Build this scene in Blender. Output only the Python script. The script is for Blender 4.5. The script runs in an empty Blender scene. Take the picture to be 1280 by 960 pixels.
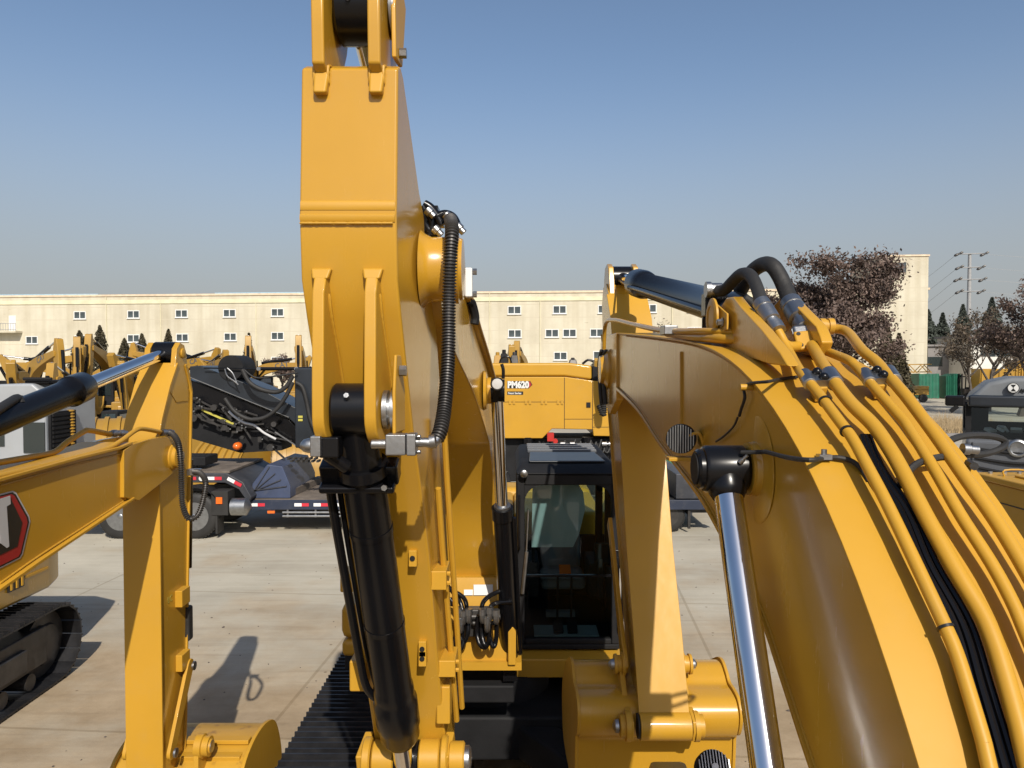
import bpy, bmesh, math, random
from mathutils import Vector, Matrix
random.seed(7)
S = bpy.context.scene
COL = S.collection
rad = math.radians
# ---------------------------------------------------------------- camera, sky, sun, exposure
F = 950.0; CAMH = 4.0; TH = math.atan(25 / F)
cam_d = bpy.data.cameras.new('camera'); cam = bpy.data.objects.new('camera', cam_d); COL.objects.link(cam)
cam_d.sensor_width = 36; cam_d.lens = 36 * F / 1280; cam_d.clip_start = 0.05; cam_d.clip_end = 3000
cam.location = (0, 0, CAMH); cam.rotation_euler = (math.pi / 2 - TH, 0, 0)
S.camera = cam
SUN_EL = 39.0
SDX = -0.225                               # horizontal travel of the light: (SDX, 1)
w = bpy.data.worlds.new('World'); S.world = w; w.use_nodes = True
nt = w.node_tree; bg = nt.nodes['Background']
sky = nt.nodes.new('ShaderNodeTexSky'); sky.sky_type = 'NISHITA'; sky.sun_disc = False
sky.sun_elevation = rad(SUN_EL); sky.altitude = 0; sky.air_density = 1.0; sky.dust_density = 1.2; sky.ozone_density = 1.6
sky.sun_rotation = math.atan2(-SDX, -1)   # the sun stands behind the camera
hs = nt.nodes.new('ShaderNodeHueSaturation'); hs.inputs['Saturation'].default_value = 1.0; hs.inputs['Value'].default_value = 1.0
nt.links.new(sky.outputs[0], hs.inputs['Color']); 
SKY = 0.122
tcw = nt.nodes.new('ShaderNodeTexCoord'); sw = nt.nodes.new('ShaderNodeSeparateXYZ'); nt.links.new(tcw.outputs['Generated'], sw.inputs[0])
mrw = nt.nodes.new('ShaderNodeMapRange'); mrw.interpolation_type = 'SMOOTHERSTEP'; mrw.inputs['From Min'].default_value = -0.02; mrw.inputs['From Max'].default_value = 0.42; mrw.inputs['To Min'].default_value = 0.93; mrw.inputs['To Max'].default_value = 0.0
nt.links.new(sw.outputs[2], mrw.inputs['Value'])
mxw = nt.nodes.new('ShaderNodeMix'); mxw.data_type = 'RGBA'; nt.links.new(mrw.outputs[0], mxw.inputs[0]); nt.links.new(hs.outputs[0], mxw.inputs[6])
mxw.inputs[7].default_value = (0.375 / SKY, 0.382 / SKY, 0.385 / SKY, 1)      # grey winter haze low over the horizon
nt.links.new(mxw.outputs[2], bg.inputs[0])
bg.inputs[1].default_value = SKY
sd = bpy.data.lights.new('sun', 'SUN'); sd.energy = 5.0; sd.angle = rad(0.53); sd.color = (1.0, 0.93, 0.82)
so = bpy.data.objects.new('sun', sd); COL.objects.link(so)
ldir = Vector((SDX, 1, -math.tan(rad(SUN_EL)) * math.hypot(SDX, 1)))
so.rotation_euler = ldir.to_track_quat('-Z', 'Y').to_euler(); so.location = (5, -20, 20)
S.view_settings.view_transform = 'Standard'; S.view_settings.look = 'None'; S.view_settings.gamma = 1
S.view_settings.exposure = 0.0
S.render.engine = 'CYCLES'
S.cycles.max_bounces = 6; S.cycles.transparent_max_bounces = 12

# ---------------------------------------------------------------- pixel (1280x960) to world helpers
CT, ST = math.cos(TH), math.sin(TH)
def ray(px, py):
    x = (px - 640) / F; y = (480 - py) / F
    dy = CT + y * ST
    return x / dy, (-ST + y * CT) / dy
def P(px, py, Y):
    dx, dz = ray(px, py); return Vector((dx * Y, Y, CAMH + dz * Y))
def PZ(px, py, z):
    dx, dz = ray(px, py); Y = (z - CAMH) / dz; return Vector((dx * Y, Y, z))
def G(px, py): return PZ(px, py, 0)
def ONP(px, py, K, off=0):                # on the vertical plane X = x0 + k*Y + off
    dx, dz = ray(px, py); Y = (K[0] + off) / (dx - K[1]); return Vector((dx * Y, Y, CAMH + dz * Y))
def yz(v): return (v.y, v.z)

# ---------------------------------------------------------------- materials
MATS = {}
def nd(t, typ, **k):
    n = t.nodes.new(typ)
    for a, b in k.items(): setattr(n, a, b)
    return n
def mat(name, col, rough=0.5, metal=0.0, coat=0.0, var=0.0, vscale=3.0, bump=0.0, bscale=40.0, spec=0.5, dirt=0.0, dirtcol=(0.25, 0.2, 0.14), rvar=0.0):
    m = bpy.data.materials.new(name); m.use_nodes = True; t = m.node_tree
    b = t.nodes['Principled BSDF']
    b.inputs['Base Color'].default_value = (*col, 1); b.inputs['Roughness'].default_value = rough
    b.inputs['Metallic'].default_value = metal; b.inputs['Coat Weight'].default_value = coat
    b.inputs['Coat Roughness'].default_value = 0.13 if coat == 0.42 else 0.08; b.inputs['Specular IOR Level'].default_value = spec
    tc = nd(t, 'ShaderNodeTexCoord'); out = None
    if var or dirt:
        n = nd(t, 'ShaderNodeTexNoise'); n.inputs['Scale'].default_value = vscale; n.inputs['Detail'].default_value = 6
        t.links.new(tc.outputs['Object'], n.inputs['Vector'])
        r = nd(t, 'ShaderNodeValToRGB')
        r.color_ramp.elements[0].position = 0.3; r.color_ramp.elements[1].position = 0.7
        r.color_ramp.elements[0].color = (*[c * (1 - var) for c in col], 1); r.color_ramp.elements[1].color = (*[min(1, c * (1 + var)) for c in col], 1)
        t.links.new(n.outputs['Fac'], r.inputs['Fac']); out = r.outputs['Color']
        if dirt:
            n2 = nd(t, 'ShaderNodeTexNoise'); n2.inputs['Scale'].default_value = vscale * 2.3; n2.inputs['Detail'].default_value = 10; n2.inputs['Roughness'].default_value = 0.7
            t.links.new(tc.outputs['Object'], n2.inputs['Vector'])
            r2 = nd(t, 'ShaderNodeValToRGB'); r2.color_ramp.elements[0].position = 0.52; r2.color_ramp.elements[1].position = 0.75
            r2.color_ramp.elements[1].color = (dirt, dirt, dirt, 1)
            t.links.new(n2.outputs['Fac'], r2.inputs['Fac'])
            mx = nd(t, 'ShaderNodeMix', data_type='RGBA'); t.links.new(r2.outputs['Color'], mx.inputs[0]); t.links.new(out, mx.inputs[6])
            mx.inputs[7].default_value = (*dirtcol, 1); out = mx.outputs[2]
        t.links.new(out, b.inputs['Base Color'])
    if bump:
        n = nd(t, 'ShaderNodeTexNoise'); n.inputs['Scale'].default_value = bscale; n.inputs['Detail'].default_value = 3
        t.links.new(tc.outputs['Object'], n.inputs['Vector'])
        bp = nd(t, 'ShaderNodeBump'); bp.inputs['Strength'].default_value = bump; bp.inputs['Distance'].default_value = 0.01
        t.links.new(n.outputs['Fac'], bp.inputs['Height']); t.links.new(bp.outputs[0], b.inputs['Normal'])
    if rvar:
        mp = nd(t, 'ShaderNodeMapping'); mp.inputs['Scale'].default_value = (7, 7, 1.2); t.links.new(tc.outputs['Object'], mp.inputs[0])
        n = nd(t, 'ShaderNodeTexNoise'); n.inputs['Scale'].default_value = 2.2; n.inputs['Detail'].default_value = 9; n.inputs['Roughness'].default_value = 0.7; t.links.new(mp.outputs[0], n.inputs['Vector'])
        q = nd(t, 'ShaderNodeMapRange'); q.inputs['From Min'].default_value = 0.35; q.inputs['From Max'].default_value = 0.7; q.inputs['To Min'].default_value = rough - rvar * 0.4; q.inputs['To Max'].default_value = rough + rvar
        t.links.new(n.outputs['Fac'], q.inputs['Value']); t.links.new(q.outputs[0], b.inputs['Roughness'])
    MATS[name] = m; return m
YEL = (0.475, 0.254, 0.022)
mat('yellow', YEL, 0.46, coat=0.12, spec=0.35, var=0.045, vscale=1.6, bump=0.06, bscale=9, dirt=0.22, dirtcol=(0.40, 0.25, 0.08), rvar=0.06)
mat('yellow_gloss', YEL, 0.25, coat=0.42, spec=0.35, var=0.04, vscale=1.8, bump=0.045, bscale=3.2, dirt=0.16, dirtcol=(0.40, 0.25, 0.08), rvar=0.035)
mat('yellow_worn', (0.46, 0.25, 0.025), 0.42, coat=0.15, var=0.08, vscale=3.5, dirt=0.95, dirtcol=(0.13, 0.055, 0.02), bump=0.1, bscale=20)
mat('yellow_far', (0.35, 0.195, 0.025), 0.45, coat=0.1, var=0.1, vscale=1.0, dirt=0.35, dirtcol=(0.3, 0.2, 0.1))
mat('black_gloss', (0.005, 0.005, 0.006), 0.26, coat=0.04, spec=0.28, var=0.2, vscale=2, bump=0.03, bscale=15)
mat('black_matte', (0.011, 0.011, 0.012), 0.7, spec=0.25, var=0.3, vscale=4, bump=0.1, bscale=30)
mat('black_navy', (0.012, 0.016, 0.022), 0.4, coat=0.2, var=0.3, vscale=2)
mat('rubber', (0.018, 0.017, 0.016), 0.65, var=0.3, vscale=5, bump=0.2, bscale=50)
mat('chrome', (0.75, 0.76, 0.78), 0.07, metal=1.0, var=0.03, vscale=8)
mat('zinc', (0.36, 0.365, 0.37), 0.40, metal=1.0, var=0.15, vscale=12, bump=0.1, bscale=60)
mat('steel_dark', (0.06, 0.057, 0.055), 0.45, metal=0.6, var=0.35, vscale=5, dirt=0.4, dirtcol=(0.10, 0.08, 0.06))
mat('track_steel', (0.030, 0.030, 0.033), 0.38, metal=0.5, var=0.35, vscale=6, dirt=0.3, dirtcol=(0.10, 0.085, 0.07))
mat('white_paint', (0.72, 0.72, 0.70), 0.4, var=0.06, vscale=3, dirt=0.2, dirtcol=(0.4, 0.38, 0.34))
mat('grey_white', (0.32, 0.335, 0.35), 0.4, coat=0.2, var=0.06, vscale=2, dirt=0.2, dirtcol=(0.3, 0.28, 0.25))
mat('grey_paint', (0.09, 0.095, 0.105), 0.35, coat=0.3, var=0.1, vscale=2)
mat('label_white', (0.62, 0.62, 0.60), 0.5)
mat('label_black', (0.012, 0.012, 0.012), 0.4)
mat('label_red', (0.33, 0.016, 0.018), 0.4)
mat('label_silver', (0.50, 0.50, 0.50), 0.4)
mat('label_yellow', (0.45, 0.40, 0.07), 0.5)
mat('orange_lens', (0.75, 0.14, 0.015), 0.2, coat=0.5)
mat('reflector_red', (0.55, 0.03, 0.05), 0.3, coat=0.4)
mat('reflector_white', (0.75, 0.75, 0.75), 0.3, coat=0.4)
mat('dark_glass', (0.02, 0.03, 0.032), 0.06, coat=1.0)
mat('ramp_blue', (0.045, 0.06, 0.11), 0.45, var=0.15, dirt=0.3, dirtcol=(0.12, 0.12, 0.12))
mat('roof_grey', (0.15, 0.16, 0.17), 0.45, coat=0.1, var=0.1)
mat('window_glass', (0.06, 0.075, 0.08), 0.12, coat=0.6, var=0.5, vscale=0.7)
mat('wood', (0.13, 0.105, 0.085), 0.75, var=0.3, vscale=3, bump=0.4, bscale=14, dirt=0.5, dirtcol=(0.25, 0.22, 0.18))
mat('navy', (0.018, 0.026, 0.05), 0.45, coat=0.2, var=0.15, vscale=2, dirt=0.3, dirtcol=(0.12, 0.12, 0.12))
mat('trailer_dark', (0.035, 0.037, 0.045), 0.5, var=0.3, vscale=2, dirt=0.4, dirtcol=(0.12, 0.11, 0.10))
mat('green_tarp', (0.012, 0.11, 0.065), 0.55, var=0.25, vscale=1.5, bump=0.8, bscale=2.5)
mat('bark', (0.085, 0.07, 0.058), 0.85, var=0.3, vscale=4, bump=0.6, bscale=12)
mat('leaf_red', (0.115, 0.078, 0.062), 0.7, var=0.5, vscale=0.9)
mat('leaf_brown', (0.10, 0.075, 0.05), 0.7, var=0.5, vscale=0.9)
mat('leaf_cypress', (0.060, 0.050, 0.026), 0.75, var=0.45, vscale=1.2)
mat('leaf_conifer', (0.065, 0.078, 0.062), 0.75, var=0.4, vscale=1.0)
mat('dry_grass', (0.30, 0.22, 0.12), 0.8, var=0.4, vscale=4)
mat('wall_grey', (0.20, 0.19, 0.185), 0.8, var=0.15, vscale=0.6)
mat('wall_white', (0.62, 0.60, 0.55), 0.8, var=0.08, vscale=0.6)
mat('roof_blue', (0.30, 0.45, 0.55), 0.5, var=0.1)
mat('pole_grey', (0.30, 0.30, 0.30), 0.6, var=0.1)
mat('red_paint', (0.40, 0.02, 0.015), 0.4)
mat('seat_grey', (0.12, 0.13, 0.14), 0.7, var=0.2, vscale=6)
mat('slate_film', (0.34, 0.42, 0.44), 0.35, var=0.10, vscale=4)
# clear cab glass
def glass(name, tint):
    m = bpy.data.materials.new(name); m.use_nodes = True; t = m.node_tree; t.nodes.clear()
    o = nd(t, 'ShaderNodeOutputMaterial'); tr = nd(t, 'ShaderNodeBsdfTransparent'); gl = nd(t, 'ShaderNodeBsdfGlossy')
    tr.inputs[0].default_value = (*tint, 1); gl.inputs['Roughness'].default_value = 0.02; gl.inputs[0].default_value = (1, 1, 1, 1)
    fr = nd(t, 'ShaderNodeFresnel'); fr.inputs[0].default_value = 1.5
    mx = nd(t, 'ShaderNodeMixShader'); t.links.new(fr.outputs[0], mx.inputs[0]); t.links.new(tr.outputs[0], mx.inputs[1]); t.links.new(gl.outputs[0], mx.inputs[2])
    t.links.new(mx.outputs[0], o.inputs[0]); MATS[name] = m
glass('cab_glass', (0.62, 0.74, 0.72))
glass('truck_glass', (0.6, 0.68, 0.66))
# concrete yard
def ground_mat():
    m = bpy.data.materials.new('yard_concrete'); m.use_nodes = True; t = m.node_tree; b = t.nodes['Principled BSDF']
    L = t.links.new
    tc = nd(t, 'ShaderNodeTexCoord'); ob = tc.outputs['Object']
    def noise(scale, det, rough=0.55, sc=(1, 1, 1), loc=(0, 0, 0), rz=0):
        mp = nd(t, 'ShaderNodeMapping'); mp.inputs['Scale'].default_value = sc; mp.inputs['Location'].default_value = loc; mp.inputs['Rotation'].default_value = (0, 0, rz)
        L(ob, mp.inputs[0]); n = nd(t, 'ShaderNodeTexNoise'); n.inputs['Scale'].default_value = scale; n.inputs['Detail'].default_value = det; n.inputs['Roughness'].default_value = rough
        L(mp.outputs[0], n.inputs['Vector']); return n.outputs['Fac']
    def ramp(src, p0, p1, c0, c1):
        r = nd(t, 'ShaderNodeValToRGB'); e = r.color_ramp.elements
        e[0].position = p0; e[1].position = p1; e[0].color = (*c0, 1); e[1].color = (*c1, 1); L(src, r.inputs['Fac']); return r.outputs['Color']
    def mix(fac, a, bb, typ='MIX'):
        x = nd(t, 'ShaderNodeMix', data_type='RGBA', blend_type=typ)
        for s, v in ((0, fac), (6, a), (7, bb)):
            if hasattr(v, 'links'): L(v, x.inputs[s])
            elif isinstance(v, tuple): x.inputs[s].default_value = (*v, 1)
            else: x.inputs[s].default_value = v
        return x.outputs[2]
    base = ramp(noise(0.35, 9, 0.65), 0.3, 0.72, (0.395, 0.362, 0.290), (0.53, 0.492, 0.403))
    # dusty brown zone close to the machines
    sp = nd(t, 'ShaderNodeSeparateXYZ'); L(ob, sp.inputs[0])
    mr = nd(t, 'ShaderNodeMapRange'); mr.inputs['From Min'].default_value = 13.0; mr.inputs['From Max'].default_value = 9.0; L(sp.outputs[1], mr.inputs['Value'])
    na = nd(t, 'ShaderNodeMath', operation='MULTIPLY_ADD'); L(noise(0.5, 7, 0.6, loc=(3, 1, 0)), na.inputs[0]); na.inputs[1].default_value = 3.0; na.inputs[2].default_value = -1.5
    ad = nd(t, 'ShaderNodeMath', operation='ADD'); ad.use_clamp = True; L(mr.outputs[0], ad.inputs[0]); L(na.outputs[0], ad.inputs[1])
    brown = ramp(noise(1.1, 10, 0.7, loc=(9, 4, 0)), 0.3, 0.75, (0.305, 0.228, 0.14), (0.50, 0.395, 0.268))
    c = mix(ad.outputs[0], base, brown)
    # broom / tyre streaks running left to right
    st = ramp(noise(2.2, 8, 0.7, sc=(0.10, 2.4, 1), rz=0.06), 0.34, 0.68, (0.945, 0.94, 0.935), (1.03, 1.03, 1.03))
    c = mix(1.0, c, st, 'MULTIPLY')
    st2 = ramp(noise(5.0, 6, 0.7, sc=(0.05, 3.2, 1), rz=-0.03), 0.38, 0.62, (0.975, 0.97, 0.965), (1.015, 1.015, 1.015))
    c = mix(1.0, c, st2, 'MULTIPLY')
    # tyre arcs
    ar = ramp(noise(0.8, 5, 0.5, sc=(0.35, 1.5, 1), rz=0.9), 0.55, 0.62, (1, 1, 1), (0.86, 0.85, 0.84))
    c = mix(0.6, c, ar, 'MULTIPLY')
    bl = ramp(noise(0.22, 6, 0.6, sc=(0.6, 1.4, 1), loc=(5, 7, 0)), 0.35, 0.65, (0.86, 0.855, 0.85), (1.04, 1.035, 1.02)); c = mix(1.0, c, bl, 'MULTIPLY')
    tm = ramp(noise(1.6, 4, 0.5, sc=(0.22, 3.0, 1), rz=0.28, loc=(2, 2, 0)), 0.60, 0.64, (1, 1, 1), (0.88, 0.875, 0.87)); c = mix(0.7, c, tm, 'MULTIPLY')
    # oil spots and bits
    v = nd(t, 'ShaderNodeTexVoronoi'); v.inputs['Scale'].default_value = 2.1; L(ob, v.inputs['Vector'])
    sps = ramp(v.outputs['Distance'], 0.03, 0.055, (0.35, 0.28, 0.22), (1, 1, 1))
    c = mix(0.75, c, sps, 'MULTIPLY')
    # slab joints
    mp = nd(t, 'ShaderNodeMapping'); mp.inputs['Rotation'].default_value = (0, 0, rad(4.5)); mp.inputs['Location'].default_value = (3.3, 2.2, 0); L(ob, mp.inputs[0])
    br = nd(t, 'ShaderNodeTexBrick'); br.offset = 0; br.inputs['Scale'].default_value = 1; br.inputs['Mortar Size'].default_value = 0.022
    br.inputs['Brick Width'].default_value = 5.2; br.inputs['Row Height'].default_value = 5.0
    br.inputs['Color1'].default_value = (1, 1, 1, 1); br.inputs['Color2'].default_value = (0.94, 0.94, 0.95, 1); br.inputs['Mortar'].default_value = (0.72, 0.70, 0.66, 1)
    L(mp.outputs[0], br.inputs['Vector']); c = mix(0.8, c, br.outputs['Color'], 'MULTIPLY')
    L(c, b.inputs['Base Color']); b.inputs['Roughness'].default_value = 0.85; b.inputs['Specular IOR Level'].default_value = 0.25
    bp = nd(t, 'ShaderNodeBump'); bp.inputs['Strength'].default_value = 0.35; bp.inputs['Distance'].default_value = 0.02
    L(noise(14, 8, 0.7), bp.inputs['Height']); L(bp.outputs[0], b.inputs['Normal'])
    MATS['yard_concrete'] = m
ground_mat()
def wall_mat():
    m = bpy.data.materials.new('factory_wall'); m.use_nodes = True; t = m.node_tree; b = t.nodes['Principled BSDF']; L = t.links.new
    tc = nd(t, 'ShaderNodeTexCoord'); sp = nd(t, 'ShaderNodeSeparateXYZ'); L(tc.outputs['Object'], sp.inputs[0])
    n = nd(t, 'ShaderNodeTexNoise'); n.inputs['Scale'].default_value = 0.25; n.inputs['Detail'].default_value = 9; n.inputs['Roughness'].default_value = 0.65; L(tc.outputs['Object'], n.inputs['Vector'])
    r = nd(t, 'ShaderNodeValToRGB'); r.color_ramp.elements[0].position = 0.3; r.color_ramp.elements[1].position = 0.65
    r.color_ramp.elements[0].color = (0.51, 0.465, 0.36, 1); r.color_ramp.elements[1].color = (0.62, 0.575, 0.455, 1); L(n.outputs['Fac'], r.inputs['Fac'])
    # rain streaks
    mp = nd(t, 'ShaderNodeMapping'); mp.inputs['Scale'].default_value = (1.2, 1.2, 0.06); L(tc.outputs['Object'], mp.inputs[0])
    n2 = nd(t, 'ShaderNodeTexNoise'); n2.inputs['Scale'].default_value = 1.0; n2.inputs['Detail'].default_value = 6; L(mp.outputs[0], n2.inputs['Vector'])
    r2 = nd(t, 'ShaderNodeValToRGB'); r2.color_ramp.elements[0].position = 0.35; r2.color_ramp.elements[1].position = 0.6
    r2.color_ramp.elements[0].color = (0.88, 0.86, 0.82, 1); r2.color_ramp.elements[1].color = (1, 1, 1, 1); L(n2.outputs['Fac'], r2.inputs['Fac'])
    x = nd(t, 'ShaderNodeMix', data_type='RGBA', blend_type='MULTIPLY'); x.inputs[0].default_value = 1; L(r.outputs[0], x.inputs[6]); L(r2.outputs[0], x.inputs[7])
    # peeled render patches
    mp3 = nd(t, 'ShaderNodeMapping'); mp3.inputs['Scale'].default_value = (0.5, 0.5, 1.6); L(tc.outputs['Object'], mp3.inputs[0])
    n3 = nd(t, 'ShaderNodeTexNoise'); n3.inputs['Scale'].default_value = 0.35; n3.inputs['Detail'].default_value = 12; n3.inputs['Roughness'].default_value = 0.75; L(mp3.outputs[0], n3.inputs['Vector'])
    r3 = nd(t, 'ShaderNodeValToRGB'); r3.color_ramp.elements[0].position = 0.64; r3.color_ramp.elements[1].position = 0.68
    r3.color_ramp.elements[0].color = (1, 1, 1, 1); r3.color_ramp.elements[1].color = (0.74, 0.71, 0.66, 1); L(n3.outputs['Fac'], r3.inputs['Fac'])
    x3 = nd(t, 'ShaderNodeMix', data_type='RGBA', blend_type='MULTIPLY'); x3.inputs[0].default_value = 1; L(x.outputs[2], x3.inputs[6]); L(r3.outputs[0], x3.inputs[7])
    # panel seams
    mo = nd(t, 'ShaderNodeMath', operation='FRACT'); dv = nd(t, 'ShaderNodeMath', operation='DIVIDE'); L(sp.outputs[2], dv.inputs[0]); dv.inputs[1].default_value = 1.65; L(dv.outputs[0], mo.inputs[0])
    lt = nd(t, 'ShaderNodeMath', operation='LESS_THAN'); L(mo.outputs[0], lt.inputs[0]); lt.inputs[1].default_value = 0.05
    x2 = nd(t, 'ShaderNodeMix', data_type='RGBA'); L(lt.outputs[0], x2.inputs[0]); L(x3.outputs[2], x2.inputs[6]); x2.inputs[7].default_value = (0.52, 0.465, 0.355, 1)
    L(x2.outputs[2], b.inputs['Base Color']); b.inputs['Roughness'].default_value = 0.85; b.inputs['Specular IOR Level'].default_value = 0.2
    MATS['factory_wall'] = m
wall_mat()
mat('parapet', (0.66, 0.53, 0.38), 0.8, var=0.15, vscale=1.5)
mat('cornice', (0.66, 0.61, 0.42), 0.8, var=0.12, vscale=0.8)

# ---------------------------------------------------------------- mesh builder
def catmull(pts, n=6):
    pts = [Vector(p) for p in pts]; out = []
    for i in range(len(pts) - 1):
        p0 = pts[max(i - 1, 0)]; p1 = pts[i]; p2 = pts[i + 1]; p3 = pts[min(i + 2, len(pts) - 1)]
        for j in range(n):
            t = j / n
            out.append(0.5 * ((2 * p1) + (p2 - p0) * t + (2 * p0 - 5 * p1 + 4 * p2 - p3) * t * t + (3 * p1 - p0 - 3 * p2 + p3) * t ** 3))
    out.append(pts[-1]); return out
def curve2(pts, n=5): return [(v.x, v.y) for v in catmull([(a, b, 0) for a, b in pts], n)]
def resample(path, step):
    out = [path[0]]; acc = 0
    for a, b in zip(path, path[1:]):
        L = (b - a).length
        if L < 1e-9: continue
        d = step - acc
        while d <= L:
            out.append(a.lerp(b, d / L)); d += step
        acc = L - (d - step)
    return out
def arc(cy, cz, r, a0, a1, n=8): return [(cy + r * math.cos(rad(a0 + (a1 - a0) * i / n)), cz + r * math.sin(rad(a0 + (a1 - a0) * i / n))) for i in range(n + 1)]
SPLIT = {k: k for k in ('side_window', 'cab_pillar', 'side_plate', 'cable_tie', 'bolt', 'deck_board', 'cross_member', 'roof_rib', 'nose_fork', 'headlight', 'sagging_hose', 'leg_column', 'rib', 'bolt_hole', 'corner_gusset', 'nose_pipe', 'nose_hose', 'handrail', 'dust_seal', 'vent_slat', 'hydraulic_pipe', 'side_pipe', 'hydraulic_hose', 'panel_ridge', 'insulator', 'clamp_band', 'link_pin', 'cylinder_boss', 'warning_label')}
SPLIT.update({'hydraulic_hoses': 'hydraulic_hose', 'lower_hoses': 'lower_hose', 'hose_bundle': 'bundled_hose', 'wires': 'wire', 'rollers': 'track_roller', 'bolt_heads': 'bolt_head', 'ribs': 'rib', 'papers_on_dashboard': 'paper_on_dashboard', 'cutter_teeth': 'cutter_tooth', 'steel_clamps': 'steel_clamp'})
class MB:
    def __init__(s): s.v = []; s.f = []
    def add(s, vs, fs):
        o = len(s.v); s.v += [Vector(v) for v in vs]; s.f += [[i + o for i in f] for f in fs]; return s
    def box(s, c, d, R=None, top=None):
        c = Vector(c); hx, hy, hz = d[0] / 2, d[1] / 2, d[2] / 2; tx, ty = top or (1, 1); vs = []
        for z in (-1, 1):
            for x, y in ((-1, -1), (1, -1), (1, 1), (-1, 1)):
                k = (tx, ty) if z > 0 else (1, 1)
                p = Vector((x * hx * k[0], y * hy * k[1], z * hz)); vs.append(c + (R @ p if R else p))
        return s.add(vs, [(3, 2, 1, 0), (4, 5, 6, 7), (0, 1, 5, 4), (1, 2, 6, 5), (2, 3, 7, 6), (3, 0, 4, 7)])
    def span(s, a, b): # box from corner to corner
        a = Vector(a); b = Vector(b); return s.box((a + b) / 2, [abs(b[i] - a[i]) for i in range(3)])
    def beam(s, a, b, wd, ht, up=(0, 0, 1)):
        a = Vector(a); b = Vector(b); d = (b - a); L = d.length; d.normalize(); x = d.cross(Vector(up)).normalized(); z = x.cross(d)
        R = Matrix((x, d, z)).transposed(); return s.box((a + b) / 2, (wd, L, ht), R)
    def plate(s, poly, o0, o1, K=(0, 0)): # a (Y, z) outline extruded across the machine
        n = len(poly); vs = [(K[0] + K[1] * y + o0, y, z) for y, z in poly] + [(K[0] + K[1] * y + o1, y, z) for y, z in poly]
        A = sum(poly[i][0] * poly[(i + 1) % n][1] - poly[(i + 1) % n][0] * poly[i][1] for i in range(n))
        fs = [list(range(n)), list(range(2 * n - 1, n - 1, -1))] + [(i + n, (i + 1) % n + n, (i + 1) % n, i) for i in range(n)]
        if (A > 0) == (o1 > o0): fs = [f[::-1] for f in fs]
        return s.add(vs, fs)
    def face(s, pts, d): # polygon of 3D points thickened by vector d
        n = len(pts); d = Vector(d); vs = [Vector(p) for p in pts] + [Vector(p) + d for p in pts]
        return s.add(vs, [list(range(n - 1, -1, -1)), list(range(n, 2 * n))] + [(i, (i + 1) % n, (i + 1) % n + n, i + n) for i in range(n)])
    def tube(s, path, r, seg=12, caps=True):
        path = [Vector(p) for p in path]; n = len(path); rs = r if isinstance(r, (list, tuple)) else [r] * n
        t0 = (path[1] - path[0]).normalized(); u = t0.orthogonal().normalized(); vs = []; prev = t0
        for i, p in enumerate(path):
            t = (path[min(i + 1, n - 1)] - path[max(i - 1, 0)])
            t = t.normalized() if t.length > 1e-9 else prev
            q = prev.rotation_difference(t); u = (q @ u); u = (u - t * u.dot(t)).normalized(); v = t.cross(u); prev = t
            for j in range(seg):
                a = 2 * math.pi * j / seg; vs.append(p + (u * math.cos(a) + v * math.sin(a)) * rs[i])
        fs = [(i * seg + j, i * seg + (j + 1) % seg, (i + 1) * seg + (j + 1) % seg, (i + 1) * seg + j) for i in range(n - 1) for j in range(seg)]
        if caps: fs += [list(range(seg - 1, -1, -1)), list(range((n - 1) * seg, n * seg))]
        return s.add(vs, fs)
    def cyl(s, a, b, r, r2=None, seg=24): return s.tube([a, b], [r, r if r2 is None else r2], seg)
    def hose(s, pts, r, n=8, seg=12): return s.tube(catmull(pts, n), r, seg)
    def ringed(s, pts, r, pitch, dr, seg=12, n=10):
        path = resample(catmull(pts, n), pitch / 4); return s.tube(path, [r + (dr if i % 4 in (1, 2) else -dr) for i in range(len(path))], seg)
    def lathe(s, a, b, prof, seg=28): # prof: list of (t along a->b in metres, radius)
        a = Vector(a); d = (Vector(b) - a).normalized(); u = d.orthogonal().normalized(); v = d.cross(u); vs = []
        for t, r in prof:
            for j in range(seg):
                an = 2 * math.pi * j / seg; vs.append(a + d * t + (u * math.cos(an) + v * math.sin(an)) * max(r, 1e-4))
        n = len(prof)
        fs = [(i * seg + j, i * seg + (j + 1) % seg, (i + 1) * seg + (j + 1) % seg, (i + 1) * seg + j) for i in range(n - 1) for j in range(seg)]
        fs += [list(range(seg - 1, -1, -1)), list(range((n - 1) * seg, n * seg))]
        return s.add(vs, fs)
    def bolt(s, c, d, r=0.018, h=0.02): c = Vector(c); return s.cyl(c, c + Vector(d).normalized() * h, r, seg=6)
    def pieces(s):
        par = list(range(len(s.v)))
        def find(i):
            while par[i] != i: par[i] = par[par[i]]; i = par[i]
            return i
        for f in s.f:
            r = find(f[0])
            for k in f[1:]: par[find(k)] = r
        groups = {}
        for f in s.f: groups.setdefault(find(f[0]), []).append(f)
        out = []
        for fs in groups.values():
            ids = sorted({i for f in fs for i in f}); mp = {k: j for j, k in enumerate(ids)}
            q = MB(); q.v = [s.v[i] for i in ids]; q.f = [[mp[i] for i in f] for f in fs]; out.append(q)
        return out
    def build(s, name, m, parent=None, **kw):
        if name in SPLIT and parent is not None:
            o = None
            for q in s.pieces(): o = q.build1(SPLIT[name], m, parent, **kw)
            return o
        return s.build1(name, m, parent, **kw)
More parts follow.
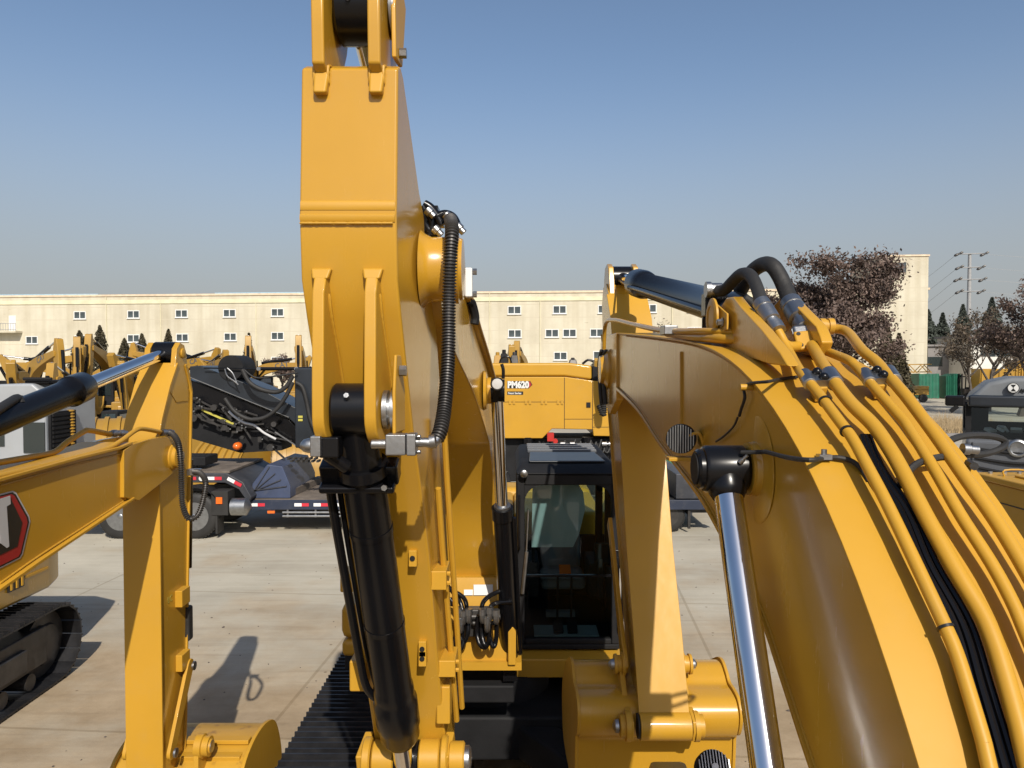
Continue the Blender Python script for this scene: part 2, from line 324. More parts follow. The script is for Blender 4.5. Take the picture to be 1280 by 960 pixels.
    def build1(s, name, m, parent=None, bevel=0.0, sharp=38, loc=None, flat=False, label=None):
        base = parent_loc(parent) if parent else Vector(loc or (0, 0, 0))
        me = bpy.data.meshes.new(name); me.from_pydata([v - base for v in s.v], [], s.f); me.update()
        me.materials.append(MATS[m])
        if not flat:
            me.polygons.foreach_set('use_smooth', [True] * len(me.polygons)); me.set_sharp_from_angle(angle=rad(sharp))
        o = bpy.data.objects.new(name, me); COL.objects.link(o)
        if parent: o.parent = parent; o['_p'] = 1
        else: o.location = base
        if bevel:
            b = o.modifiers.new('bevel', 'BEVEL'); b.width = bevel; b.segments = 2; b.limit_method = 'ANGLE'; b.angle_limit = rad(40); b.harden_normals = True
        if label: o['label'] = label
        return o
def parent_loc(o):
    while o.parent: o = o.parent
    return Vector(o.location)
def tag(o, label=None, cat=None, group=None, kind=None):
    if label: o['label'] = label
    if cat: o['category'] = cat
    if group: o['group'] = group
    if kind: o['kind'] = kind
    return o
def thing(name, label, cat, loc, group=None):
    o = bpy.data.objects.new(name, None); COL.objects.link(o); o.location = loc; o.empty_display_size = 0.2
    return tag(o, label, cat, group)
def clone(o, parent=None):
    kids = list(o.children); c = o.copy(); COL.objects.link(c)
    if parent: c.parent = parent
    for k in kids: clone(k, c)
    return c
def text(s, size, name, m, parent, M, extrude=0.004, scale=(1, 1, 1), bold=0.0, align='LEFT'):
    cu = bpy.data.curves.new(name, 'FONT'); cu.body = s; cu.size = size; cu.extrude = extrude; cu.offset = bold; cu.align_x = align; cu.resolution_u = 3
    to = bpy.data.objects.new(name, cu); COL.objects.link(to); bpy.context.view_layer.update()
    me = bpy.data.meshes.new_from_object(to.evaluated_get(bpy.context.evaluated_depsgraph_get())); COL.objects.unlink(to); bpy.data.objects.remove(to)
    base = parent_loc(parent) if parent else Vector()
    me.transform(Matrix.Diagonal((*scale, 1))); me.transform(M); me.transform(Matrix.Translation(-base)); me.materials.clear(); me.materials.append(MATS[m]); me.name = name
    o = bpy.data.objects.new(name, me); COL.objects.link(o); o.parent = parent; return o
def frameM(o, x, y): # matrix with text x axis and y axis in world
    x = Vector(x).normalized(); y = Vector(y).normalized(); z = x.cross(y); M = Matrix((x, y, z)).transposed().to_4x4(); M.translation = Vector(o); return M

# ---------------------------------------------------------------- track unit shared by the crawler machines (world axes, runs along Y)
def stadium(y0, y1, z0, z1):
    r = (z1 - z0) / 2; zc = (z0 + z1) / 2
    return [(y1 - r + r * math.sin(a), zc + r * math.cos(a)) for a in [math.pi * i / 12 for i in range(13)]] + \
           [(y0 + r - r * math.sin(a), zc - r * math.cos(a)) for a in [math.pi * i / 12 for i in range(13)]]
def track_unit(parent, xa, xb, y0, y1, h=0.95, shoe=0.19, matb='track_steel', frame='steel_dark', side=1):
    loop = [Vector((0, a, b)) for a, b in stadium(y0, y1, 0.03, h)]; loop.append(loop[0]); path = resample(loop, shoe)
    b = MB(); n = len(path)
    for i in range(n):
        p = path[i]; q = path[(i + 1) % n]; d = (q - p)
        if d.length < shoe * 0.4 or d.length > shoe * 1.6: continue
        d.normalize(); x = Vector((1, 0, 0)); nn = x.cross(d)  # outward
        R = Matrix((x, d, nn)).transposed(); c = (p + q) / 2 + Vector(((xa + xb) / 2, 0, 0))
        if (p - Vector((0, (y0 + y1) / 2, h / 2))).dot(nn) < 0: nn = -nn
        b.box(c + nn * 0.0, (xb - xa, shoe * 0.93, 0.022), R)
        for k in (-0.40, 0.10): b.box(c + nn * (0.026 if k < 0 else 0.022) + d * shoe * k, (xb - xa - 0.006, 0.016, 0.036), R)
        for sx in (-0.07, 0.07): b.bolt(c + x * sx + nn * 0.011 + d * shoe * 0.2, nn, 0.012, 0.01)
    o = b.build('track_belt', matb, parent)
    xc = (xa + xb) / 2; r = h / 2 - 0.07
    f = MB(); f.span((xc - 0.16, y0 + 0.55, 0.28), (xc + 0.16, y1 - 0.55, h - 0.2)); f.span((xc - 0.21, y0 + 1.0, 0.34), (xc + 0.21, y1 - 1.0, h - 0.34)); f.build('track_frame', frame, parent, bevel=0.02)
    for yy, nm in ((y0 + h / 2, 'idler_wheel'), (y1 - h / 2, 'sprocket')):
        g = MB(); g.lathe((xc - 0.12, yy, h / 2 + 0.015), (xc + 0.12, yy, h / 2), [(0, 0.08), (0, r * 0.6), (0.03, r * 0.65), (0.05, r), (0.19, r), (0.21, r * 0.65), (0.24, r * 0.6), (0.26, 0.08)]); g.build(nm, frame, parent)
    g = MB(); nR = int((y1 - y0 - 1.6) / 0.42)
    for i in range(nR):
        yy = y0 + 0.9 + i * (y1 - y0 - 1.8) / max(1, nR - 1); g.cyl((xc - 0.17, yy, 0.17), (xc + 0.17, yy, 0.17), 0.10, seg=14)
    g.build('rollers', frame, parent)
    return o
# ================================================================ SETTING
g = MB(); g.add([(-900, -300, 0), (900, -300, 0), (900, 1500, 0), (-900, 1500, 0)], [(0, 1, 2, 3)]); tag(g.build('yard_ground', 'yard_concrete', flat=True), kind='structure')

# ---- factory building
KW = (0, 0)
A = P(-60, 369, 104.0); Bp = P(1160, 362, 92.8)
wd = Vector((Bp.x - A.x, Bp.y - A.y, 0)); WL = wd.length; wd.normalize(); wn = Vector((wd.y, -wd.x, 0))   # wn faces the yard
A0 = Vector((A.x, A.y, 0)) - wd * 25; WL += 25
fac = thing('factory_building', 'long cream three-storey factory with small paired windows across the back of the yard', 'building', A0)
def W3(u, out, z): return A0 + wd * u + wn * out + Vector((0, 0, z))
def wallspan(b, u0, u1, o0, o1, z0, z1):
    vs = [W3(u, o, z) for z in (z0, z1) for u, o in ((u0, o0), (u1, o0), (u1, o1), (u0, o1))]
    return b.add(vs, [(0, 1, 2, 3), (7, 6, 5, 4), (4, 5, 1, 0), (5, 6, 2, 1), (6, 7, 3, 2), (7, 4, 0, 3)])
def onwall(px, py):
    dx, dz = ray(px, py)
    # A0 + wd*u = (dx*Y, Y)
    den = dx * wd.y - wd.x
    Y = (A0.y * -wd.x + A0.x * wd.y) / den if abs(den) > 1e-9 else 100
    q = Vector((dx * Y, Y, 0)); return (q - Vector((A0.x, A0.y, 0))).dot(wd), CAMH + dz * Y
HT = onwall(640, 364)[1]
b = MB(); wallspan(b, 0, WL, 0, -24, 0, HT - 0.25); wallmesh = b.build('wall', 'factory_wall', fac)
b = MB(); wallspan(b, 0, WL + 0.2, 0.12, -24.2, HT - 0.25, HT); b.build('parapet', 'parapet', fac)
b = MB(); wallspan(b, 0, WL, 0.10, -0.02, HT - 1.25, HT - 0.75); b.build('cornice', 'cornice', fac)
t0 = onwall(1098, 330)[0]; t1 = onwall(1159, 330)[0]; TT = onwall(1130, 319)[1]
b = MB(); wallspan(b, t0, t1, 0.35, -9, 0, TT - 0.2); tow = b.build('stair_tower', 'factory_wall', fac, label='taller cream stair tower at the right end')
b = MB(); wallspan(b, t0 - 0.12, t1 + 0.12, 0.47, -9.1, TT - 0.2, TT); b.build('parapet', 'parapet', tow)
wf = MB(); wp = MB()
def win_mesh(w_, h_):
    f = MB()
    for sx in (-1, 0, 1): f.span((sx * w_ / 2 - 0.05, -0.07, -h_ / 2), (sx * w_ / 2 + 0.05, 0.0, h_ / 2))
    for sz in (-1, 1): f.span((-w_ / 2 - 0.05, -0.065, sz * h_ / 2 - 0.05), (w_ / 2 + 0.05, 0.0, sz * h_ / 2 + 0.05))
    f.span((-w_ / 2 - 0.12, -0.16, -h_ / 2 - 0.12), (w_ / 2 + 0.12, 0.0, -h_ / 2 - 0.052))
    p = MB(); p.span((-w_ / 2, -0.03, -h_ / 2), (w_ / 2, -0.005, h_ / 2)); return f, p
fm, pm = win_mesh(1.62, 0.95)
wang = math.atan2(wd.y, wd.x)
def window(px, py, out=0.0, parent=fac, sc=1.0, proto=[None]):
    u, z = onwall(px, py)
    if proto[0] is None:
        f = fm.build('window', 'white_paint', fac); p = pm.build('pane', 'window_glass', fac); proto[0] = (f.data, p.data)
        for me in proto[0]: me.transform(Matrix.Translation(A0))
        bpy.data.objects.remove(f); bpy.data.objects.remove(p)
    f = bpy.data.objects.new('window', proto[0][0]); COL.objects.link(f); f.parent = parent; f.location = W3(u, out, z) - A0; f.rotation_euler = (0, 0, wang); f.scale = (sc, 1, sc)
    if parent is fac:
        p = bpy.data.objects.new('pane', proto[0][1]); COL.objects.link(p); p.parent = f
    return f
fm2 = fm
mewin = None
for px, py in [(100, 394), (167, 393), (227, 392), (287, 391.5), (347, 390.5), (406, 390), (465, 389.5), (525, 389), (584, 388.5), (643, 387.6), (699.5, 387), (756, 386.5), (812, 385.5), (868, 385), (925, 384.5), (985, 384)] + \
              [(40, 425), (101, 424), (167, 423), (228, 422), (288, 421), (347, 420), (406, 419.5), (465, 419), (525, 418.5), (584, 418), (643.5, 417), (690, 416.5), (712, 416.3), (746, 416), (812, 415), (868, 414), (985, 413)] + \
              [(40, 456), (101, 455), (167, 454), (228, 453), (288, 452), (347, 451), (644, 445), (700.6, 445), (750, 444), (812, 443)]:
    window(px, py)
# tower window kept as a part of the tower
u, z = onwall(1122, 335)
f = MB(); R = Matrix.Rotation(wang, 3, 'Z')
for sx in (-0.8, 0, 0.8): f.box(W3(u + sx, 0.38, z), (0.1, 0.08, 1.1), R)
for sz in (-0.55, 0.55): f.box(W3(u, 0.378, z + sz), (1.72, 0.07, 0.1), R)
f.box(W3(u, 0.36, z), (1.6, 0.03, 1.0), R)
f.build('window', 'window_glass', tow)
for px, y0, y1 in [(133, 371, 452), (201, 380, 452), (320, 378, 452), (612, 366, 452), (675, 374, 452), (840, 366, 452)]:
    u, zt = onwall(px, y0); d = MB(); d.cyl(W3(u, 0.1, 0.2), W3(u, 0.1, zt), 0.045, seg=8); d.build('drainpipe', 'cornice', fac)
u0, z0 = onwall(-10, 414); u1, z1 = onwall(28, 402)
b = MB(); wallspan(b, u0 - 1, u1, 1.3, 0.0, z0 - 0.25, z0)
bal = b.build('balcony', 'factory_wall', fac)
b = MB()
for i in range(16): b.cyl(W3(u0 - 1 + (u1 - u0 + 1) * i / 15, 1.25, z0), W3(u0 - 1 + (u1 - u0 + 1) * i / 15, 1.25, z0 + 1.0), 0.025, seg=6)
for zz in (0.15, 0.98): b.cyl(W3(u0 - 1, 1.25, z0 + zz), W3(u1, 1.25, z0 + zz), 0.035, seg=6)
b.build('railing', 'pole_grey', bal)
b = MB(); b.box(W3((u0 + u1) / 2 + 0.8, 0.03, z0 + 1.05), (1.0, 0.08, 2.1), R); b.build('door', 'white_paint', fac)
for pa, pb, m_ in ((-60, 105, 'roof_blue'), (255, 420, 'roof_blue')):
    ua = onwall(pa, 368)[0]; ub = onwall(pb, 368)[0]; b = MB(); wallspan(b, ua, ub, -3, -20, HT, HT + 0.42); b.build('roof_sheet', m_, fac, label='light blue metal roof strip above the parapet')

# ---- low buildings far right
def simple_building(name, label, x0, x1, pyt, Y, m, depth=8, wins=()):
    a = P(x0, pyt, Y); c = P(x1, pyt, Y); r = thing(name, label, 'building', (a.x, Y, 0))
    b = MB(); b.span((a.x, Y, 0), (c.x, Y + depth, a.z)); wl = b.build('wall', m, r)
    b = MB(); b.span((a.x - 0.3, Y - 0.3, a.z), (c.x + 0.3, Y + depth + 0.3, a.z + 0.25)); b.build('roof', 'wall_grey', r)
    for (wx, wy, ww, wh) in wins:
        q = P(wx, wy, Y); b = MB(); b.span((q.x - ww / 2, Y - 0.05, q.z - wh / 2), (q.x + ww / 2, Y + 0.02, q.z + wh / 2)); b.build('window', 'dark_glass', r)
    return r
simple_building('workshop_building', 'low grey workshop with a dark opening between the cream tower and the right-hand trees', 1160, 1214, 433, 105, 'wall_grey', wins=[(1166, 452, 2.6, 1.3)])
simple_building('office_building', 'low white building seen through the right-hand trees', 1214, 1300, 421, 100, 'wall_white', wins=[(1235, 440, 2, 1.2), (1255, 440, 2, 1.2), (1275, 440, 2, 1.2)])

# ---- power pole with wires
pp = P(1210, 455, 120); pole = thing('power_pole', 'tall grey power pole with cross arms above the far trees', 'pole', (pp.x, 120, 0))
zt = P(1210, 317, 120).z
b = MB(); b.tube([(pp.x, 120, 0), (pp.x, 120, zt)], [0.42, 0.24], 10); b.build('pole', 'pole_grey', pole)
for yy, l, r in ((318, 15, 17), (335, 14, 13), (350, 16, 15), (365, 14, 13)):
    q = P(1210, yy, 120); b = MB(); k = 120 / F
    b.cyl((q.x - l * k, 119.7, q.z), (q.x + r * k, 119.7, q.z + 0.1), 0.09, seg=6); ca = b.build('cross_arm', 'pole_grey', pole)
    b = MB()
    for sx in (-l * k, r * k): b.lathe((q.x + sx + 0.9, 119.6, q.z + 0.35), (q.x + sx - 0.6, 119.6, q.z - 0.35), [(0, .04), (0.1, 0.16), (0.5, 0.16), (0.6, 0.1), (1.0, 0.2), (1.4, 0.2), (1.6, 0.04)], 8)
    b.build('insulator', 'steel_dark', ca)
b = MB()
for yy, l, r in ((318, 15, 17), (335, 14, 13), (350, 16, 15), (365, 14, 13)):
    q = P(1210, yy, 120); k = 120 / F
    for sx, ex, ey, eY in ((r * k, 1420, yy + 3, 126), (-l * k, 1120, yy + 52, 170)):
        e = P(ex, ey, eY); s_ = Vector((q.x + sx, 119.7, q.z)); mid = (s_ + e) / 2; mid.z -= 0.6
        b.hose([s_, mid, e], 0.022, 6, 4)
b.build('wires', 'pole_grey', pole)

# ---- trees
def leafquad(vs, fs, p, s, rnd):
    n = Vector((rnd.gauss(0, 1), rnd.gauss(0, 1), rnd.gauss(0, 1))).normalized(); a = n.orthogonal().normalized(); b = n.cross(a)
    an = rnd.random() * 6.28; a, b = a * math.cos(an) + b * math.sin(an), b * math.cos(an) - a * math.sin(an)
    i = len(vs); vs += [p - a * s, p - b * s * 0.5, p + a * s, p + b * s * 0.5]; fs.append((i, i + 1, i + 2, i + 3))
def broad_tree(name, label, cat, base, h, cw, m, seed, leaf=0.16, n=9000, group=None, clear=0.22, vase=True):
    rnd = random.Random(seed); base = Vector(base); t = thing(name, label, cat, base, group)
    tips = []; b = MB()
    def grow(p, d, L, r, lvl):
        pts = [p]; rs = [r]; q = p.copy(); dd = d.copy(); k = 4
        for i in range(k):
            dd = (dd + Vector((rnd.gauss(0, .13), rnd.gauss(0, .13), rnd.gauss(0.03, .06)))).normalized(); q = q + dd * L / k; pts.append(q.copy()); rs.append(r * (1 - 0.5 * (i + 1) / k))
            if lvl >= 2: tips.append(q.copy())
        b.tube(pts, rs, 6 if lvl < 2 else 4, caps=False)
        if lvl < 4:
            for _ in range(3 if lvl else 6):
                st = pts[rnd.randint(2, k)] if lvl else pts[rnd.randint(2, k)]
                sp = 0.75 if lvl else 0.62
                nd_ = (dd + Vector((rnd.gauss(0, sp), rnd.gauss(0, sp), rnd.gauss(0.1, .3)))).normalized()
                grow(st, nd_, L * rnd.uniform(0.58, 0.8), r * 0.5, lvl + 1)
    L0 = h * 0.36
    grow(base, Vector((0, 0, 1)), L0, h * 0.018 + 0.05, 0)
    # fit skeleton to size
    zs = max(v.z - base.z for v in b.v); xs = sorted(math.hypot(v.x - base.x, v.y - base.y) for v in tips)[int(len(tips) * 0.84)]
    fx = cw / 2 / xs * 0.95; fz = h / zs * 0.97
    def fit(v): return Vector((base.x + (v.x - base.x) * fx, base.y + (v.y - base.y) * fx, base.z + (v.z - base.z) * fz))
    b.v = [fit(v) for v in b.v]; tips[:] = [fit(v) for v in tips]; b.build('trunk', 'bark', t, flat=True)
    tips = [q for q in tips if q.z - base.z > h * clear]
    vs = []; fs = []
    rnd.shuffle(tips); dense = tips[:int(len(tips) * 0.8)]
    for i in range(n):
        c = rnd.choice(dense); s = leaf * rnd.uniform(0.6, 1.3)
        leafquad(vs, fs, c + Vector((rnd.gauss(0, 1), rnd.gauss(0, 1), rnd.gauss(0, 0.8))) * cw * 0.035, s, rnd)
    c_ = MB(); c_.add(vs, fs); c_.build('crown', m, t, flat=True); return t
def spire_tree(name, label, base, h, wd_, m, seed, n=2600, leaf=0.16, group=None, layers=False):
    rnd = random.Random(seed); base = Vector(base); t = thing(name, label, 'tree', base, group)
    b = MB(); b.tube([base, base + Vector((0, 0, h * 0.95))], [0.14, 0.02], 6); b.build('trunk', 'bark', t)
    vs = []; fs = []; lean = rnd.uniform(-.03, .03); lob = [(rnd.uniform(0, 6.28), rnd.uniform(0.05, .95), rnd.uniform(.7, 1.15)) for _ in range(14)]
    for i in range(n):
        z = rnd.random() ** 1.25
        prof = (math.sin(min(1, (z + 0.04) / 0.30) * math.pi / 2)) * (1 - z) ** 0.75 if not layers else (1 - z) * (0.62 + 0.38 * abs(math.sin(z * 17 + 0.6)))
        a = rnd.random() * 6.28; k = min(lob, key=lambda q: abs(q[1] - z) * 3 + abs(math.sin((q[0] - a) / 2)))[2]
        r = wd_ / 2 * prof * k * (rnd.random() ** 0.35)
        p = base + Vector((r * math.cos(a) + lean * z * h + rnd.gauss(0, 0.035 * wd_) * (1 - z), r * math.sin(a), 0.25 + z * h * 0.97)); leafquad(vs, fs, p, leaf * rnd.uniform(.6, 1.3), rnd)
    c_ = MB(); c_.add(vs, fs); c_.build('crown', m, t, flat=True); return t
def tree_at(px, pyt, Y): q = P(px, pyt, Y); return (q.x, Y, 0), q.z
bs, h = tree_at(1060, 318, 62)
broad_tree('broadleaf_tree', 'big dark red-leaved tree in front of the cream stair tower', 'tree', bs, h, 12.6, 'leaf_red', 17, leaf=0.15, n=38000, clear=0.12)
bs, h = tree_at(824, 398, 70)
broad_tree('broadleaf_tree', 'small brown bare-topped tree peeping over the right-hand boom', 'tree', bs, h, 4.6, 'leaf_brown', 5, leaf=0.10, n=2500)
bs, h = tree_at(1278, 350, 58)
broad_tree('broadleaf_tree', 'dark red-leaved tree at the right edge, taller than its neighbours', 'tree', bs, h, 8.5, 'leaf_red', 23, leaf=0.13, n=12000, clear=0.3)
bs, h = tree_at(1238, 374, 64)
broad_tree('broadleaf_tree', 'thin brownish tree with bare trunks beside the right-edge tree', 'tree', bs, h, 6.0, 'leaf_brown', 31, leaf=0.11, n=6500, clear=0.3)
bs, h = tree_at(1216, 392, 75)
broad_tree('broadleaf_tree', 'low loose brown tree under the power pole', 'tree', bs, h, 5.0, 'leaf_brown', 37, leaf=0.11, n=3500, clear=0.15)
bs, h = tree_at(352, 440, 80); broad_tree('round_shrub', 'round brown shrub left of the tall black cylinder before the factory', 'shrub', bs, h, 3.4, 'leaf_red', 41, leaf=0.12, n=3500, clear=0.0)
bs, h = tree_at(258, 450, 80); broad_tree('round_shrub', 'small olive shrub behind the black conveyor tip', 'shrub', bs, h, 2.6, 'leaf_cypress', 43, leaf=0.12, n=2000, clear=0.0)
cy = [(101, 414, 1.75, 'cypress over the left end of the machine row, shorter than its right neighbour'), (124, 407, 1.7, 'tallest dark cypress before the factory, left of the hanging stick'), (157, 424, 1.6, 'short cypress just right of the tallest one'),
      (175, 418, 1.5, 'narrow cypress just left of the black rod-end hub'), (208, 412, 1.4, 'slender cypress directly above the left-hand stick head'), (226, 433, 1.3, 'smallest cypress, peeping beside the left-hand stick head'), (310, 417, 1.2, 'lone slender cypress above the black drum'),
      (1110, 402, 2.2, 'dark columnar cypress under the red-leaved tree, left of a pair'), (1126, 418, 1.9, 'dark columnar cypress against the cream tower, right of a pair')]
for i, (px, py, wv, lb) in enumerate(cy):
    Y = 84 if px < 700 else 66; bs, h = tree_at(px, py, Y); spire_tree('cypress_tree', lb, bs, h, wv * (2.3 if px < 700 else 1.35), 'leaf_cypress', 100 + i, n=5500, leaf=0.15, group='columnar cypresses along the factory')
for i, (px, py, wv, lb) in enumerate([(1163, 387, 5.5, 'dark conifer touching the right side of the cream tower'), (1181, 391, 5.5, 'bluish conifer second to the right of the tower'), (1202, 380, 5.5, 'pointed green-grey conifer below the power pole'), (1243, 371, 6.5, 'tall conifer with its tip above the right-hand trees')]):
    bs, h = tree_at(px, py, 112); spire_tree('conifer_tree', lb, bs, h, wv * 1.9, 'leaf_conifer', 200 + i, n=9000, leaf=0.24, group='far conifers', layers=True)

# ---- kerbed planting strip with dry grass
a = G(1170, 545); c = G(1300, 545)
b = MB(); b.span((a.x, a.y, 0), (c.x, a.y + 7, 0.13)); tag(b.build('kerb_island', 'wall_grey', bevel=0.02), kind='structure')
vs = []; fs = []; rnd = random.Random(3)
for i in range(5000):
    x = rnd.uniform(a.x + 0.2, c.x - 0.2); y = rnd.uniform(a.y + 0.2, a.y + 6.7); hh = rnd.uniform(0.2, 0.75) * (0.5 + abs(math.sin(x * 1.3) * math.cos(y * 0.9))); dx_, dy_ = rnd.gauss(0, .12), rnd.gauss(0, .12); k = len(vs)
    vs += [Vector((x - 0.015, y, 0.12)), Vector((x + 0.015, y, 0.12)), Vector((x + dx_, y + dy_, 0.12 + hh))]; fs.append((k, k + 1, k + 2))
b = MB(); b.add(vs, fs); tag(b.build('dry_grass', 'dry_grass', flat=True), 'dry straw-coloured grass on the kerbed strip left of the grey truck', 'grass', kind='stuff')

# ---- green covered crates, far right
for i, (x0, x1, yt, yb, lb) in enumerate([(1149, 1174, 466, 490, 'green tarpaulin-covered crate beside the yellow crane jib'), (1183, 1191, 468, 488, 'narrow dark green covered crate between two brighter green ones'), (1191, 1201, 466, 489, 'green covered crate beside the dark forklift')]):
    q = G((x0 + x1) / 2, 498); q.y = 87; q.x = P((x0 + x1) / 2, 480, 87).x; k = q.y / F; yb = 498; wv = (x1 - x0) * k; hv = (yb - yt) * k
    r = thing('tarp_crate', lb, 'crate', q, 'green covered crates')
    n = 12; b = MB(); prof = []
    for j in range(n + 1):
        t_ = j / n; prof.append((q.x - wv / 2 + wv * t_, q.y + 0.10 * math.sin(t_ * 19 + i), hv * (1 - 0.04 * abs(math.sin(t_ * 7 + i)))))
    vs = [(x, y - 0.08, 0.03) for x, y, z in prof] + [(x, y, z) for x, y, z in prof] + [(x, y + 2.0, z * 0.97) for x, y, z in prof] + [(x, y + 2.1, 0.03) for x, y, z in prof]
    b.add(vs, [(r_ * (n + 1) + j, r_ * (n + 1) + j + 1, (r_ + 1) * (n + 1) + j + 1, (r_ + 1) * (n + 1) + j) for r_ in range(3) for j in range(n)] + [(0, n + 1, 2 * (n + 1), 3 * (n + 1)), (n, 4 * n + 3, 3 * n + 2, 2 * n + 1)])
    b.build('tarpaulin', 'green_tarp', r, sharp=60)
    b = MB(); b.span((q.x - wv / 2 - 0.05, q.y - 0.15, 0), (q.x + wv / 2 + 0.05, q.y + 2.15, 0.1)); b.build('pallet', 'wood', r)
# green cover behind the trailer tail
q0 = P(828, 600, 24); r = thing('tarp_crate', 'green covered crate behind the tail of the lowbed trailer', 'crate', (q0.x + 0.8, 24, 0), 'green covered crates')
b = MB(); zt = P(850, 566, 24).z; b.plate([(24, 0.1), (24.1, zt), (25.6, zt * 0.97), (25.8, 0.1)], P(815, 600, 24).x, P(872, 600, 24).x); b.build('tarpaulin', 'green_tarp', r, bevel=0.05)
b = MB(); b.span((P(813, 600, 24).x, 23.95, 0), (P(874, 600, 24).x, 25.85, 0.1)); b.build('pallet', 'wood', r)

# ---- generic excavator seen far off (local coordinates, faces +X, turned by its Empty)
def far_excavator(label, boom_a, stick_a, name='crawler_excavator', logo=True):
    t = thing(name, label, 'excavator', (0, 0, 0), 'yellow excavators parked in rows before the factory')
    for s_ in (-1, 1):
        o = MB(); lp = [(a_, b_) for a_, b_ in stadium(-2.0, 2.0, 0.03, 0.95)]
        o.add([(y, s_ * 1.2 - 0.3, z) for y, z in lp] + [(y, s_ * 1.2 + 0.3, z) for y, z in lp], [list(range(len(lp))), list(range(2 * len(lp) - 1, len(lp) - 1, -1))] + [(i, (i + 1) % len(lp), (i + 1) % len(lp) + len(lp), i + len(lp)) for i in range(len(lp))])
        for i in range(22): o.span((-1.75 + i * 0.166, s_ * 1.2 - 0.3, 0.95), (-1.72 + i * 0.166, s_ * 1.2 + 0.3, 0.99))
        o.build('track', 'track_steel', t)
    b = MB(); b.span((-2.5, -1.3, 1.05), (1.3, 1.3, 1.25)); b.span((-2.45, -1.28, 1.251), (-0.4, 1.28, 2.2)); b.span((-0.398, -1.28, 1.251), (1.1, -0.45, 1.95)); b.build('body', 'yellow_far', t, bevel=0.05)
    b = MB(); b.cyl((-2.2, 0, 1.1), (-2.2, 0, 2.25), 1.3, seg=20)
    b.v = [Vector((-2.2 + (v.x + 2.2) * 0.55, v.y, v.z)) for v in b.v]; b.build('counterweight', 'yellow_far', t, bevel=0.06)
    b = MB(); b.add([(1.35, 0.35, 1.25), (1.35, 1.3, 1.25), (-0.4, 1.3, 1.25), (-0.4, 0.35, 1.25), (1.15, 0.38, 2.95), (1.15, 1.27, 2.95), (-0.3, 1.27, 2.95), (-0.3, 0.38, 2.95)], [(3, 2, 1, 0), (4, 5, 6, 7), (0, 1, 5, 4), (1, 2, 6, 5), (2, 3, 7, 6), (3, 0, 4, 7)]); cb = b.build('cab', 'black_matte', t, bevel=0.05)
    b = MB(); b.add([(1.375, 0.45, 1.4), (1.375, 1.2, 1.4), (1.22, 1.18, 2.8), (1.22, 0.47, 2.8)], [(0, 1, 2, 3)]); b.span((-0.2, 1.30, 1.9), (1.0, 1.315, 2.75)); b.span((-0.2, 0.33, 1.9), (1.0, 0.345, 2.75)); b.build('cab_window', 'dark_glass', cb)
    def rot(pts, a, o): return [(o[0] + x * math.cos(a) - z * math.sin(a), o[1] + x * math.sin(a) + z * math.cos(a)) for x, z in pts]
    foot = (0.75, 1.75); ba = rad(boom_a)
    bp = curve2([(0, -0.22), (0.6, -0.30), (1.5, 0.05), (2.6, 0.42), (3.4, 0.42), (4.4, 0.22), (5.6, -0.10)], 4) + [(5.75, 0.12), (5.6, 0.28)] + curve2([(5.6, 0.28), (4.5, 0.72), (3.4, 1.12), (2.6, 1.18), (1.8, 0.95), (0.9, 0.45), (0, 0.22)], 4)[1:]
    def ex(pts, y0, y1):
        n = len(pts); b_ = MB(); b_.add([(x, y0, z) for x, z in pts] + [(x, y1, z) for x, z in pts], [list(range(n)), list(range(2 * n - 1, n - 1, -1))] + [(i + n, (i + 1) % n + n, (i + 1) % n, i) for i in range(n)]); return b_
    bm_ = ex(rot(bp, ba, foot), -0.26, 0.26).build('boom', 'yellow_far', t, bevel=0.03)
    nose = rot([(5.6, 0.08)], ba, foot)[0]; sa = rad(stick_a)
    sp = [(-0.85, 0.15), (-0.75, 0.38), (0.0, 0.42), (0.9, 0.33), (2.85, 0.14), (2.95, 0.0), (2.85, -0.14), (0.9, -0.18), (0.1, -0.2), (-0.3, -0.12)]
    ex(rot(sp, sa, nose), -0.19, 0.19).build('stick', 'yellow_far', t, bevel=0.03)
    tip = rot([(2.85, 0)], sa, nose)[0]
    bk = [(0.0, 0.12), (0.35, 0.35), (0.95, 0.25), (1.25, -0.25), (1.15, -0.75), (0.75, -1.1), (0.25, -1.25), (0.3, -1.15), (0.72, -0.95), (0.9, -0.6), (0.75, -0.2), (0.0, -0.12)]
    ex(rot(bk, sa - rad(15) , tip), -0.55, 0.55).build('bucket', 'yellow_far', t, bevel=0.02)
    tail = rot([(-0.78, 0.25)], sa, nose)[0]; lug = rot([(2.9, 1.32)], ba, foot)[0]
    a_ = Vector((lug[0], 0, lug[1])); c_ = Vector((tail[0], 0, tail[1])); m_ = a_.lerp(c_, 0.62)
    b = MB(); b.cyl(a_, m_, 0.11, seg=12); b.build('arm_cylinder', 'black_gloss', t)
    b = MB(); b.cyl(m_, c_, 0.055, seg=10); b.build('cylinder_rod', 'chrome', t)
    bl = rot([(3.0, 0.8)], ba, foot)[0]
    for s_ in (-1, 1):
        a_ = Vector((1.35, s_ * 0.36, 1.35)); c_ = Vector((bl[0], s_ * 0.36, bl[1])); m_ = a_.lerp(c_, 0.55)
        b = MB(); b.tube([a_, m_, m_ + (c_ - a_).normalized() * 0.01, c_], [0.09, 0.09, 0.05, 0.05], 10); b.build('boom_cylinder', 'black_gloss', t)
    e = rot([(-0.1, 0.55)], sa, nose)[0]; f_ = rot([(2.2, 0.42)], sa, nose)[0]
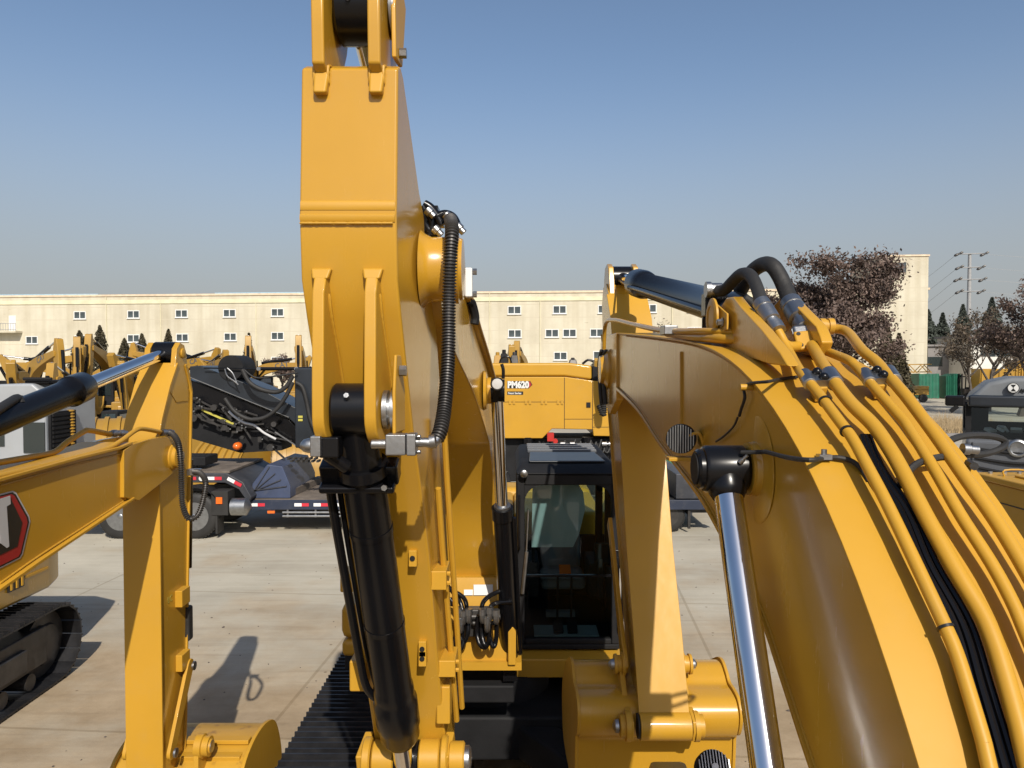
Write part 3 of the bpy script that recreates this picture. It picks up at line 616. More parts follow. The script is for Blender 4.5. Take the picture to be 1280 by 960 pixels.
    b = MB(); b.cyl((e[0], 0, e[1]), ((e[0] + f_[0]) / 2, 0, (e[1] + f_[1]) / 2), 0.09, seg=10); b.cyl(((e[0] + f_[0]) / 2, 0, (e[1] + f_[1]) / 2), (f_[0], 0, f_[1]), 0.05, seg=8); b.build('bucket_cylinder', 'black_gloss', t)
    if logo:
        p = rot([(3.7, 0.58)], ba, foot)[0]
        text('CAT', 0.5, 'lettering', 'grey_paint', bm_, frameM((p[0], -0.268, p[1]), (math.cos(ba - 0.2), 0, math.sin(ba - 0.2)), (-math.sin(ba - 0.2), 0, math.cos(ba - 0.2))), 0.004, bold=0.01)
    return t
protoA = far_excavator('x', 27, -95); protoB = far_excavator('x', 32, -80); protoC = far_excavator('x', 22, -112)
R90 = math.pi / 2
# (pixel x of the machine centre, distance, facing angle from +X in degrees, prototype, scale, label)
FE = [(-20, 47, 2, protoA, 1.0, 'side-on excavator with lettering on its boom, leftmost of the far row'),
      (96, 50, -60, protoB, 1.0, 'excavator with its lit stick hanging right below the lettered boom'),
      (138, 52, 200, protoC, 1.0, 'excavator reaching left between the two leftmost cypresses'),
      (150, 54, -80, protoB, 1.05, 'excavator whose bright stick head stands beside the tallest cypress'),
      (168, 46, -70, protoC, 0.9, 'excavator with a low stick behind the chrome rod'),
      (190, 56, -20, protoA, 1.0, 'excavator behind the left-hand stick, boom pointing right'),
      (262, 58, 185, protoB, 1.0, 'excavator with its boom pointing left above the olive shrub'),
      (318, 57, -75, protoB, 1.05, 'excavator with a bright stick head under the lone cypress'),
      (275, 55, 5, protoC, 1.0, 'excavator boom just right of the black drum'),
      (380, 56, -78, protoB, 1.05, 'excavator whose stick head stands right of the brown shrub'),
      (342, 50, 160, protoC, 0.95, 'excavator low behind the sagging black hoses'),
      (40, 36, -65, protoC, 0.9, 'nearer excavator behind the white truck cab roof'),
      (128, 31, -85, protoB, 0.72, 'nearer small excavator whose dark cab shows under the chrome rod'),
      (630, 52, -85, protoA, 1.0, 'excavator head rising above the left end of the milling machine'),
      (662, 55, -100, protoB, 0.98, 'excavator head above the milling machine lettering'),
      (735, 58, -90, protoC, 0.95, 'excavator head above the right end of the milling machine'),
      (18, 43, -35, protoB, 0.95, 'excavator with its stick raised above the roof of the white truck cab'),
      (76, 55, 10, protoC, 0.95, 'excavator boom in the gap between the lettered boom and the tallest cypress'),
      (215, 49, -95, protoC, 1.0, 'excavator just right of the black rod-end hub of the left-hand stick'),
      (246, 53, -50, protoA, 0.95, 'excavator behind the tip of the black conveyor'),
      (300, 60, 175, protoA, 1.0, 'excavator with boom pointing left below the lone cypress'),
      (535, 54, -80, protoB, 1.0, 'excavator hidden behind the tall central stick')]
used = set()
for px, Y, ang, pr, sc, lb in FE:
    if px == 535: continue
    o = pr if id(pr) not in used else clone(pr); used.add(id(pr))
    q = P(px, 455, Y); o.location = (q.x, Y, 0); o.rotation_euler = (0, 0, rad(ang)); o.scale = (sc, sc, sc); o['label'] = lb
# crane jib beside the tower
q = P(1128, 492, 80); q.z = 0; cr = thing('lattice_crane', 'folded orange lattice crane jib lying low beside the cream tower', 'crane', (q.x, q.y, 0)); k = q.y / F
b = MB(); z0 = P(1128, 466, 80).z
for y_ in (0, 0.7):
    for zz in (0, 0.8): b.beam((q.x - 3.2, q.y + y_, z0 + zz), (q.x + 3.0, q.y + y_, z0 + zz + 0.1), 0.1, 0.1)
    for i in range(8): b.beam((q.x - 3.2 + i * 0.78, q.y + y_, z0 + (i % 2) * 0.8), (q.x - 2.42 + i * 0.78, q.y + y_, z0 + 0.8 - (i % 2) * 0.8), 0.07, 0.07)
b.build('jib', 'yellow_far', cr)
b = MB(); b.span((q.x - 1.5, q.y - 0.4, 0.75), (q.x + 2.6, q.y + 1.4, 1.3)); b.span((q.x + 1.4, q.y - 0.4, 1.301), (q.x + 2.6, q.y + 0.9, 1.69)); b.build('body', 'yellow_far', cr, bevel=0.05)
for sx in (-1.0, 0.6, 2.0): b = MB(); b.cyl((q.x + sx, q.y - 0.5, 0.42), (q.x + sx, q.y - 0.15, 0.42), 0.42); b.build('wheel', 'rubber', cr)
# forklift
q = P(1214, 490, 86); q.z = 0; fk = thing('forklift', 'dark forklift with overhead guard beside the green covered crates', 'forklift', (q.x, q.y, 0))
b = MB(); b.span((q.x - 0.7, q.y, 0.4), (q.x + 1.3, q.y + 1.2, 1.2)); b.span((q.x + 0.7, q.y + 0.05, 1.2), (q.x + 1.3, q.y + 1.15, 1.5)); b.build('body', 'wood', fk, bevel=0.06)
b = MB()
for sx in (-0.65, 0.75):
    for sy in (0.06, 1.14): b.beam((q.x + sx, q.y + sy, 1.15), (q.x + sx * 0.9, q.y + sy, 2.5), 0.09, 0.09)
b.span((q.x - 0.75, q.y, 2.5), (q.x + 0.8, q.y + 1.2, 2.62)); b.build('overhead_guard', 'black_matte', fk)
b = MB(); b.span((q.x - 0.95, q.y + 0.25, 0.1), (q.x - 0.82, q.y + 0.37, 2.9)); b.span((q.x - 0.95, q.y + 0.85, 0.1), (q.x - 0.82, q.y + 0.97, 2.9)); b.span((q.x - 0.96, q.y + 0.371, 2.6), (q.x - 0.81, q.y + 0.849, 2.75)); b.build('mast', 'black_matte', fk)
for sx in (-0.4, 0.95): b = MB(); b.cyl((q.x + sx, q.y - 0.05, 0.38), (q.x + sx, q.y + 0.2, 0.38), 0.38); b.build('wheel', 'rubber', fk)
b = MB(); b.span((q.x - 0.2, q.y + 0.3, 1.2), (q.x + 0.35, q.y + 0.9, 1.35)); b.span((q.x + 0.25, q.y + 0.3, 1.35), (q.x + 0.38, q.y + 0.9, 1.9)); b.build('seat', 'black_matte', fk)
# yellow generator/loader bodies far right
for px, pyt, pyb, wv, lb in ((1248, 461, 478, 4.2, 'yellow skip between the forklift and the right edge'), (1276, 450, 482, 1.6, 'tall yellow cabinet at the right edge behind the grey truck')):
    q = P(px, pyt, 84); r = thing('yellow_container' if wv > 2 else 'equipment_cabinet', lb, 'container' if wv > 2 else 'cabinet', (q.x, 84, 0))
    b = MB(); b.plate([(84, 0.25), (83.8, q.z), (85.6, q.z), (85.4, 0.25)], q.x - wv / 2, q.x + wv / 2); b.build('shell', 'yellow_far', r, bevel=0.04)
    b = MB()
    for i in range(5): b.span((q.x - wv / 2 + 0.1 + i * (wv - 0.3) / 4, 83.72, 0.3), (q.x - wv / 2 + 0.2 + i * (wv - 0.3) / 4, 83.85, q.z - 0.1))
    b.build('ribs', 'yellow_far', r)
    b = MB(); b.span((q.x - wv / 2, 84.1, 0), (q.x + wv / 2, 85.3, 0.24)); b.build('skid', 'steel_dark', r)
# ribbed buckets lying behind the truck
def ribbed_bucket(label, loc, rz, s):
    t = thing('spare_bucket', label, 'bucket', (0, 0, 0), 'ribbed digger buckets behind the lorry')
    pr = curve2([(0.0, 0.0), (0.15, 0.75), (0.55, 1.25), (1.1, 1.45), (1.7, 1.2), (2.0, 0.6), (1.95, 0.0)], 5)
    n = len(pr); inn = [(x * 0.93 + 0.07, z * 0.93) for x, z in pr]
    b = MB(); b.add([(-0.9, x, z) for x, z in pr] + [(0.9, x, z) for x, z in pr] + [(-0.9, x, z) for x, z in inn] + [(0.9, x, z) for x, z in inn],
        [(i, i + 1, i + 1 + n, i + n) for i in range(n - 1)] + [(i + 2 * n, i + 3 * n, i + 1 + 3 * n, i + 1 + 2 * n) for i in range(n - 1)] + [(i, i + 2 * n, i + 1 + 2 * n, i + 1) for i in range(n - 1)] + [(i + n, i + 1 + n, i + 1 + 3 * n, i + 3 * n) for i in range(n - 1)])
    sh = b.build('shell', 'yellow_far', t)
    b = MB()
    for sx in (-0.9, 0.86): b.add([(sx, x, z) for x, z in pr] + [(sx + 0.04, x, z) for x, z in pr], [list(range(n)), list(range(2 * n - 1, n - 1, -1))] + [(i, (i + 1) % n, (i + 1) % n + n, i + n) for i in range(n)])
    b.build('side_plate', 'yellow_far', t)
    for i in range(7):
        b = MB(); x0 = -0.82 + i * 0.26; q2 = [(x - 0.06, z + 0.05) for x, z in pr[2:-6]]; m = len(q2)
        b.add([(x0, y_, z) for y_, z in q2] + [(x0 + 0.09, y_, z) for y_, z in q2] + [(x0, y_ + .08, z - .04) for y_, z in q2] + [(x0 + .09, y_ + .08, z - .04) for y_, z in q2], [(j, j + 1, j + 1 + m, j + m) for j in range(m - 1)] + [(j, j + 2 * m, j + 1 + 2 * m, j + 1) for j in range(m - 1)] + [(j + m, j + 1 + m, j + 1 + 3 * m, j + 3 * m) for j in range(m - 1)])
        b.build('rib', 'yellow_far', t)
    t.location = loc; t.rotation_euler = (0, 0, rz); t.scale = (s, s, s); return t
rb = ribbed_bucket('ribbed yellow bucket right of the white truck cab', (P(128, 500, 25).x, 25, 0), 0.4, 1.45)
for px, Y, rz, s, lb in ((262, 24, -0.3, 1.05, 'ribbed yellow bucket under the black conveyor'), (378, 25, 0.2, 1.15, 'ribbed yellow bucket above the trailer deck'), (162, 28, -0.5, 1.5, 'ribbed yellow bucket close behind the left-hand stick')):
    c = clone(rb); c.location = (P(px, 500, Y).x, Y, 0); c.rotation_euler = (0, 0, rz); c.scale = (s, s, s); c['label'] = lb
# ================================================================ LORRY, TRAILER, MILLING MACHINE
def wheel(parent, x, y, r, wdt, side=-1, rimm='zinc', name='wheel'):
    # axle along Y, outer face towards -Y when side = -1
    y0 = y; y1 = y - side * wdt
    t = MB(); prof = [(0, r * 0.60), (0, r * 0.86), (0.02, r * 0.95), (0.05, r), (wdt - 0.05, r), (wdt - 0.02, r * 0.95), (wdt, r * 0.86), (wdt, r * 0.6)]
    t.lathe((x, y0, r), (x, y1, r), prof, 36)
    for i in range(40):
        a = 2 * math.pi * i / 40; R = Matrix.Rotation(-a, 3, 'Y'); t.box(Vector((x, (y0 + y1) / 2, r)) + R @ Vector((r + 0.003, 0, 0)), (0.018, wdt * 0.72, r * 0.09), R)
    w_ = t.build(name, 'rubber', parent)
    m = MB(); d = 1 if y1 > y0 else -1
    m.lathe((x, y0 - d * 0.004, r), (x, y0 + d * 0.2, r), [(0, r * 0.58), (0.0, r * 0.62), (0.02, r * 0.62), (0.03, r * 0.50), (0.09, r * 0.46), (0.10, r * 0.20), (0.03, r * 0.18), (0.0, r * 0.12), (-0.01, 0.01)], 30)
    for i in range(10):
        a = 2 * math.pi * i / 10; m.bolt((x + math.cos(a) * r * 0.27, y0 + d * 0.10, r + math.sin(a) * r * 0.27), (0, -d, 0), 0.02, 0.04)
    m.build('rim', rimm, w_); h = MB()
    for i in range(8):
        a = 2 * math.pi * (i + .5) / 8; c = Vector((x + math.cos(a) * r * 0.38, y0 + d * 0.085, r + math.sin(a) * r * 0.38)); h.cyl(c, c + Vector((0, d * 0.03, 0)), r * 0.055, seg=10)
    h.build('rim_hole', 'label_black', w_)
    return w_
YW = 17.25
xL = P(-70, 560, 17).x; xR = P(104, 560, 17).x
lor = thing('tractor_truck', 'white cabbed tractor truck facing left, coupled to the lowbed trailer', 'truck', (P(100, 600, 18.3).x, 18.3, 0))
zt = P(50, 479, 17.3).z
b = MB(); x0, x1 = xL, P(64, 560, 17.3).x
sec = [(x0 + 0.15, 1.15), (x1, 1.15), (x1, zt - 0.25), (x1 - 0.3, zt), (x0 + 1.1, zt - 0.02), (x0 + 0.35, zt - 0.5), (x0, 2.0)]
vs = [(x, 17.1, z) for x, z in sec] + [(x, 19.2, z) for x, z in sec]; n = len(sec)
b.add(vs, [list(range(n)), list(range(2 * n - 1, n - 1, -1))] + [(i + n, (i + 1) % n + n, (i + 1) % n, i) for i in range(n)]); cabT = b.build('cab', 'grey_white', lor, bevel=0.06)
b = MB(); a = P(29, 528, 17.08); c = P(56, 566, 17.08); b.span((a.x, 17.07, c.z), (c.x, 17.10, a.z)); b.span((x0 + 0.5, 17.07, 2.15), (x0 + 1.3, 17.10, 2.95)); wn_ = b.build('side_window', 'dark_glass', cabT)
b = MB(); a = P(62, 515, 17.3); c = P(88, 566, 17.3); b.span((x1, 17.2, c.z), (x1 + 0.06, 18.2, a.z))
for i in range(9): b.span((x1 + 0.05, 17.25, c.z + 0.03 + i * 0.10), (x1 + 0.09, 18.15, c.z + 0.09 + i * 0.10))
b.build('air_intake', 'black_matte', cabT)
b = MB(); b.span((P(26, 480, 17.1).x, 17.25, zt + 0.0), (x1, 19.1, zt + 0.06))
for yy in (17.2, 19.1): b.cyl((P(26, 480, 17.1).x, yy, zt + 0.1), (x1 + 0.1, yy, zt + 0.1), 0.035, seg=8)
b.build('roof_rack', 'black_matte', lor)
b = MB(); b.span((P(26, 480, 17.1).x, 17.065, zt - 0.52), (x1 + 0.01, 17.10, zt - 0.27)); b.build('roof_stripe', 'black_matte', cabT)
b = MB(); b.ringed([P(88, 512, 18.0), P(89, 540, 18.0), P(88, 575, 18.0)], 0.07, 0.07, 0.02); b.build('coiled_air_line', 'yellow_far', lor)
xe = P(300, 600, 18).x
b = MB()
for yy in (17.75, 18.75): b.span((x0 + 0.8, yy, 0.72), (xe - 0.1, yy + 0.1, 1.0))
b.span((x1 + 0.1, 17.75, 0.6), (x1 + 1.0, 17.9, 1.05)); b.build('chassis_frame', 'trailer_dark', lor)
b = MB(); b.cyl((x1 + 0.25, 17.35, 0.75), (x1 + 1.0, 17.35, 0.75), 0.3, seg=20); b.build('fuel_tank', 'zinc', lor)
for px in (150, 243):
    xx = P(px, 646, YW).x; wheel(lor, xx, YW, 0.52, 0.3); wheel(lor, xx, 19.5, 0.52, 0.3, side=1)
xw1 = P(150, 646, YW).x; xw2 = P(243, 646, YW).x
wheel(lor, x0 + 1.3, YW - 0.02, 0.52, 0.3)
b = MB()
for xx in (xw1, xw2):
    pr = [(xx + 0.62 * math.cos(rad(a_)), 0.56 + 0.62 * math.sin(rad(a_))) for a_ in range(20, 165, 12)]; m = len(pr)
    b.add([(x, YW - 0.02, z) for x, z in pr] + [(x, YW + 0.4, z) for x, z in pr] + [(x, YW - 0.02, z + 0.03) for x, z in pr] + [(x, YW + 0.4, z + 0.03) for x, z in pr],
          [(i, i + 1, i + 1 + m, i + m) for i in range(m - 1)] + [(i + 2 * m, i + 3 * m, i + 1 + 3 * m, i + 1 + 2 * m) for i in range(m - 1)] + [(i, i + 2 * m, i + 1 + 2 * m, i + 1) for i in range(m - 1)])
b.build('mudguard', 'black_matte', lor)
xm = P(270, 646, YW).x
b = MB(); b.span((xm - 0.10, YW - 0.02, 0.55), (xm + 0.28, YW + 0.42, 1.1)); b.span((xm - 0.02, YW, 0.12), (xm + 0.03, YW + 0.4, 0.6)); b.build('mudflap', 'rubber', lor, bevel=0.01)
b = MB(); b.span((xm + 0.02, YW - 0.05, 0.82), (xm + 0.16, YW - 0.022, 0.97)); b.build('tail_light', 'orange_lens', lor)
b = MB(); b.lathe((xm + 0.3, YW + 0.15, 0.72), (xm + 0.75, YW + 0.15, 0.72), [(0, .03), (0.02, .2), (0.35, .2), (0.45, .05)]); b.build('air_tank', 'zinc', lor)
# lowbed trailer
YD = 17.9; YB = 20.6
tr = thing('lowbed_trailer', 'dark navy lowbed trailer with timber deck carrying the yellow milling machine', 'trailer', (P(600, 600, 19).x, 19.2, 0))
dx0 = P(306, 625, YD).x; dx1 = P(905, 625, YD).x; zd = P(500, 626, YD).z
b = MB(); b.span((dx0 + 0.15, YD + 0.05, zd - 0.03), (dx1 - 2.0, YB - 0.05, zd + 0.012)); b.build('deck', 'wood', tr)
b = MB()
for i in range(17): b.span((dx0 + 0.2, YD + 0.07 + i * 0.155, zd + 0.0125), (dx1 - 2.0, YD + 0.07 + i * 0.155 + 0.13, zd + 0.035))
b.build('deck_board', 'wood', tr)
b = MB(); b.span((dx0, YD - 0.06, zd - 0.20), (dx1, YD + 0.04, zd + 0.02)); b.span((dx0, YB - 0.04, zd - 0.2), (dx1, YB + 0.06, zd + 0.02)); b.span((dx0, YD + 0.041, zd - 0.2), (dx0 + 0.13, YB - 0.041, zd + 0.018)); b.build('side_rail', 'navy', tr, bevel=0.008)
b = MB()
for i in range(18): b.span((dx0 + 0.9 + i * 0.6, YD + 0.05, zd - 0.35), (dx0 + 1.0 + i * 0.6, YB - 0.05, zd - 0.04))
for yy in (18.6, 19.8): b.span((dx0 + 0.5, yy, zd - 0.42), (dx1 - 0.2, yy + 0.16, zd - 0.05))
b.build('cross_member', 'trailer_dark', tr)
b = MB()
for k in (0.27, 0.36): b.cyl((dx0 + 0.9, YD - 0.02, zd - k), (dx0 + 8.5, YD - 0.02, zd - k), 0.026, seg=10)
for i in range(12): b.span((dx0 + 1.0 + i * 0.66, YD - 0.03, zd - 0.39), (dx0 + 1.04 + i * 0.66, YD + 0.02, zd - 0.2))
b.build('side_guard', 'zinc', tr)
def marker(parent, px, py, Y, wv=0.34, hv=0.075, ang=0.0):
    q = P(px, py, Y); R = Matrix.Rotation(-ang, 3, 'Y')
    b = MB(); b.box(q + R @ Vector((-wv / 4, 0, 0)), (wv / 2, 0.006, hv), R); b.build('white_reflector', 'reflector_white', parent)
    b = MB(); b.box(q + R @ Vector((wv / 4, 0, 0)), (wv / 2, 0.006, hv), R); b.build('red_reflector', 'reflector_red', parent)
for px in (322, 377, 401, 426, 540, 590, 640, 690): marker(tr, px, 631, YD - 0.065)
marker(tr, 880, 619.5, YD - 0.065, 0.3)
b = MB(); q = P(339, 640, YD - 0.07); b.box(q, (0.17, 0.03, 0.06)); b.build('side_marker_lamp', 'orange_lens', tr)
# gooseneck above the tractor's rear wheels
zg = P(240, 592, 17.6).z; gx0 = P(150, 590, 17.6).x; gx1 = P(318, 590, 17.6).x
sec = [(gx0, zg), (P(283, 592, 17.6).x, zg), (P(303, 603, 17.6).x, P(303, 603, 17.6).z), (P(314, 622, 17.6).x, P(314, 622, 17.6).z), (P(309, 628, 17.6).x, P(309, 628, 17.6).z), (P(298, 612, 17.6).x, P(298, 612, 17.6).z), (P(281, 603, 17.6).x, zg - 0.22), (gx0, zg - 0.20)]
b = MB(); n = len(sec); b.add([(x, 17.62, z) for x, z in sec] + [(x, 20.2, z) for x, z in sec], [list(range(n)), list(range(2 * n - 1, n - 1, -1))] + [(i + n, (i + 1) % n + n, (i + 1) % n, i) for i in range(n)]); gn = b.build('gooseneck', 'trailer_dark', tr, bevel=0.015)
b = MB(); b.span((gx0 + 0.3, 17.7, zg), (P(285, 590, 17.6).x, 20.1, zg + 0.05)); b.build('gooseneck_deck', 'wood', tr)
for px, ang in ((236, 0), (268, 0)): marker(gn, px, 598, 17.61)
marker(gn, 293, 602.5, 17.60, 0.36, 0.08, rad(-28))
b = MB(); q = P(252, 598, 17.6); b.cyl(q, q + Vector((0, -0.02, 0)), 0.06, seg=16); b.build('round_mark', 'label_white', gn)
b = MB(); q = P(238, 577, 17.9); b.box(q + Vector((0, .4, 0)), (0.7, 0.8, 0.22)); b.build('tool_box', 'black_matte', tr, bevel=0.03)
# blue ramp cover with ribs
c0 = P(311, 620, 17.95); 
sec = [(P(311, 622, 17.95), 0), (P(333, 582, 17.95), 0), (P(360, 577, 18.6), 0), (P(366, 596, 18.6), 0)]
x_a, x_b, x_c, x_d = P(312, 620, 17.95).x, P(333, 580, 17.95).x, P(352, 577, 17.95).x, P(362, 612, 17.95).x
z_a, z_b = zd + 0.04, P(333, 581, 17.95).z
sec = [(x_a, z_a), (x_a + 0.05, z_a + 0.35), (x_b, z_b), (x_c, z_b - 0.05), (x_d, z_a + 0.3), (x_d, z_a)]
b = MB(); n = len(sec); b.add([(x, 18.0, z) for x, z in sec] + [(x, 20.3, z) for x, z in sec], [list(range(n)), list(range(2 * n - 1, n - 1, -1))] + [(i + n, (i + 1) % n + n, (i + 1) % n, i) for i in range(n)])
rc = b.build('ramp_box', 'ramp_blue', tr, bevel=0.02)
b = MB()
for fx in (0.1, 0.35, 0.6, 0.85):
    b.beam((x_a + 0.05, 17.985, z_a + 0.1 + 0.1 * fx), (x_b + (x_d - x_b) * fx, 17.985, z_b - (0.75 * fx * (z_b - z_a))), 0.02, 0.035, up=(0, 1, 0))
b.build('rib', 'trailer_dark', rc)
b = MB(); b.beam((P(356, 622, 17.95).x, 18.1, zd + 0.12), (P(398, 590, 20.3).x + 0.0, 20.5, zd + 0.12), 0.17, 0.17); b.build('timber_beam', 'wood', tr, bevel=0.01)
# trailer axles at the right end
for px in (745, 790, 836): wheel(tr, P(px, 640, YD).x, YD + 0.05, 0.40, 0.3, rimm='steel_dark'); wheel(tr, P(px, 640, YD).x, YB - 0.05, 0.40, 0.3, side=1, rimm='steel_dark')
b = MB(); rx = P(846, 600, YD).x
b.face([(rx, YD + 0.1, zd + 0.021), (P(895, 600, YD).x, YD + 0.1, zd + 0.021), (P(893, 600, YD).x, YD + 0.1, zd + 0.18), (P(862, 600, YD).x, YD + 0.1, zd + 0.62), (rx, YD + 0.1, zd + 0.62)], (0, 2.4, 0))
b.build('folded_ramp', 'trailer_dark', tr, bevel=0.02)
b = MB(); q = P(893, 627, YD); b.span((q.x, YD - 0.08, q.z - 0.05), (q.x + 0.14, YD - 0.062, q.z + 0.03)); b.build('tail_light', 'reflector_red', tr)
b = MB(); q = P(861, 655, YD); b.span((q.x - 0.02, YD, 0.1), (q.x + 0.04, YD + 0.06, zd - 0.2)); b.build('landing_leg', 'steel_dark', tr)

# ---- milling machine on the trailer
YP = 18.55
pm = thing('milling_machine', 'yellow road milling machine lettered PM620 standing on the lowbed trailer', 'milling machine', (P(690, 600, 19.4).x, 19.4, zd + 0.035))
def pmx(px, py): q = P(px, py, YP); return (q.x, q.z)
def xzslab(b, pts, y0, y1):
    n = len(pts); b.add([(x, y0, z) for x, z in pts] + [(x, y1, z) for x, z in pts], [list(range(n)), list(range(2 * n - 1, n - 1, -1))] + [(i + n, (i + 1) % n + n, (i + 1) % n, i) for i in range(n)]); return b
out = [pmx(590, 548), pmx(678, 548), pmx(690, 536), pmx(741, 537), pmx(742, 545), pmx(795, 546), pmx(795, 480), pmx(742, 476), pmx(706, 471), pmx(590, 471)]
b = MB(); xzslab(b, out, YP, 20.5); body = b.build('body_panel', 'yellow', pm, bevel=0.02)
b = MB(); xzslab(b, [pmx(590, 470.4), pmx(706, 470.4), pmx(740, 475), pmx(740, 457), pmx(712, 453.5), pmx(590, 454)], YP + 0.02, 20.4); b.build('hood', 'yellow', pm, bevel=0.06)
b = MB(); xzslab(b, [pmx(740.6, 475.6), pmx(762, 479), pmx(762, 462), pmx(740.6, 457.4)], YP + 0.03, 20.4); b.build('air_filter_panel', 'black_matte', pm, bevel=0.02)
b = MB()
for (x0_, y0_, x1_, y1_) in ((705.2, 472, 705.8, 536), (627, 502.2, 705, 502.8), (705, 523.6, 741, 524.2), (740.4, 476, 741, 537), (741, 533.6, 762, 534.2), (626, 471, 626.6, 548)):
    a = P(x0_, y0_, YP); c = P(x1_, y1_, YP); b.span((a.x, YP - 0.003, c.z), (c.x, YP + 0.004, a.z))
b.build('panel_seam', 'label_black', body)
for px in (640, 660, 680, 700):
    q = P(px, 502.5, YP); b = MB(); b.box((q.x - 0.05, YP - 0.01, q.z), (0.05, 0.025, 0.11)); b.box((q.x + 0.05, YP - 0.01, q.z), (0.05, 0.025, 0.11)); b.build('hinge', 'yellow_worn', body)
b = MB(); q = P(735.5, 506, YP); b.box(q + Vector((0, -0.01, 0)), (0.10, 0.03, 0.12)); b.build('latch', 'black_matte', body)
def pmtext(s, px, py, size, m, nm, dy, bold=0.0, sx=1.0):
    q = P(px, py, YP); return text(s, size, nm, m, body, frameM((q.x, YP - dy, q.z), (1, 0, 0), (0, 0, 1)), 0.002, (sx, 1, 1), bold)
b = MB(); xzslab(b, [pmx(634, 485.5), pmx(661, 485.5), pmx(665.5, 481), pmx(663, 476.5), pmx(634, 476.5)], YP - 0.004, YP + 0.002); b.build('name_plate', 'label_black', body)
b = MB(); xzslab(b, [pmx(661, 485), pmx(664.5, 481), pmx(662.5, 477), pmx(661, 477)], YP - 0.006, YP - 0.003); b.build('name_plate_tip', 'label_red', body)
pmtext('PM620', 634.4, 484.6, 0.218, 'label_white', 'lettering', 0.009, 0.012, 0.86)
b = MB(); xzslab(b, [pmx(634, 493.5), pmx(654, 493.5), pmx(654, 489.3), pmx(634, 489.3)], YP - 0.004, YP + 0.002); b.build('small_name_plate', 'label_black', body)
pmtext('Next Series', 635, 492.6, 0.068, 'label_white', 'small_lettering', 0.008, 0.002, 1.0)
# conveyor hose / flexible duct hanging at the right end
b = MB(); b.ringed([P(750, 460, 18.3), P(752, 480, 18.2), P(755, 505, 18.2), P(754, 518, 18.2), P(751, 511, 18.25), P(749, 506, 18.3)], 0.07, 0.05, 0.012); b.build('flexible_duct', 'rubber', pm)
b = MB(); xzslab(b, [pmx(560, 549), pmx(795, 549), pmx(795, 600), pmx(560, 606)], YP + 0.25, 20.3); b.build('underframe', 'black_matte', pm, bevel=0.03)
b = MB()
for px in (612, 660, 735, 780): q = P(px, 560, YP); b.cyl((q.x, YP + 0.12, 1.4), (q.x, YP + 0.12, 2.2), 0.14, seg=14)
b.build('leg_column', 'black_gloss', pm)
for px in (600, 760):
    q = P(px, 600, YP); b = MB(); lp = stadium(q.x - 0.75, q.x + 0.75, zd + 0.04, zd + 0.66); xzslab(b, lp, YP - 0.05, YP + 0.28); b.build('crawler_track', 'track_steel', pm)
b = MB(); q = P(688, 546, YP - 0.02); b.box(q, (0.16, 0.2, 0.2)); q = P(694, 551, YP); b.cyl(q, q + Vector((0, -0.1, 0)), 0.06); b.build('red_valve', 'red_paint', pm)
b = MB()
for i in range(14):
    q = P(674 + i * 6.5, 552 + (i * 7) % 5, YP); b.hose([q, q + Vector((0.12, -0.12, -0.18 - 0.02 * (i % 4))), q + Vector((0.25, 0.0, 0.05))], 0.022, 5, 6)
b.build('hydraulic_hoses', 'rubber', pm)
b = MB()
for i, px in enumerate((700, 712, 752, 760)): q = P(px, 555, YP - 0.1); b.lathe(q, q + Vector((0.18, 0, 0)), [(0, .03), (.01, .06), (.12, .06), (.13, .03), (.18, .03)], 12)
b.build('hose_fittings', 'zinc', pm)
# items on top of the machine
for px, hpx, lb, m in ((622, 440, 'operator_console', 'yellow_far'), (630, 437, 'operator_seat', 'black_matte'), (643, 440, 'control_post', 'steel_dark'), (716, 447, 'exhaust_cap', 'steel_dark')):
    q = P(px, 456, 19.3); h_ = P(px, hpx, 19.3).z - q.z; b = MB()
    b.box(q + Vector((0, 0, h_ * 0.35)), (0.22, 0.3, h_ * 0.8), top=(0.7, 0.7)); b.cyl(q + Vector((0, 0, h_ * 0.7)), q + Vector((0, 0, h_)), 0.05, seg=10); b.build(lb, m, pm, bevel=0.02)
b = MB(); b.hose([P(624, 462, 18.7), P(626, 449, 18.7), P(636, 446, 18.7), P(640, 456, 18.7)], 0.02, 6, 8); b.hose([P(728, 455, 18.9), P(735, 450, 18.9), P(742, 452, 18.9)], 0.03, 6, 8); b.build('handrail', 'black_gloss', pm)
# left-hand rear mass of the machine, conveyor and its clutter
b = MB(); q0 = P(368, 460, 18.6); q1 = P(402, 560, 18.6); b.span((q0.x, 18.6, q1.z), (q1.x, 20.2, q0.z)); b.span((q1.x + 0.001, 18.9, P(1, 590, 18.9).z), (P(560, 500, 18.9).x, 20.2, P(1, 500, 18.9).z)); mast = b.build('conveyor_mast', 'black_navy', pm, bevel=0.03)
for dy_ in (0, 4): q = P(375.5, 521 + dy_, 18.58); b = MB(); b.box(q, (0.11, 0.012, 0.055)); b.build('warning_label', 'label_yellow', mast)
cv = [P(237, 458, 18.9), P(250, 457, 18.9), P(325, 486, 18.9), P(374, 512, 18.9), P(374, 535, 18.9), P(358, 520, 18.9), P(237, 472, 18.9)]
b = MB(); b.face(cv, (0, 1.3, 0)); conv = b.build('conveyor', 'black_navy', pm, bevel=0.02)
b = MB(); b.beam(P(236, 471, 18.86), P(361, 521.5, 18.86), 0.02, 0.02); b.beam(P(344, 540, 18.8), P(378, 562, 18.8), 0.03, 0.03); b.build('edge_trim', 'zinc', conv)
b = MB(); b.face([P(236, 474, 18.95), P(360, 524, 18.95), P(374, 538, 18.95), P(384, 562, 18.95), P(345, 545, 18.95), P(237, 500, 18.95)], (0, 1.1, 0)); b.build('conveyor_side', 'black_gloss', conv, bevel=0.01)
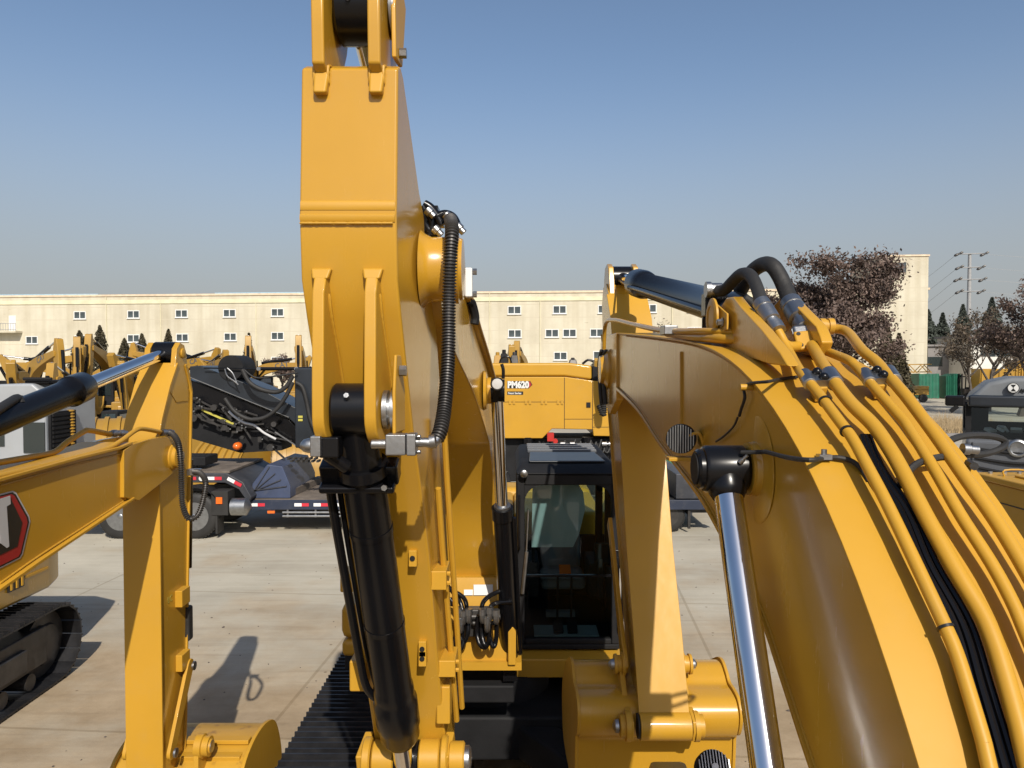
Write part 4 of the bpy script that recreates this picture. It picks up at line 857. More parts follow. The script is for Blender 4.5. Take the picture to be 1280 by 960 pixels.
b = MB(); b.face([P(232, 500, 19.0), P(300, 527, 19.0), P(352, 552, 19.0), P(352, 563, 19.0), P(300, 566, 19.0), P(232, 546, 19.0)], (0, 0.9, 0)); b.build('lower_frame', 'black_matte', conv)
rnd = random.Random(9); b = MB(); z_ = MB(); l_ = MB()
for i in range(46):
    px = rnd.uniform(238, 350); py = 486 + (px - 236) * 0.40 + rnd.uniform(0, 34); q = P(px, py, 18.88 - rnd.random() * 0.15)
    k = rnd.random()
    if k < 0.45: b.beam(q, q + Vector((rnd.uniform(.15, .6), 0, rnd.uniform(-.35, .05))), 0.04, 0.04)
    elif k < 0.8: b.box(q, (rnd.uniform(.06, .2), 0.12, rnd.uniform(.05, .16)))
    else: b.cyl(q, q + Vector((0, -0.1, 0)), rnd.uniform(.04, .09), seg=12)
    if i % 2: z_.cyl(q + Vector((0.1, -0.16, 0.02)), q + Vector((0.1, -0.13, 0.02)), 0.018, seg=8)
b.build('frame_clutter', 'steel_dark', conv); z_.build('bolt_heads', 'zinc', conv)
b = MB(); b.hose([P(286, 514, 18.7), P(292, 520, 18.7), P(304, 528, 18.7), P(318, 532, 18.7), P(330, 541, 18.7), P(345, 549, 18.7)], 0.03, 6, 8); b.build('white_protective_sleeve', 'label_silver', conv)
b = MB(); b.beam(P(252, 512, 18.8), P(292, 530, 18.8), 0.02, 0.05); b.build('yellow_strip', 'label_yellow', conv)
b = MB(); q = P(296, 558, 18.7); b.lathe(q + Vector((0, 0.1, 0)), q + Vector((0, -0.1, 0)), [(0, .1), (.1, .1), (.16, .08), (.2, .02)], 16); b.build('amber_lamp', 'orange_lens', conv)
b = MB(); q = P(289, 457, 18.9); b.cyl(q + Vector((0, -0.05, -0.05)), q + Vector((0, 0.9, -0.05)), 0.31, seg=36); b.build('drum', 'black_matte', pm)
b = MB(); b.cyl(P(322, 461, 18.75), P(405, 461, 18.75), 0.045, seg=10); b.cyl(P(255, 460, 18.78), P(322, 461, 18.76), 0.018, seg=8); b.build('support_cylinder', 'black_gloss', pm)
b = MB()
for px in (324, 371): q = P(px, 461, 18.7); b.cyl(q, q + Vector((0, -0.06, 0)), 0.05, seg=12)
for pts in ([(281, 461), (284, 470), (292, 476), (298, 481)], [(284, 460), (291, 467), (296, 479)]): b.hose([P(x, y, 18.65) for x, y in pts], 0.016, 6, 6)
b.build('steel_clamps', 'zinc', pm)
b = MB()
for pts, r_ in (([(303, 462), (312, 478), (327, 487), (345, 490), (357, 484), (366, 470)], .055), ([(366, 478), (357, 496), (345, 512), (330, 522), (312, 524), (294, 515), (281, 498)], .05), ([(370, 478), (378, 484), (383, 500), (388, 524), (396, 541), (402, 545)], .05), ([(305, 462), (320, 472), (345, 470), (372, 466)], .02)):
    b.hose([P(x, y, 18.5) for x, y in pts], r_, 8, 10)
b.build('sagging_hose', 'rubber', pm)
b = MB()
for i in range(12): q = P(362 + i * 3.3, 573 + (i % 2) * 3, 18.3); b.box(q, (0.05, 0.25, 0.05))
b.build('cutter_teeth', 'steel_dark', pm)

# ================================================================ GREY TRUCK AT THE RIGHT
KT = (0, 0); YT = 15.8
gt = thing('cabover_truck', 'grey cab-over truck with round roof emblem parked at the right edge', 'truck', (P(1207, 540, YT).x, YT, 0))
gt.rotation_euler = (0, 0, rad(-29))
sx0 = P(1207, 540, YT).x; zt = P(1240, 471, YT).z
def TX(px, py, dy=0.0): q = P(px, py, YT + dy); return (q.x, q.z)
xw = sx0 + 2.45; zb = 1.0
b = MB(); b.span((sx0, YT, 0.55), (xw, YT + 2.0, P(1, 548, YT).z)); cabG = b.build('cab', 'grey_paint', gt, bevel=0.08)
zs = P(1, 505, YT).z; zw = P(1, 548, YT).z
b = MB(); xm_ = (sx0 + xw) / 2
rp = [(sx0 + 0.02, zs), (xw - 0.02, zs), (xw - 0.1, zs + 0.2), (xw - 0.45, zt - 0.08), (xw - 0.8, zt), (sx0 + 0.8, zt), (sx0 + 0.4, zt - 0.1), (sx0 + 0.12, zs + 0.2)]
xzslab(b, rp, YT + 0.12, YT + 1.9); b.build('roof_fairing', 'roof_grey', gt, bevel=0.1)
b = MB(); b.span((sx0 + 0.03, YT - 0.12, zs - 0.05), (xw - 0.03, YT + 0.12, zs + 0.19)); b.build('sun_visor', 'black_navy', gt, bevel=0.05)
b = MB(); b.span((sx0, YT + 0.1, zw), (sx0 + 0.1, YT + 0.25, zs)); b.span((xw - 0.1, YT + 0.1, zw), (xw, YT + 0.25, zs)); b.span((sx0, YT + 1.4, zw), (sx0 + 0.1, YT + 2.0, zs)); b.span((xw - 0.1, YT + 1.4, zw), (xw, YT + 2, zs)); b.span((sx0 + 0.101, YT + 1.85, zw), (sx0 + 0.5, YT + 2.0, zs)); b.span((sx0 + 1.35, YT + 1.85, zw), (xw - 0.101, YT + 2.0, zs)); b.span((sx0 + 0.501, YT + 1.85, zw), (sx0 + 1.349, YT + 2.0, zw + 0.25)); b.span((sx0 + 0.501, YT + 1.85, zs - 0.12), (sx0 + 1.349, YT + 2.0, zs)); b.span((sx0, YT + 0.1, zw), (sx0 + 0.06, YT + 2.0, zw + 0.12)); b.build('cab_pillar', 'black_matte', cabG)
b = MB(); b.add([(sx0 + 0.1, YT + 0.12, zw), (xw - 0.1, YT + 0.12, zw), (xw - 0.1, YT + 0.18, zs), (sx0 + 0.1, YT + 0.18, zs)], [(0, 1, 2, 3)]); b.build('windscreen', 'truck_glass', cabG)
b = MB(); q = P(1238, 530, YT + 1.8); b.span((P(1234, 1, YT + 1.84).x, YT + 1.82, P(1, 528, YT + 1.84).z), (P(1262, 1, YT + 1.84).x, YT + 1.849, P(1, 510, YT + 1.84).z)); b.build('cab_curtain', 'wall_grey', cabG)
b = MB(); b.span((sx0 + 0.15, YT + 0.3, zw - 0.02), (xw - 0.15, YT + 0.8, zw + 0.12))
rnd = random.Random(2)
b.build('dashboard', 'black_matte', cabG)
b = MB()
for i in range(12): b.box((sx0 + 0.4 + rnd.random() * 1.6, YT + 0.4 + rnd.random() * 0.2, zw + 0.14 + rnd.random() * 0.05), (0.2, 0.15, 0.06), Matrix.Rotation(rnd.random() * 3, 3, 'Z') @ Matrix.Rotation(rnd.random(), 3, 'X'))
b.build('papers_on_dashboard', 'label_white', cabG)
q = P(1256, 486, YT + 0.03) + Vector((0, 0, 0.03)); b = MB(); b.cyl(q + Vector((0, 0.1, 0)), q, 0.105, seg=28); em = b.build('round_emblem', 'label_black', gt)
b = MB(); b.cyl(q, q + Vector((0, -0.006, 0)), 0.092, seg=28); b.build('emblem_disc', 'label_white', em)
b = MB()
for s_ in (1, -1): b.face([q + Vector((-0.048 * s_, -0.006, 0.068 * s_)), q + Vector((0.048 * s_, -0.006, 0.068 * s_)), q + Vector((0, -0.006, 0.0))], (0, -0.004, 0))
b.build('emblem_figure', 'label_black', em)
q = P(1263, 489, YT + 0.03); text('AFABELC', 0.10, 'lettering', 'label_black', gt, frameM((q.x, YT + 0.10, q.z), (1, 0, 0), (0, 0, 1)), 0.02)
# grille
zg0 = 1.1
b = MB(); b.span((sx0 + 0.12, YT - 0.05, zg0), (xw - 0.5, YT - 0.001, zw - 0.06)); gr = b.build('grille', 'grey_paint', gt, bevel=0.03)
b = MB()
for i in range(4):
    z_ = zw - 0.2 - i * 0.19; b.hose([(sx0 + 0.18, YT - 0.06, z_), (sx0 + 0.9, YT - 0.09, z_ - 0.05 - 0.02 * i), (xw - 0.6, YT - 0.06, z_ - 0.02)], 0.03, 6, 8)
b.build('grille_bar', 'black_matte', gr)
q = P(1261, 557, YT); b = MB(); b.lathe((q.x, YT - 0.06, q.z), (q.x, YT - 0.14, q.z), [(0, .17), (.03, .19), (.06, .17), (.07, .14), (.05, .12), (.04, .01)], 28); b.build('maker_badge', 'zinc', gr)
b = MB(); q = P(1205, 500, YT - 0.2); b.span((P(1192, 1, YT).x, YT - 0.35, P(1, 507, YT).z), (P(1214, 1, YT).x, YT - 0.2, P(1, 494, YT).z)); mr = b.build('mirror', 'black_gloss', gt, bevel=0.04)
b = MB(); b.beam((P(1212, 1, YT).x, YT - 0.25, P(1, 500, YT).z), (sx0 + 0.15, YT + 0.1, zs + 0.05), 0.05, 0.05); b.beam((P(1198, 1, YT).x, YT - 0.26, P(1, 514, YT).z), (P(1206, 1, YT).x, YT - 0.26, P(1, 507, YT).z), 0.16, 0.08); b.build('mirror_arm', 'black_matte', mr)
b = MB(); b.span((sx0, YT - 0.15, 0.45), (xw, YT - 0.05, 0.95)); b.build('bumper', 'grey_paint', gt, bevel=0.05)
b = MB()
for xx in (sx0 + 0.25, xw - 0.65): b.span((xx, YT - 0.17, 0.62), (xx + 0.4, YT - 0.14, 0.85))
b.build('headlight', 'reflector_white', gt)
for xx in (sx0 + 0.02, xw - 0.32):
    wh = MB(); wh.lathe((xx, YT + 1.0, 0.5), (xx + 0.3, YT + 1.0, 0.5), [(0, .3), (0, .45), (.04, .5), (.26, .5), (.3, .45), (.3, .3)], 30); wh.build('wheel', 'rubber', gt)
b = MB(); b.span((sx0 + 0.7, YT + 2.01, 0.6), (sx0 + 0.85, YT + 8.0, 0.9)); b.span((xw - 0.85, YT + 2.01, 0.6), (xw - 0.7, YT + 8.0, 0.9)); b.build('chassis_frame', 'trailer_dark', gt)
for xx in (sx0 + 0.02, xw - 0.32):
    wh = MB(); wh.lathe((xx, YT + 6.5, 0.5), (xx + 0.3, YT + 6.5, 0.5), [(0, .3), (0, .45), (.04, .5), (.26, .5), (.3, .45), (.3, .3)], 30); wh.build('wheel', 'rubber', gt)

# ================================================================ YELLOW LOADER BODY UNDER THE TRUCK (right edge)
YL = 10.6
ld = thing('wheel_loader', 'yellow machine hood with shaded side at the right edge below the grey truck', 'loader', (7.7, 8.4, 0))
xl = P(1216, 600, YL).x; zt = P(1216, 590, YL).z
b = MB(); b.span((xl + 0.04, 6.0, 1.35), (xl + 2.4, YL - 0.04, zt - 0.09)); ldb = b.build('body', 'yellow', ld, bevel=0.03)
b = MB(); b.span((xl, 5.95, zt - 0.089), (xl + 2.45, YL, zt)); b.build('hood', 'yellow', ld, bevel=0.025)
b = MB(); b.span((xl + 0.25, 9.3, zt + 0.001), (xl + 1.1, 10.1, zt + 0.03)); b.build('access_hatch', 'yellow', ld, bevel=0.01)
b = MB(); b.hose([(xl + 0.18, 10.2, zt), (xl + 0.18, 10.2, zt + 0.08), (xl + 0.45, 10.2, zt + 0.08), (xl + 0.45, 10.2, zt)], 0.012, 3, 8); b.build('grab_handle', 'yellow', ld)
for i in range(3): b = MB(); b.cyl((xl + 0.15 + 0.2 * i, 10.45, zt), (xl + 0.15 + 0.2 * i, 10.45, zt + 0.03), 0.03, seg=6); b.build('bolt', 'zinc', ld)
b = MB(); b.span((xl + 0.034, 6.1, zt - 0.34), (xl + 0.0405, YL - 0.1, zt - 0.325)); b.build('panel_seam', 'label_black', ldb)
b = MB()
for i in range(9): b.span((xl + 0.02, 8.2 + i * 0.09, 1.6), (xl + 0.0395, 8.25 + i * 0.09, 1.95))
b.build('vent_slat', 'black_matte', ldb)
b = MB(); b.span((xl + 0.2, 6.3, 0.5), (xl + 2.2, YL - 0.3, 1.349)); b.build('chassis', 'steel_dark', ld, bevel=0.03)
for yy in (7.2, 9.7):
    wh = MB(); wh.lathe((xl + 0.02, yy, 0.7), (xl + 0.5, yy, 0.7), [(0, .3), (0, .6), (.08, .7), (.4, .7), (.48, .6), (.48, .3)], 32); wh.build('wheel', 'rubber', ld)
    wh = MB(); wh.lathe((xl + 1.95, yy, 0.7), (xl + 2.5, yy, 0.7), [(0, .3), (0, .6), (.08, .7), (.4, .7), (.48, .6), (.48, .3)], 32); wh.build('wheel', 'rubber', ld)
# ================================================================ CENTRE EXCAVATOR (faces the viewer)
KC = (-1.005, 0.094)
def CW(off, y, z): return Vector((KC[0] + KC[1] * y + off, y, z))
ce = thing('crawler_excavator', 'large central excavator with dark cab, upright yellow stick and long black bucket cylinder', 'excavator', (-0.25, 7.6, 0))
# undercarriage
track_unit(ce, -1.78, -1.16, 5.25, 9.7, shoe=0.175)
track_unit(ce, 0.62, 1.24, 5.25, 9.7, shoe=0.175)
b = MB(); b.span((-1.1, 6.7, 0.45), (0.55, 8.3, 0.85)); b.beam((-1.15, 6.2, 0.6), (-0.6, 6.9, 0.62), 0.3, 0.3); b.beam((0.6, 6.2, 0.6), (0.1, 6.9, 0.62), 0.3, 0.3); b.build('car_body', 'black_matte', ce, bevel=0.03)  # black colour carries the shadow lying between the tracks
b = MB(); b.cyl((-0.25, 7.5, 0.851), (-0.25, 7.5, 1.08), 0.62, seg=40); b.build('swing_bearing', 'black_matte', ce)
# upper frame
b = MB(); b.span((-1.58, 7.1, 1.10), (-0.72, 10.6, 1.26)); b.span((-0.719, 6.45, 1.085), (0.02, 10.6, 1.24)); b.span((0.021, 7.3, 1.10), (1.08, 10.6, 1.235)); b.build('upper_frame', 'black_matte', ce, bevel=0.02)  # frame coloured black to stand in for the shadow under the cab
b = MB(); b.span((0.03, 7.02, 1.07), (1.10, 7.295, 1.245)); b.build('cab_sill', 'yellow', ce, bevel=0.012)
b = MB(); b.span((-1.58, 8.3, 1.262), (0.02, 10.4, 2.25)); b.span((0.022, 8.95, 1.24), (1.08, 10.4, 2.25)); b.build('engine_hood', 'yellow', ce, bevel=0.05)
b = MB(); pr = arc(9.9, 0, 1.0, 0, 180, 12)
b.span((-1.6, 10.401, 1.15), (1.1, 11.0, 2.3)); b.build('counterweight', 'yellow', ce, bevel=0.12)
# left front tool box and step
xa = P(426, 800, 7.1).x
b = MB(); b.span((xa, 7.08, P(1, 800, 7.08).z), (-0.95, 8.2, P(1, 757, 7.08).z)); b.build('tool_box', 'yellow', ce, bevel=0.07)
b = MB(); b.span((xa + 0.005, 7.09, P(1, 823, 7.08).z), (-0.95, 8.2, P(1, 801, 7.08).z)); b.build('tool_box_base', 'yellow', ce, bevel=0.05)
b = MB(); q = P(433, 730, 6.9); b.span((q.x - 0.06, 6.9, q.z - 0.08), (q.x + 0.4, 7.2, q.z + 0.09)); b.build('step_bracket', 'yellow', ce, bevel=0.015)
# boom foot mount with stickers
b = MB(); fy = 7.05
b.add([P(556, 820, 6.40), P(640, 820, 6.40), P(642, 722, 6.62), P(556, 722, 6.62), P(556, 835, 6.42), P(640, 835, 6.42)], [(0, 1, 2, 3), (4, 5, 1, 0)])
b.face([P(556, 838, 6.36), P(652, 838, 6.36), P(652, 828, 6.36), P(556, 828, 6.36)], (0, 0.8, 0)); b.add([P(556, 722, 6.62), P(642, 722, 6.62), P(642, 722, 6.62) + Vector((0, .3, 0)), P(556, 722, 6.62) + Vector((0, .3, 0))], [(0, 1, 2, 3)]); mt = b.build('boom_mount_plate', 'yellow', ce)
for x0_, x1_ in ((556, 566), (635, 645)):
    b = MB(); b.face([P(x0_, 832, 6.33), P(x1_, 832, 6.33), P(x1_, 790, 6.33), P((x0_ + x1_) / 2, 782, 6.33), P(x0_, 790, 6.33)], (0, 0.25, 0)); b.build('pin_boss', 'yellow', ce, bevel=0.01)
for (x0_, y0_, x1_, y1_) in ((580, 737, 591, 744), (592, 731, 616, 744)):
    Yq = 6.60; b = MB(); b.face([P(x0_, y1_, Yq - 0.045), P(x1_, y1_, Yq - 0.045), P(x1_, y0_, Yq - 0.015), P(x0_, y0_, Yq - 0.015)], (0, 0.01, 0)); b.build('sticker', 'label_white', mt)
b = MB(); b.span((P(580, 1, 6.3).x, 6.33, P(1, 798, 6.3).z), (P(612, 1, 6.3).x, 6.45, P(1, 764, 6.3).z)); b.cyl(P(572, 771, 6.3), P(626, 771, 6.3), 0.025); b.cyl(P(590, 779, 6.28), P(618, 779, 6.28), 0.02); b.build('swivel_block', 'steel_dark', ce, bevel=0.01)
b = MB()
for pts in ([(560, 733), (566, 740), (575, 752), (579, 770), (578, 795), (574, 808)], [(562, 748), (570, 760), (572, 785), (566, 806), (562, 800)], [(565, 738), (580, 748), (584, 765), (585, 790), (580, 803), (575, 795)], [(558, 755), (568, 756), (573, 764)],
            [(638, 735), (622, 740), (608, 748), (602, 760), (602, 790), (606, 806), (611, 800), (612, 770)], [(640, 752), (620, 754), (612, 762), (611, 790), (616, 808), (620, 800), (621, 770)], [(560, 775), (563, 795), (569, 812), (576, 812), (580, 800)], [(598, 770), (596, 790), (600, 806), (607, 809), (612, 800)]):
    b.hose([P(x, y, 6.22 + 0.02 * (x % 3)) for x, y in pts], 0.019, 8, 10)
b.build('hydraulic_hoses', 'black_gloss', ce)
b = MB()
for px, py in ((573, 768), (579, 772), (586, 770), (603, 770), (612, 768), (620, 771), (576, 782), (609, 781)): q = P(px, py, 6.19); b.lathe(q + Vector((0, 0, .06)), q - Vector((0, 0, .06)), [(0, .02), (.0, .032), (.05, .032), (.055, .025), (.1, .025), (.12, .015)], 10)
b.build('hose_fittings', 'zinc', ce)
# boom
top = curve2([(4.0, 4.58), (4.08, 4.66), (4.35, 4.64), (4.75, 4.46), (5.3, 4.22), (5.88, 3.99), (6.4, 3.7), (6.85, 3.2), (7.2, 2.4), (7.35, 1.75)], 5)
bot = curve2([(6.95, 1.62), (6.7, 2.1), (6.48, 2.75), (6.15, 3.27), (5.88, 3.47), (5.2, 3.80), (4.5, 4.05), (4.12, 4.20), (4.0, 4.34)], 5)
b = MB(); b.plate(top + bot, -0.255, 0.255, KC); boomC = b.build('boom', 'yellow_gloss', ce, bevel=0.008)
b = MB()
b.plate([(y, z + 0.001) for y, z in top[6:-3]] + [(y, z + 0.018) for y, z in top[6:-3]][::-1], -0.28, 0.28, KC); b.build('top_flange', 'yellow_gloss', boomC)
b = MB(); yy_, zz_ = 5.88, 3.72
b.lathe(CW(0.255, 5.72, 3.80), CW(0.52, 5.72, 3.80), [(0, .15), (.02, .14), (.03, .10), (.055, .10)]); b.build('cylinder_boss', 'yellow_gloss', boomC)
b = MB(); b.tube([CW(0.285, y, z + 0.03) for y, z in top[12:-8]], 0.012, 8); b.build('hydraulic_pipe', 'yellow_gloss', boomC)
b = MB(); b.hose([P(585, 375, 4.9), P(590, 380, 4.95), P(594, 396, 5.0), P(593, 405, 5.0)], 0.03, 6, 8); b.build('hose_clamp', 'black_matte', boomC)
# stick, front and back outlines
fr = [(3.30, 5.27), (3.268, 4.70), (3.262, 4.64), (3.28, 4.36), (3.34, 4.20), (3.56, 3.70), (3.72, 3.42), (3.93, 2.99), (4.16, 2.35), (4.38, 1.81), (4.42, 1.62)]
bk = [(4.66, 1.60), (4.74, 1.85), (4.55, 2.6), (4.36, 3.34), (4.24, 3.9), (4.12, 4.25), (4.06, 4.55), (3.92, 4.66), (3.72, 4.84), (3.40, 5.27), (3.35, 5.30)]
b = MB(); b.plate(fr + bk, -0.212, 0.205, KC); stC = b.build('stick', 'yellow_gloss', ce, bevel=0.012)
b = MB(); q = [(3.262, 4.655), (3.259, 4.665), (3.260, 4.69), (3.268, 4.70)]; b.plate(q, -0.206, 0.199, KC); b.build('weld_seam', 'yellow', stC, bevel=0.006)
b = MB(); q = [(3.262, 4.605), (3.254, 4.618), (3.256, 4.636), (3.262, 4.64)]; b.plate(q, -0.206, 0.199, KC); b.build('weld_seam', 'yellow', stC)
# pivot bosses
pv = (3.80, 4.47)
b = MB(); b.lathe(CW(0.20, *pv), CW(0.60, *pv), [(0, .195), (.02, .175), (.05, .160), (.125, .160), (.13, .15)], 40); b.build('pivot_boss', 'yellow_gloss', stC)
b = MB(); b.lathe(CW(0.335, *pv), CW(0.60, *pv), [(0, .160), (.02, .170), (.05, .170), (.055, .155), (.07, .15), (.075, .08), (.08, .02)], 40); b.build('pivot_collar', 'yellow_gloss', stC)
b = MB(); b.lathe(CW(0.328, *pv), CW(0.60, *pv), [(0, .15), (0, .158), (.012, .158), (.012, .15)], 40); b.build('pivot_seal', 'label_black', stC)
b = MB(); c = CW(0.395, 4.05, 4.43); b.box(c, (0.040, 0.08, 0.155)); rp = b.build('retainer_plate', 'white_paint', boomC, bevel=0.008)
b = MB()
for dz in (-0.06, 0.06): b.bolt(c + Vector((0.0205, 0, dz)), (1, 0, 0), 0.017, 0.022)
b.build('bolt', 'zinc', rp)
b = MB(); b.lathe(CW(0.253, 3.95, 4.50), CW(0.6, 3.95, 4.50), [(0, .15), (.06, .13), (.09, .12), (.095, .02)]); b.build('pin_housing', 'yellow_gloss', boomC)
# lower pair of lugs and the bucket cylinder
pin = (3.335, 3.80)
lg = [(3.29, 4.40), (3.24, 4.37), (3.215, 4.30), (3.20, 3.9)] + arc(pin[0], pin[1] - 0.02, 0.135, 180, 330, 10) + [(3.60, 3.85), (3.50, 4.15), (3.36, 4.36)]
for o in (-0.142, 0.078):
    b = MB(); b.plate(lg, o, o + 0.052, KC); b.build('cylinder_lug', 'yellow', stC, bevel=0.008)
    b = MB(); b.face([CW(o - 0.02, 3.255, 4.41), CW(o + 0.072, 3.255, 4.41), CW(o + 0.06, 3.235, 4.36), CW(o - 0.008, 3.235, 4.36)], (0, 0.05, 0.0)); b.build('weld_toe', 'yellow', stC, bevel=0.01)
b = MB(); b.lathe(CW(0.131, *pin), CW(0.30, *pin), [(0, .085), (.02, .085), (.02, .065), (.035, .065), (.035, .09), (.05, .09), (.053, .02)], 32); b.build('pin_washer', 'zinc', stC)
b = MB(); b.plate([(pin[0] - .09, pin[1] - .1), (pin[0] + .09, pin[1] - .1), (pin[0] + 0.09, pin[1] + .08), (pin[0] + .02, pin[1] + .24), (pin[0] - .06, pin[1] + .24), (pin[0] - .09, pin[1] + 0.08)], 0.186, 0.202, KC); pl = b.build('pin_plate', 'yellow', stC, bevel=0.012)
b = MB(); b.bolt(CW(0.203, pin[0] - 0.02, pin[1] + 0.17), (1, 0, 0), 0.024, 0.03); b.build('bolt', 'zinc', pl)
# bucket cylinder
p0 = CW(0, *pin); p1 = CW(0, 4.12, 1.99); dcy = (p1 - p0).normalized(); Lc = (p1 - p0).length
bc = thing('x', '', '', p0) ; bpy.data.objects.remove(bc)
b = MB(); b.lathe(CW(-0.088, *pin), CW(0.076, *pin), [(0, .105), (.0, .108), (.01, .116), (.154, .116), (.164, .108), (.164, .1)], 40)
b.tube([p0 + dcy * 0.06, p0 + dcy * 0.30], [0.085, 0.095], 32)
b.lathe(p0 + dcy * 0.27, p1, [(0, .07), (0, .115), (.05, .12), (.07, .10), (.10, .10), (Lc - .62, .10), (Lc - .60, .106), (Lc - .55, .108), (Lc - .52, .108), (Lc - .50, .118), (Lc - 0.33, .118), (Lc - .31, .11), (Lc - .24, .108), (Lc - 0.20, .09)], 44)
bcy = b.build('bucket_cylinder', 'black_gloss', ce)
fl = p0 + dcy * 0.36
sdv = Vector((1, KC[1] * 0, 0)); up_ = dcy; out_ = sdv.cross(up_).normalized()
R = Matrix((sdv, out_, up_)).transposed()
b = MB(); b.box(fl + Vector((-0.02, 0, 0)), (0.34, 0.20, 0.035), R); b.box(fl + Vector((-0.14, 0, 0.05)), (0.10, 0.14, 0.10), R); b.box(fl + Vector((0.13, 0, 0.04)), (0.06, 0.10, 0.10), R); b.build('cylinder_bracket', 'black_gloss', bcy, bevel=0.012)
b = MB(); b.bolt(CW(0, pin[0] - 0.1, pin[1] + 0.055), (0, -1, 0.5), 0.012, 0.03); b.bolt(fl + Vector((0.11, -0.10, -0.02)), (0, -1, 0), 0.014, 0.02); b.build('grease_nipple', 'zinc', bcy)
b = MB(); s0 = p0 + dcy * 0.30 + Vector((-0.155, 0, 0)); s1 = p0 + dcy * (Lc - 0.22) + Vector((-0.10, 0.02, 0)); m0 = s0 + dcy * 0.25 + Vector((-0.01, 0, 0)); m1 = s1 - dcy * 0.35 + Vector((-0.06, 0, 0))
b.hose([s0, m0, m1, s1 - dcy * 0.1 + Vector((-0.05, 0, 0)), s1], 0.022, 8, 12); b.hose([s0 + Vector((.035, .03, 0)), m0 + Vector((.035, .03, 0)), m1 + Vector((.03, .05, 0)), s1 + Vector((0, .05, 0))], 0.014, 8, 8); b.build('side_pipe', 'black_gloss', bcy)
b = MB()
for k in (0.62, 1.2): c = p0 + dcy * k; b.lathe(c, c + dcy * 0.03, [(0, .099), (0, .104), (.03, .104), (.03, .099)], 36)
b.build('clamp_band', 'black_gloss', bcy)
b = MB(); b.cyl(p1 - dcy * 0.22, p1 + dcy * 0.25, 0.055, seg=28); b.build('cylinder_rod', 'chrome', bcy)
# manifolds: left and right
b = MB(); q = P(414, 558, 3.28); b.box(q, (0.085, 0.10, 0.09)); b.cyl(q + Vector((-0.02, 0, -0.03)), q + Vector((0.06, 0.05, -0.1)), 0.03); b.build('port_block', 'black_gloss', bcy, bevel=0.008)
b = MB(); q = P(397, 557, 3.25); b.box(q, (0.045, 0.085, 0.088)); b.lathe(q + Vector((-0.02, 0, 0)), q + Vector((-0.075, 0, 0)), [(0, .032), (.02, .032), (.04, .026), (.055, .01)]); b.build('end_fitting', 'zinc', bcy, bevel=0.005)
b = MB(); q = P(502, 555, 3.22); b.box(q + Vector((-.02, 0, 0)), (0.085, 0.09, 0.088)); b.box(q + Vector((.045, 0, 0)), (0.04, 0.085, 0.092)); b.cyl(q + Vector((-0.13, 0, 0.0)), q + Vector((-0.06, 0, 0)), 0.02)
for dz in (-.032, .032): b.bolt(q + Vector((0.065, -0.02, dz)), (1, 0, 0), 0.011, 0.02)
b.build('flange_fitting', 'zinc', bcy, bevel=0.006)
b = MB(); b.hose([P(521, 553, 3.22), P(533, 553, 3.22), P(541, 554, 3.23), P(547, 548, 3.25)], 0.021, 8, 14); q = P(541, 552.5, 3.23); b.lathe(q - Vector((.012, 0, 0)), q + Vector((.02, 0, 0.006)), [(0, .02), (0, .03), (.024, .03), (.03, .02)], 16); b.build('elbow_pipe', 'zinc', bcy)
b = MB(); b.ringed([P(546, 549, 3.25), P(551, 536, 3.28), P(556, 505, 3.36), P(560, 450, 3.45), P(561, 380, 3.5), P(563, 320, 3.5), P(565, 287, 3.55), P(563, 274, 3.75)], 0.029, 0.0145, 0.0042, 14, 14); b.build('armoured_hose', 'steel_dark', bcy)
# black hose cluster above the pivot
b = MB()
for pts in ([(530, 255), (538, 260), (546, 270), (552, 282)], [(532, 262), (540, 280), (536, 298)], [(545, 272), (556, 268), (566, 272), (572, 284)], [(530, 268), (534, 285), (545, 295)], [(528, 258), (533, 272), (528, 290)]): b.hose([P(x, y, 3.85) for x, y in pts], 0.024, 8, 10)
b.box(P(539, 272, 3.9), (0.08, 0.12, 0.10)); b.box(P(549, 276, 3.9), (0.05, 0.1, 0.06)); b.box(P(537, 290, 3.9), (0.09, 0.12, 0.09)); b.build('hose_manifold', 'black_gloss', boomC, bevel=0.006)
b = MB()
for px, py in ((534, 262), (543, 285), (571, 282), (557, 268)): q = P(px, py, 3.80); b.lathe(q, q + Vector((.03, 0, -.03)), [(0, .015), (0, .024), (.025, .024), (.03, .018), (.05, .018)], 12)
b.build('hose_fittings', 'zinc', boomC)
# brackets on the right face of the stick (pipe clamps)
for (px0, py0, px1, py1) in ((536, 714, 558, 738), (547, 826, 569, 847)):
    c0 = P(px0, py0, 4.0); c1 = P(px1, py1, 4.0); Yf = 4.0 if py0 < 800 else 4.2
    a = P(px0, py0, Yf); c = P(px1, py1, Yf); b = MB(); b.span((a.x, Yf, c.z), (c.x, Yf + 0.22, a.z)); o = b.build('pipe_clamp', 'yellow', stC, bevel=0.006)
    b = MB()
    for zz in (0.25, 0.75): b.bolt((c.x, Yf + 0.05, c.z + (a.z - c.z) * zz), (1, 0, 0), 0.012, 0.018)
    b.build('bolt', 'yellow', o)
b = MB(); b.tube([CW(0.245, y - 0.02, z) for y, z in [(3.98, 3.35), (4.1, 3.0), (4.32, 2.45), (4.55, 1.85)]], 0.017, 8); b.tube([CW(0.250, y + 0.1, z) for y, z in [(4.0, 3.7), (4.1, 3.35), (4.36, 2.6), (4.6, 1.85)]], 0.017, 8); b.build('hydraulic_pipe', 'yellow', stC)
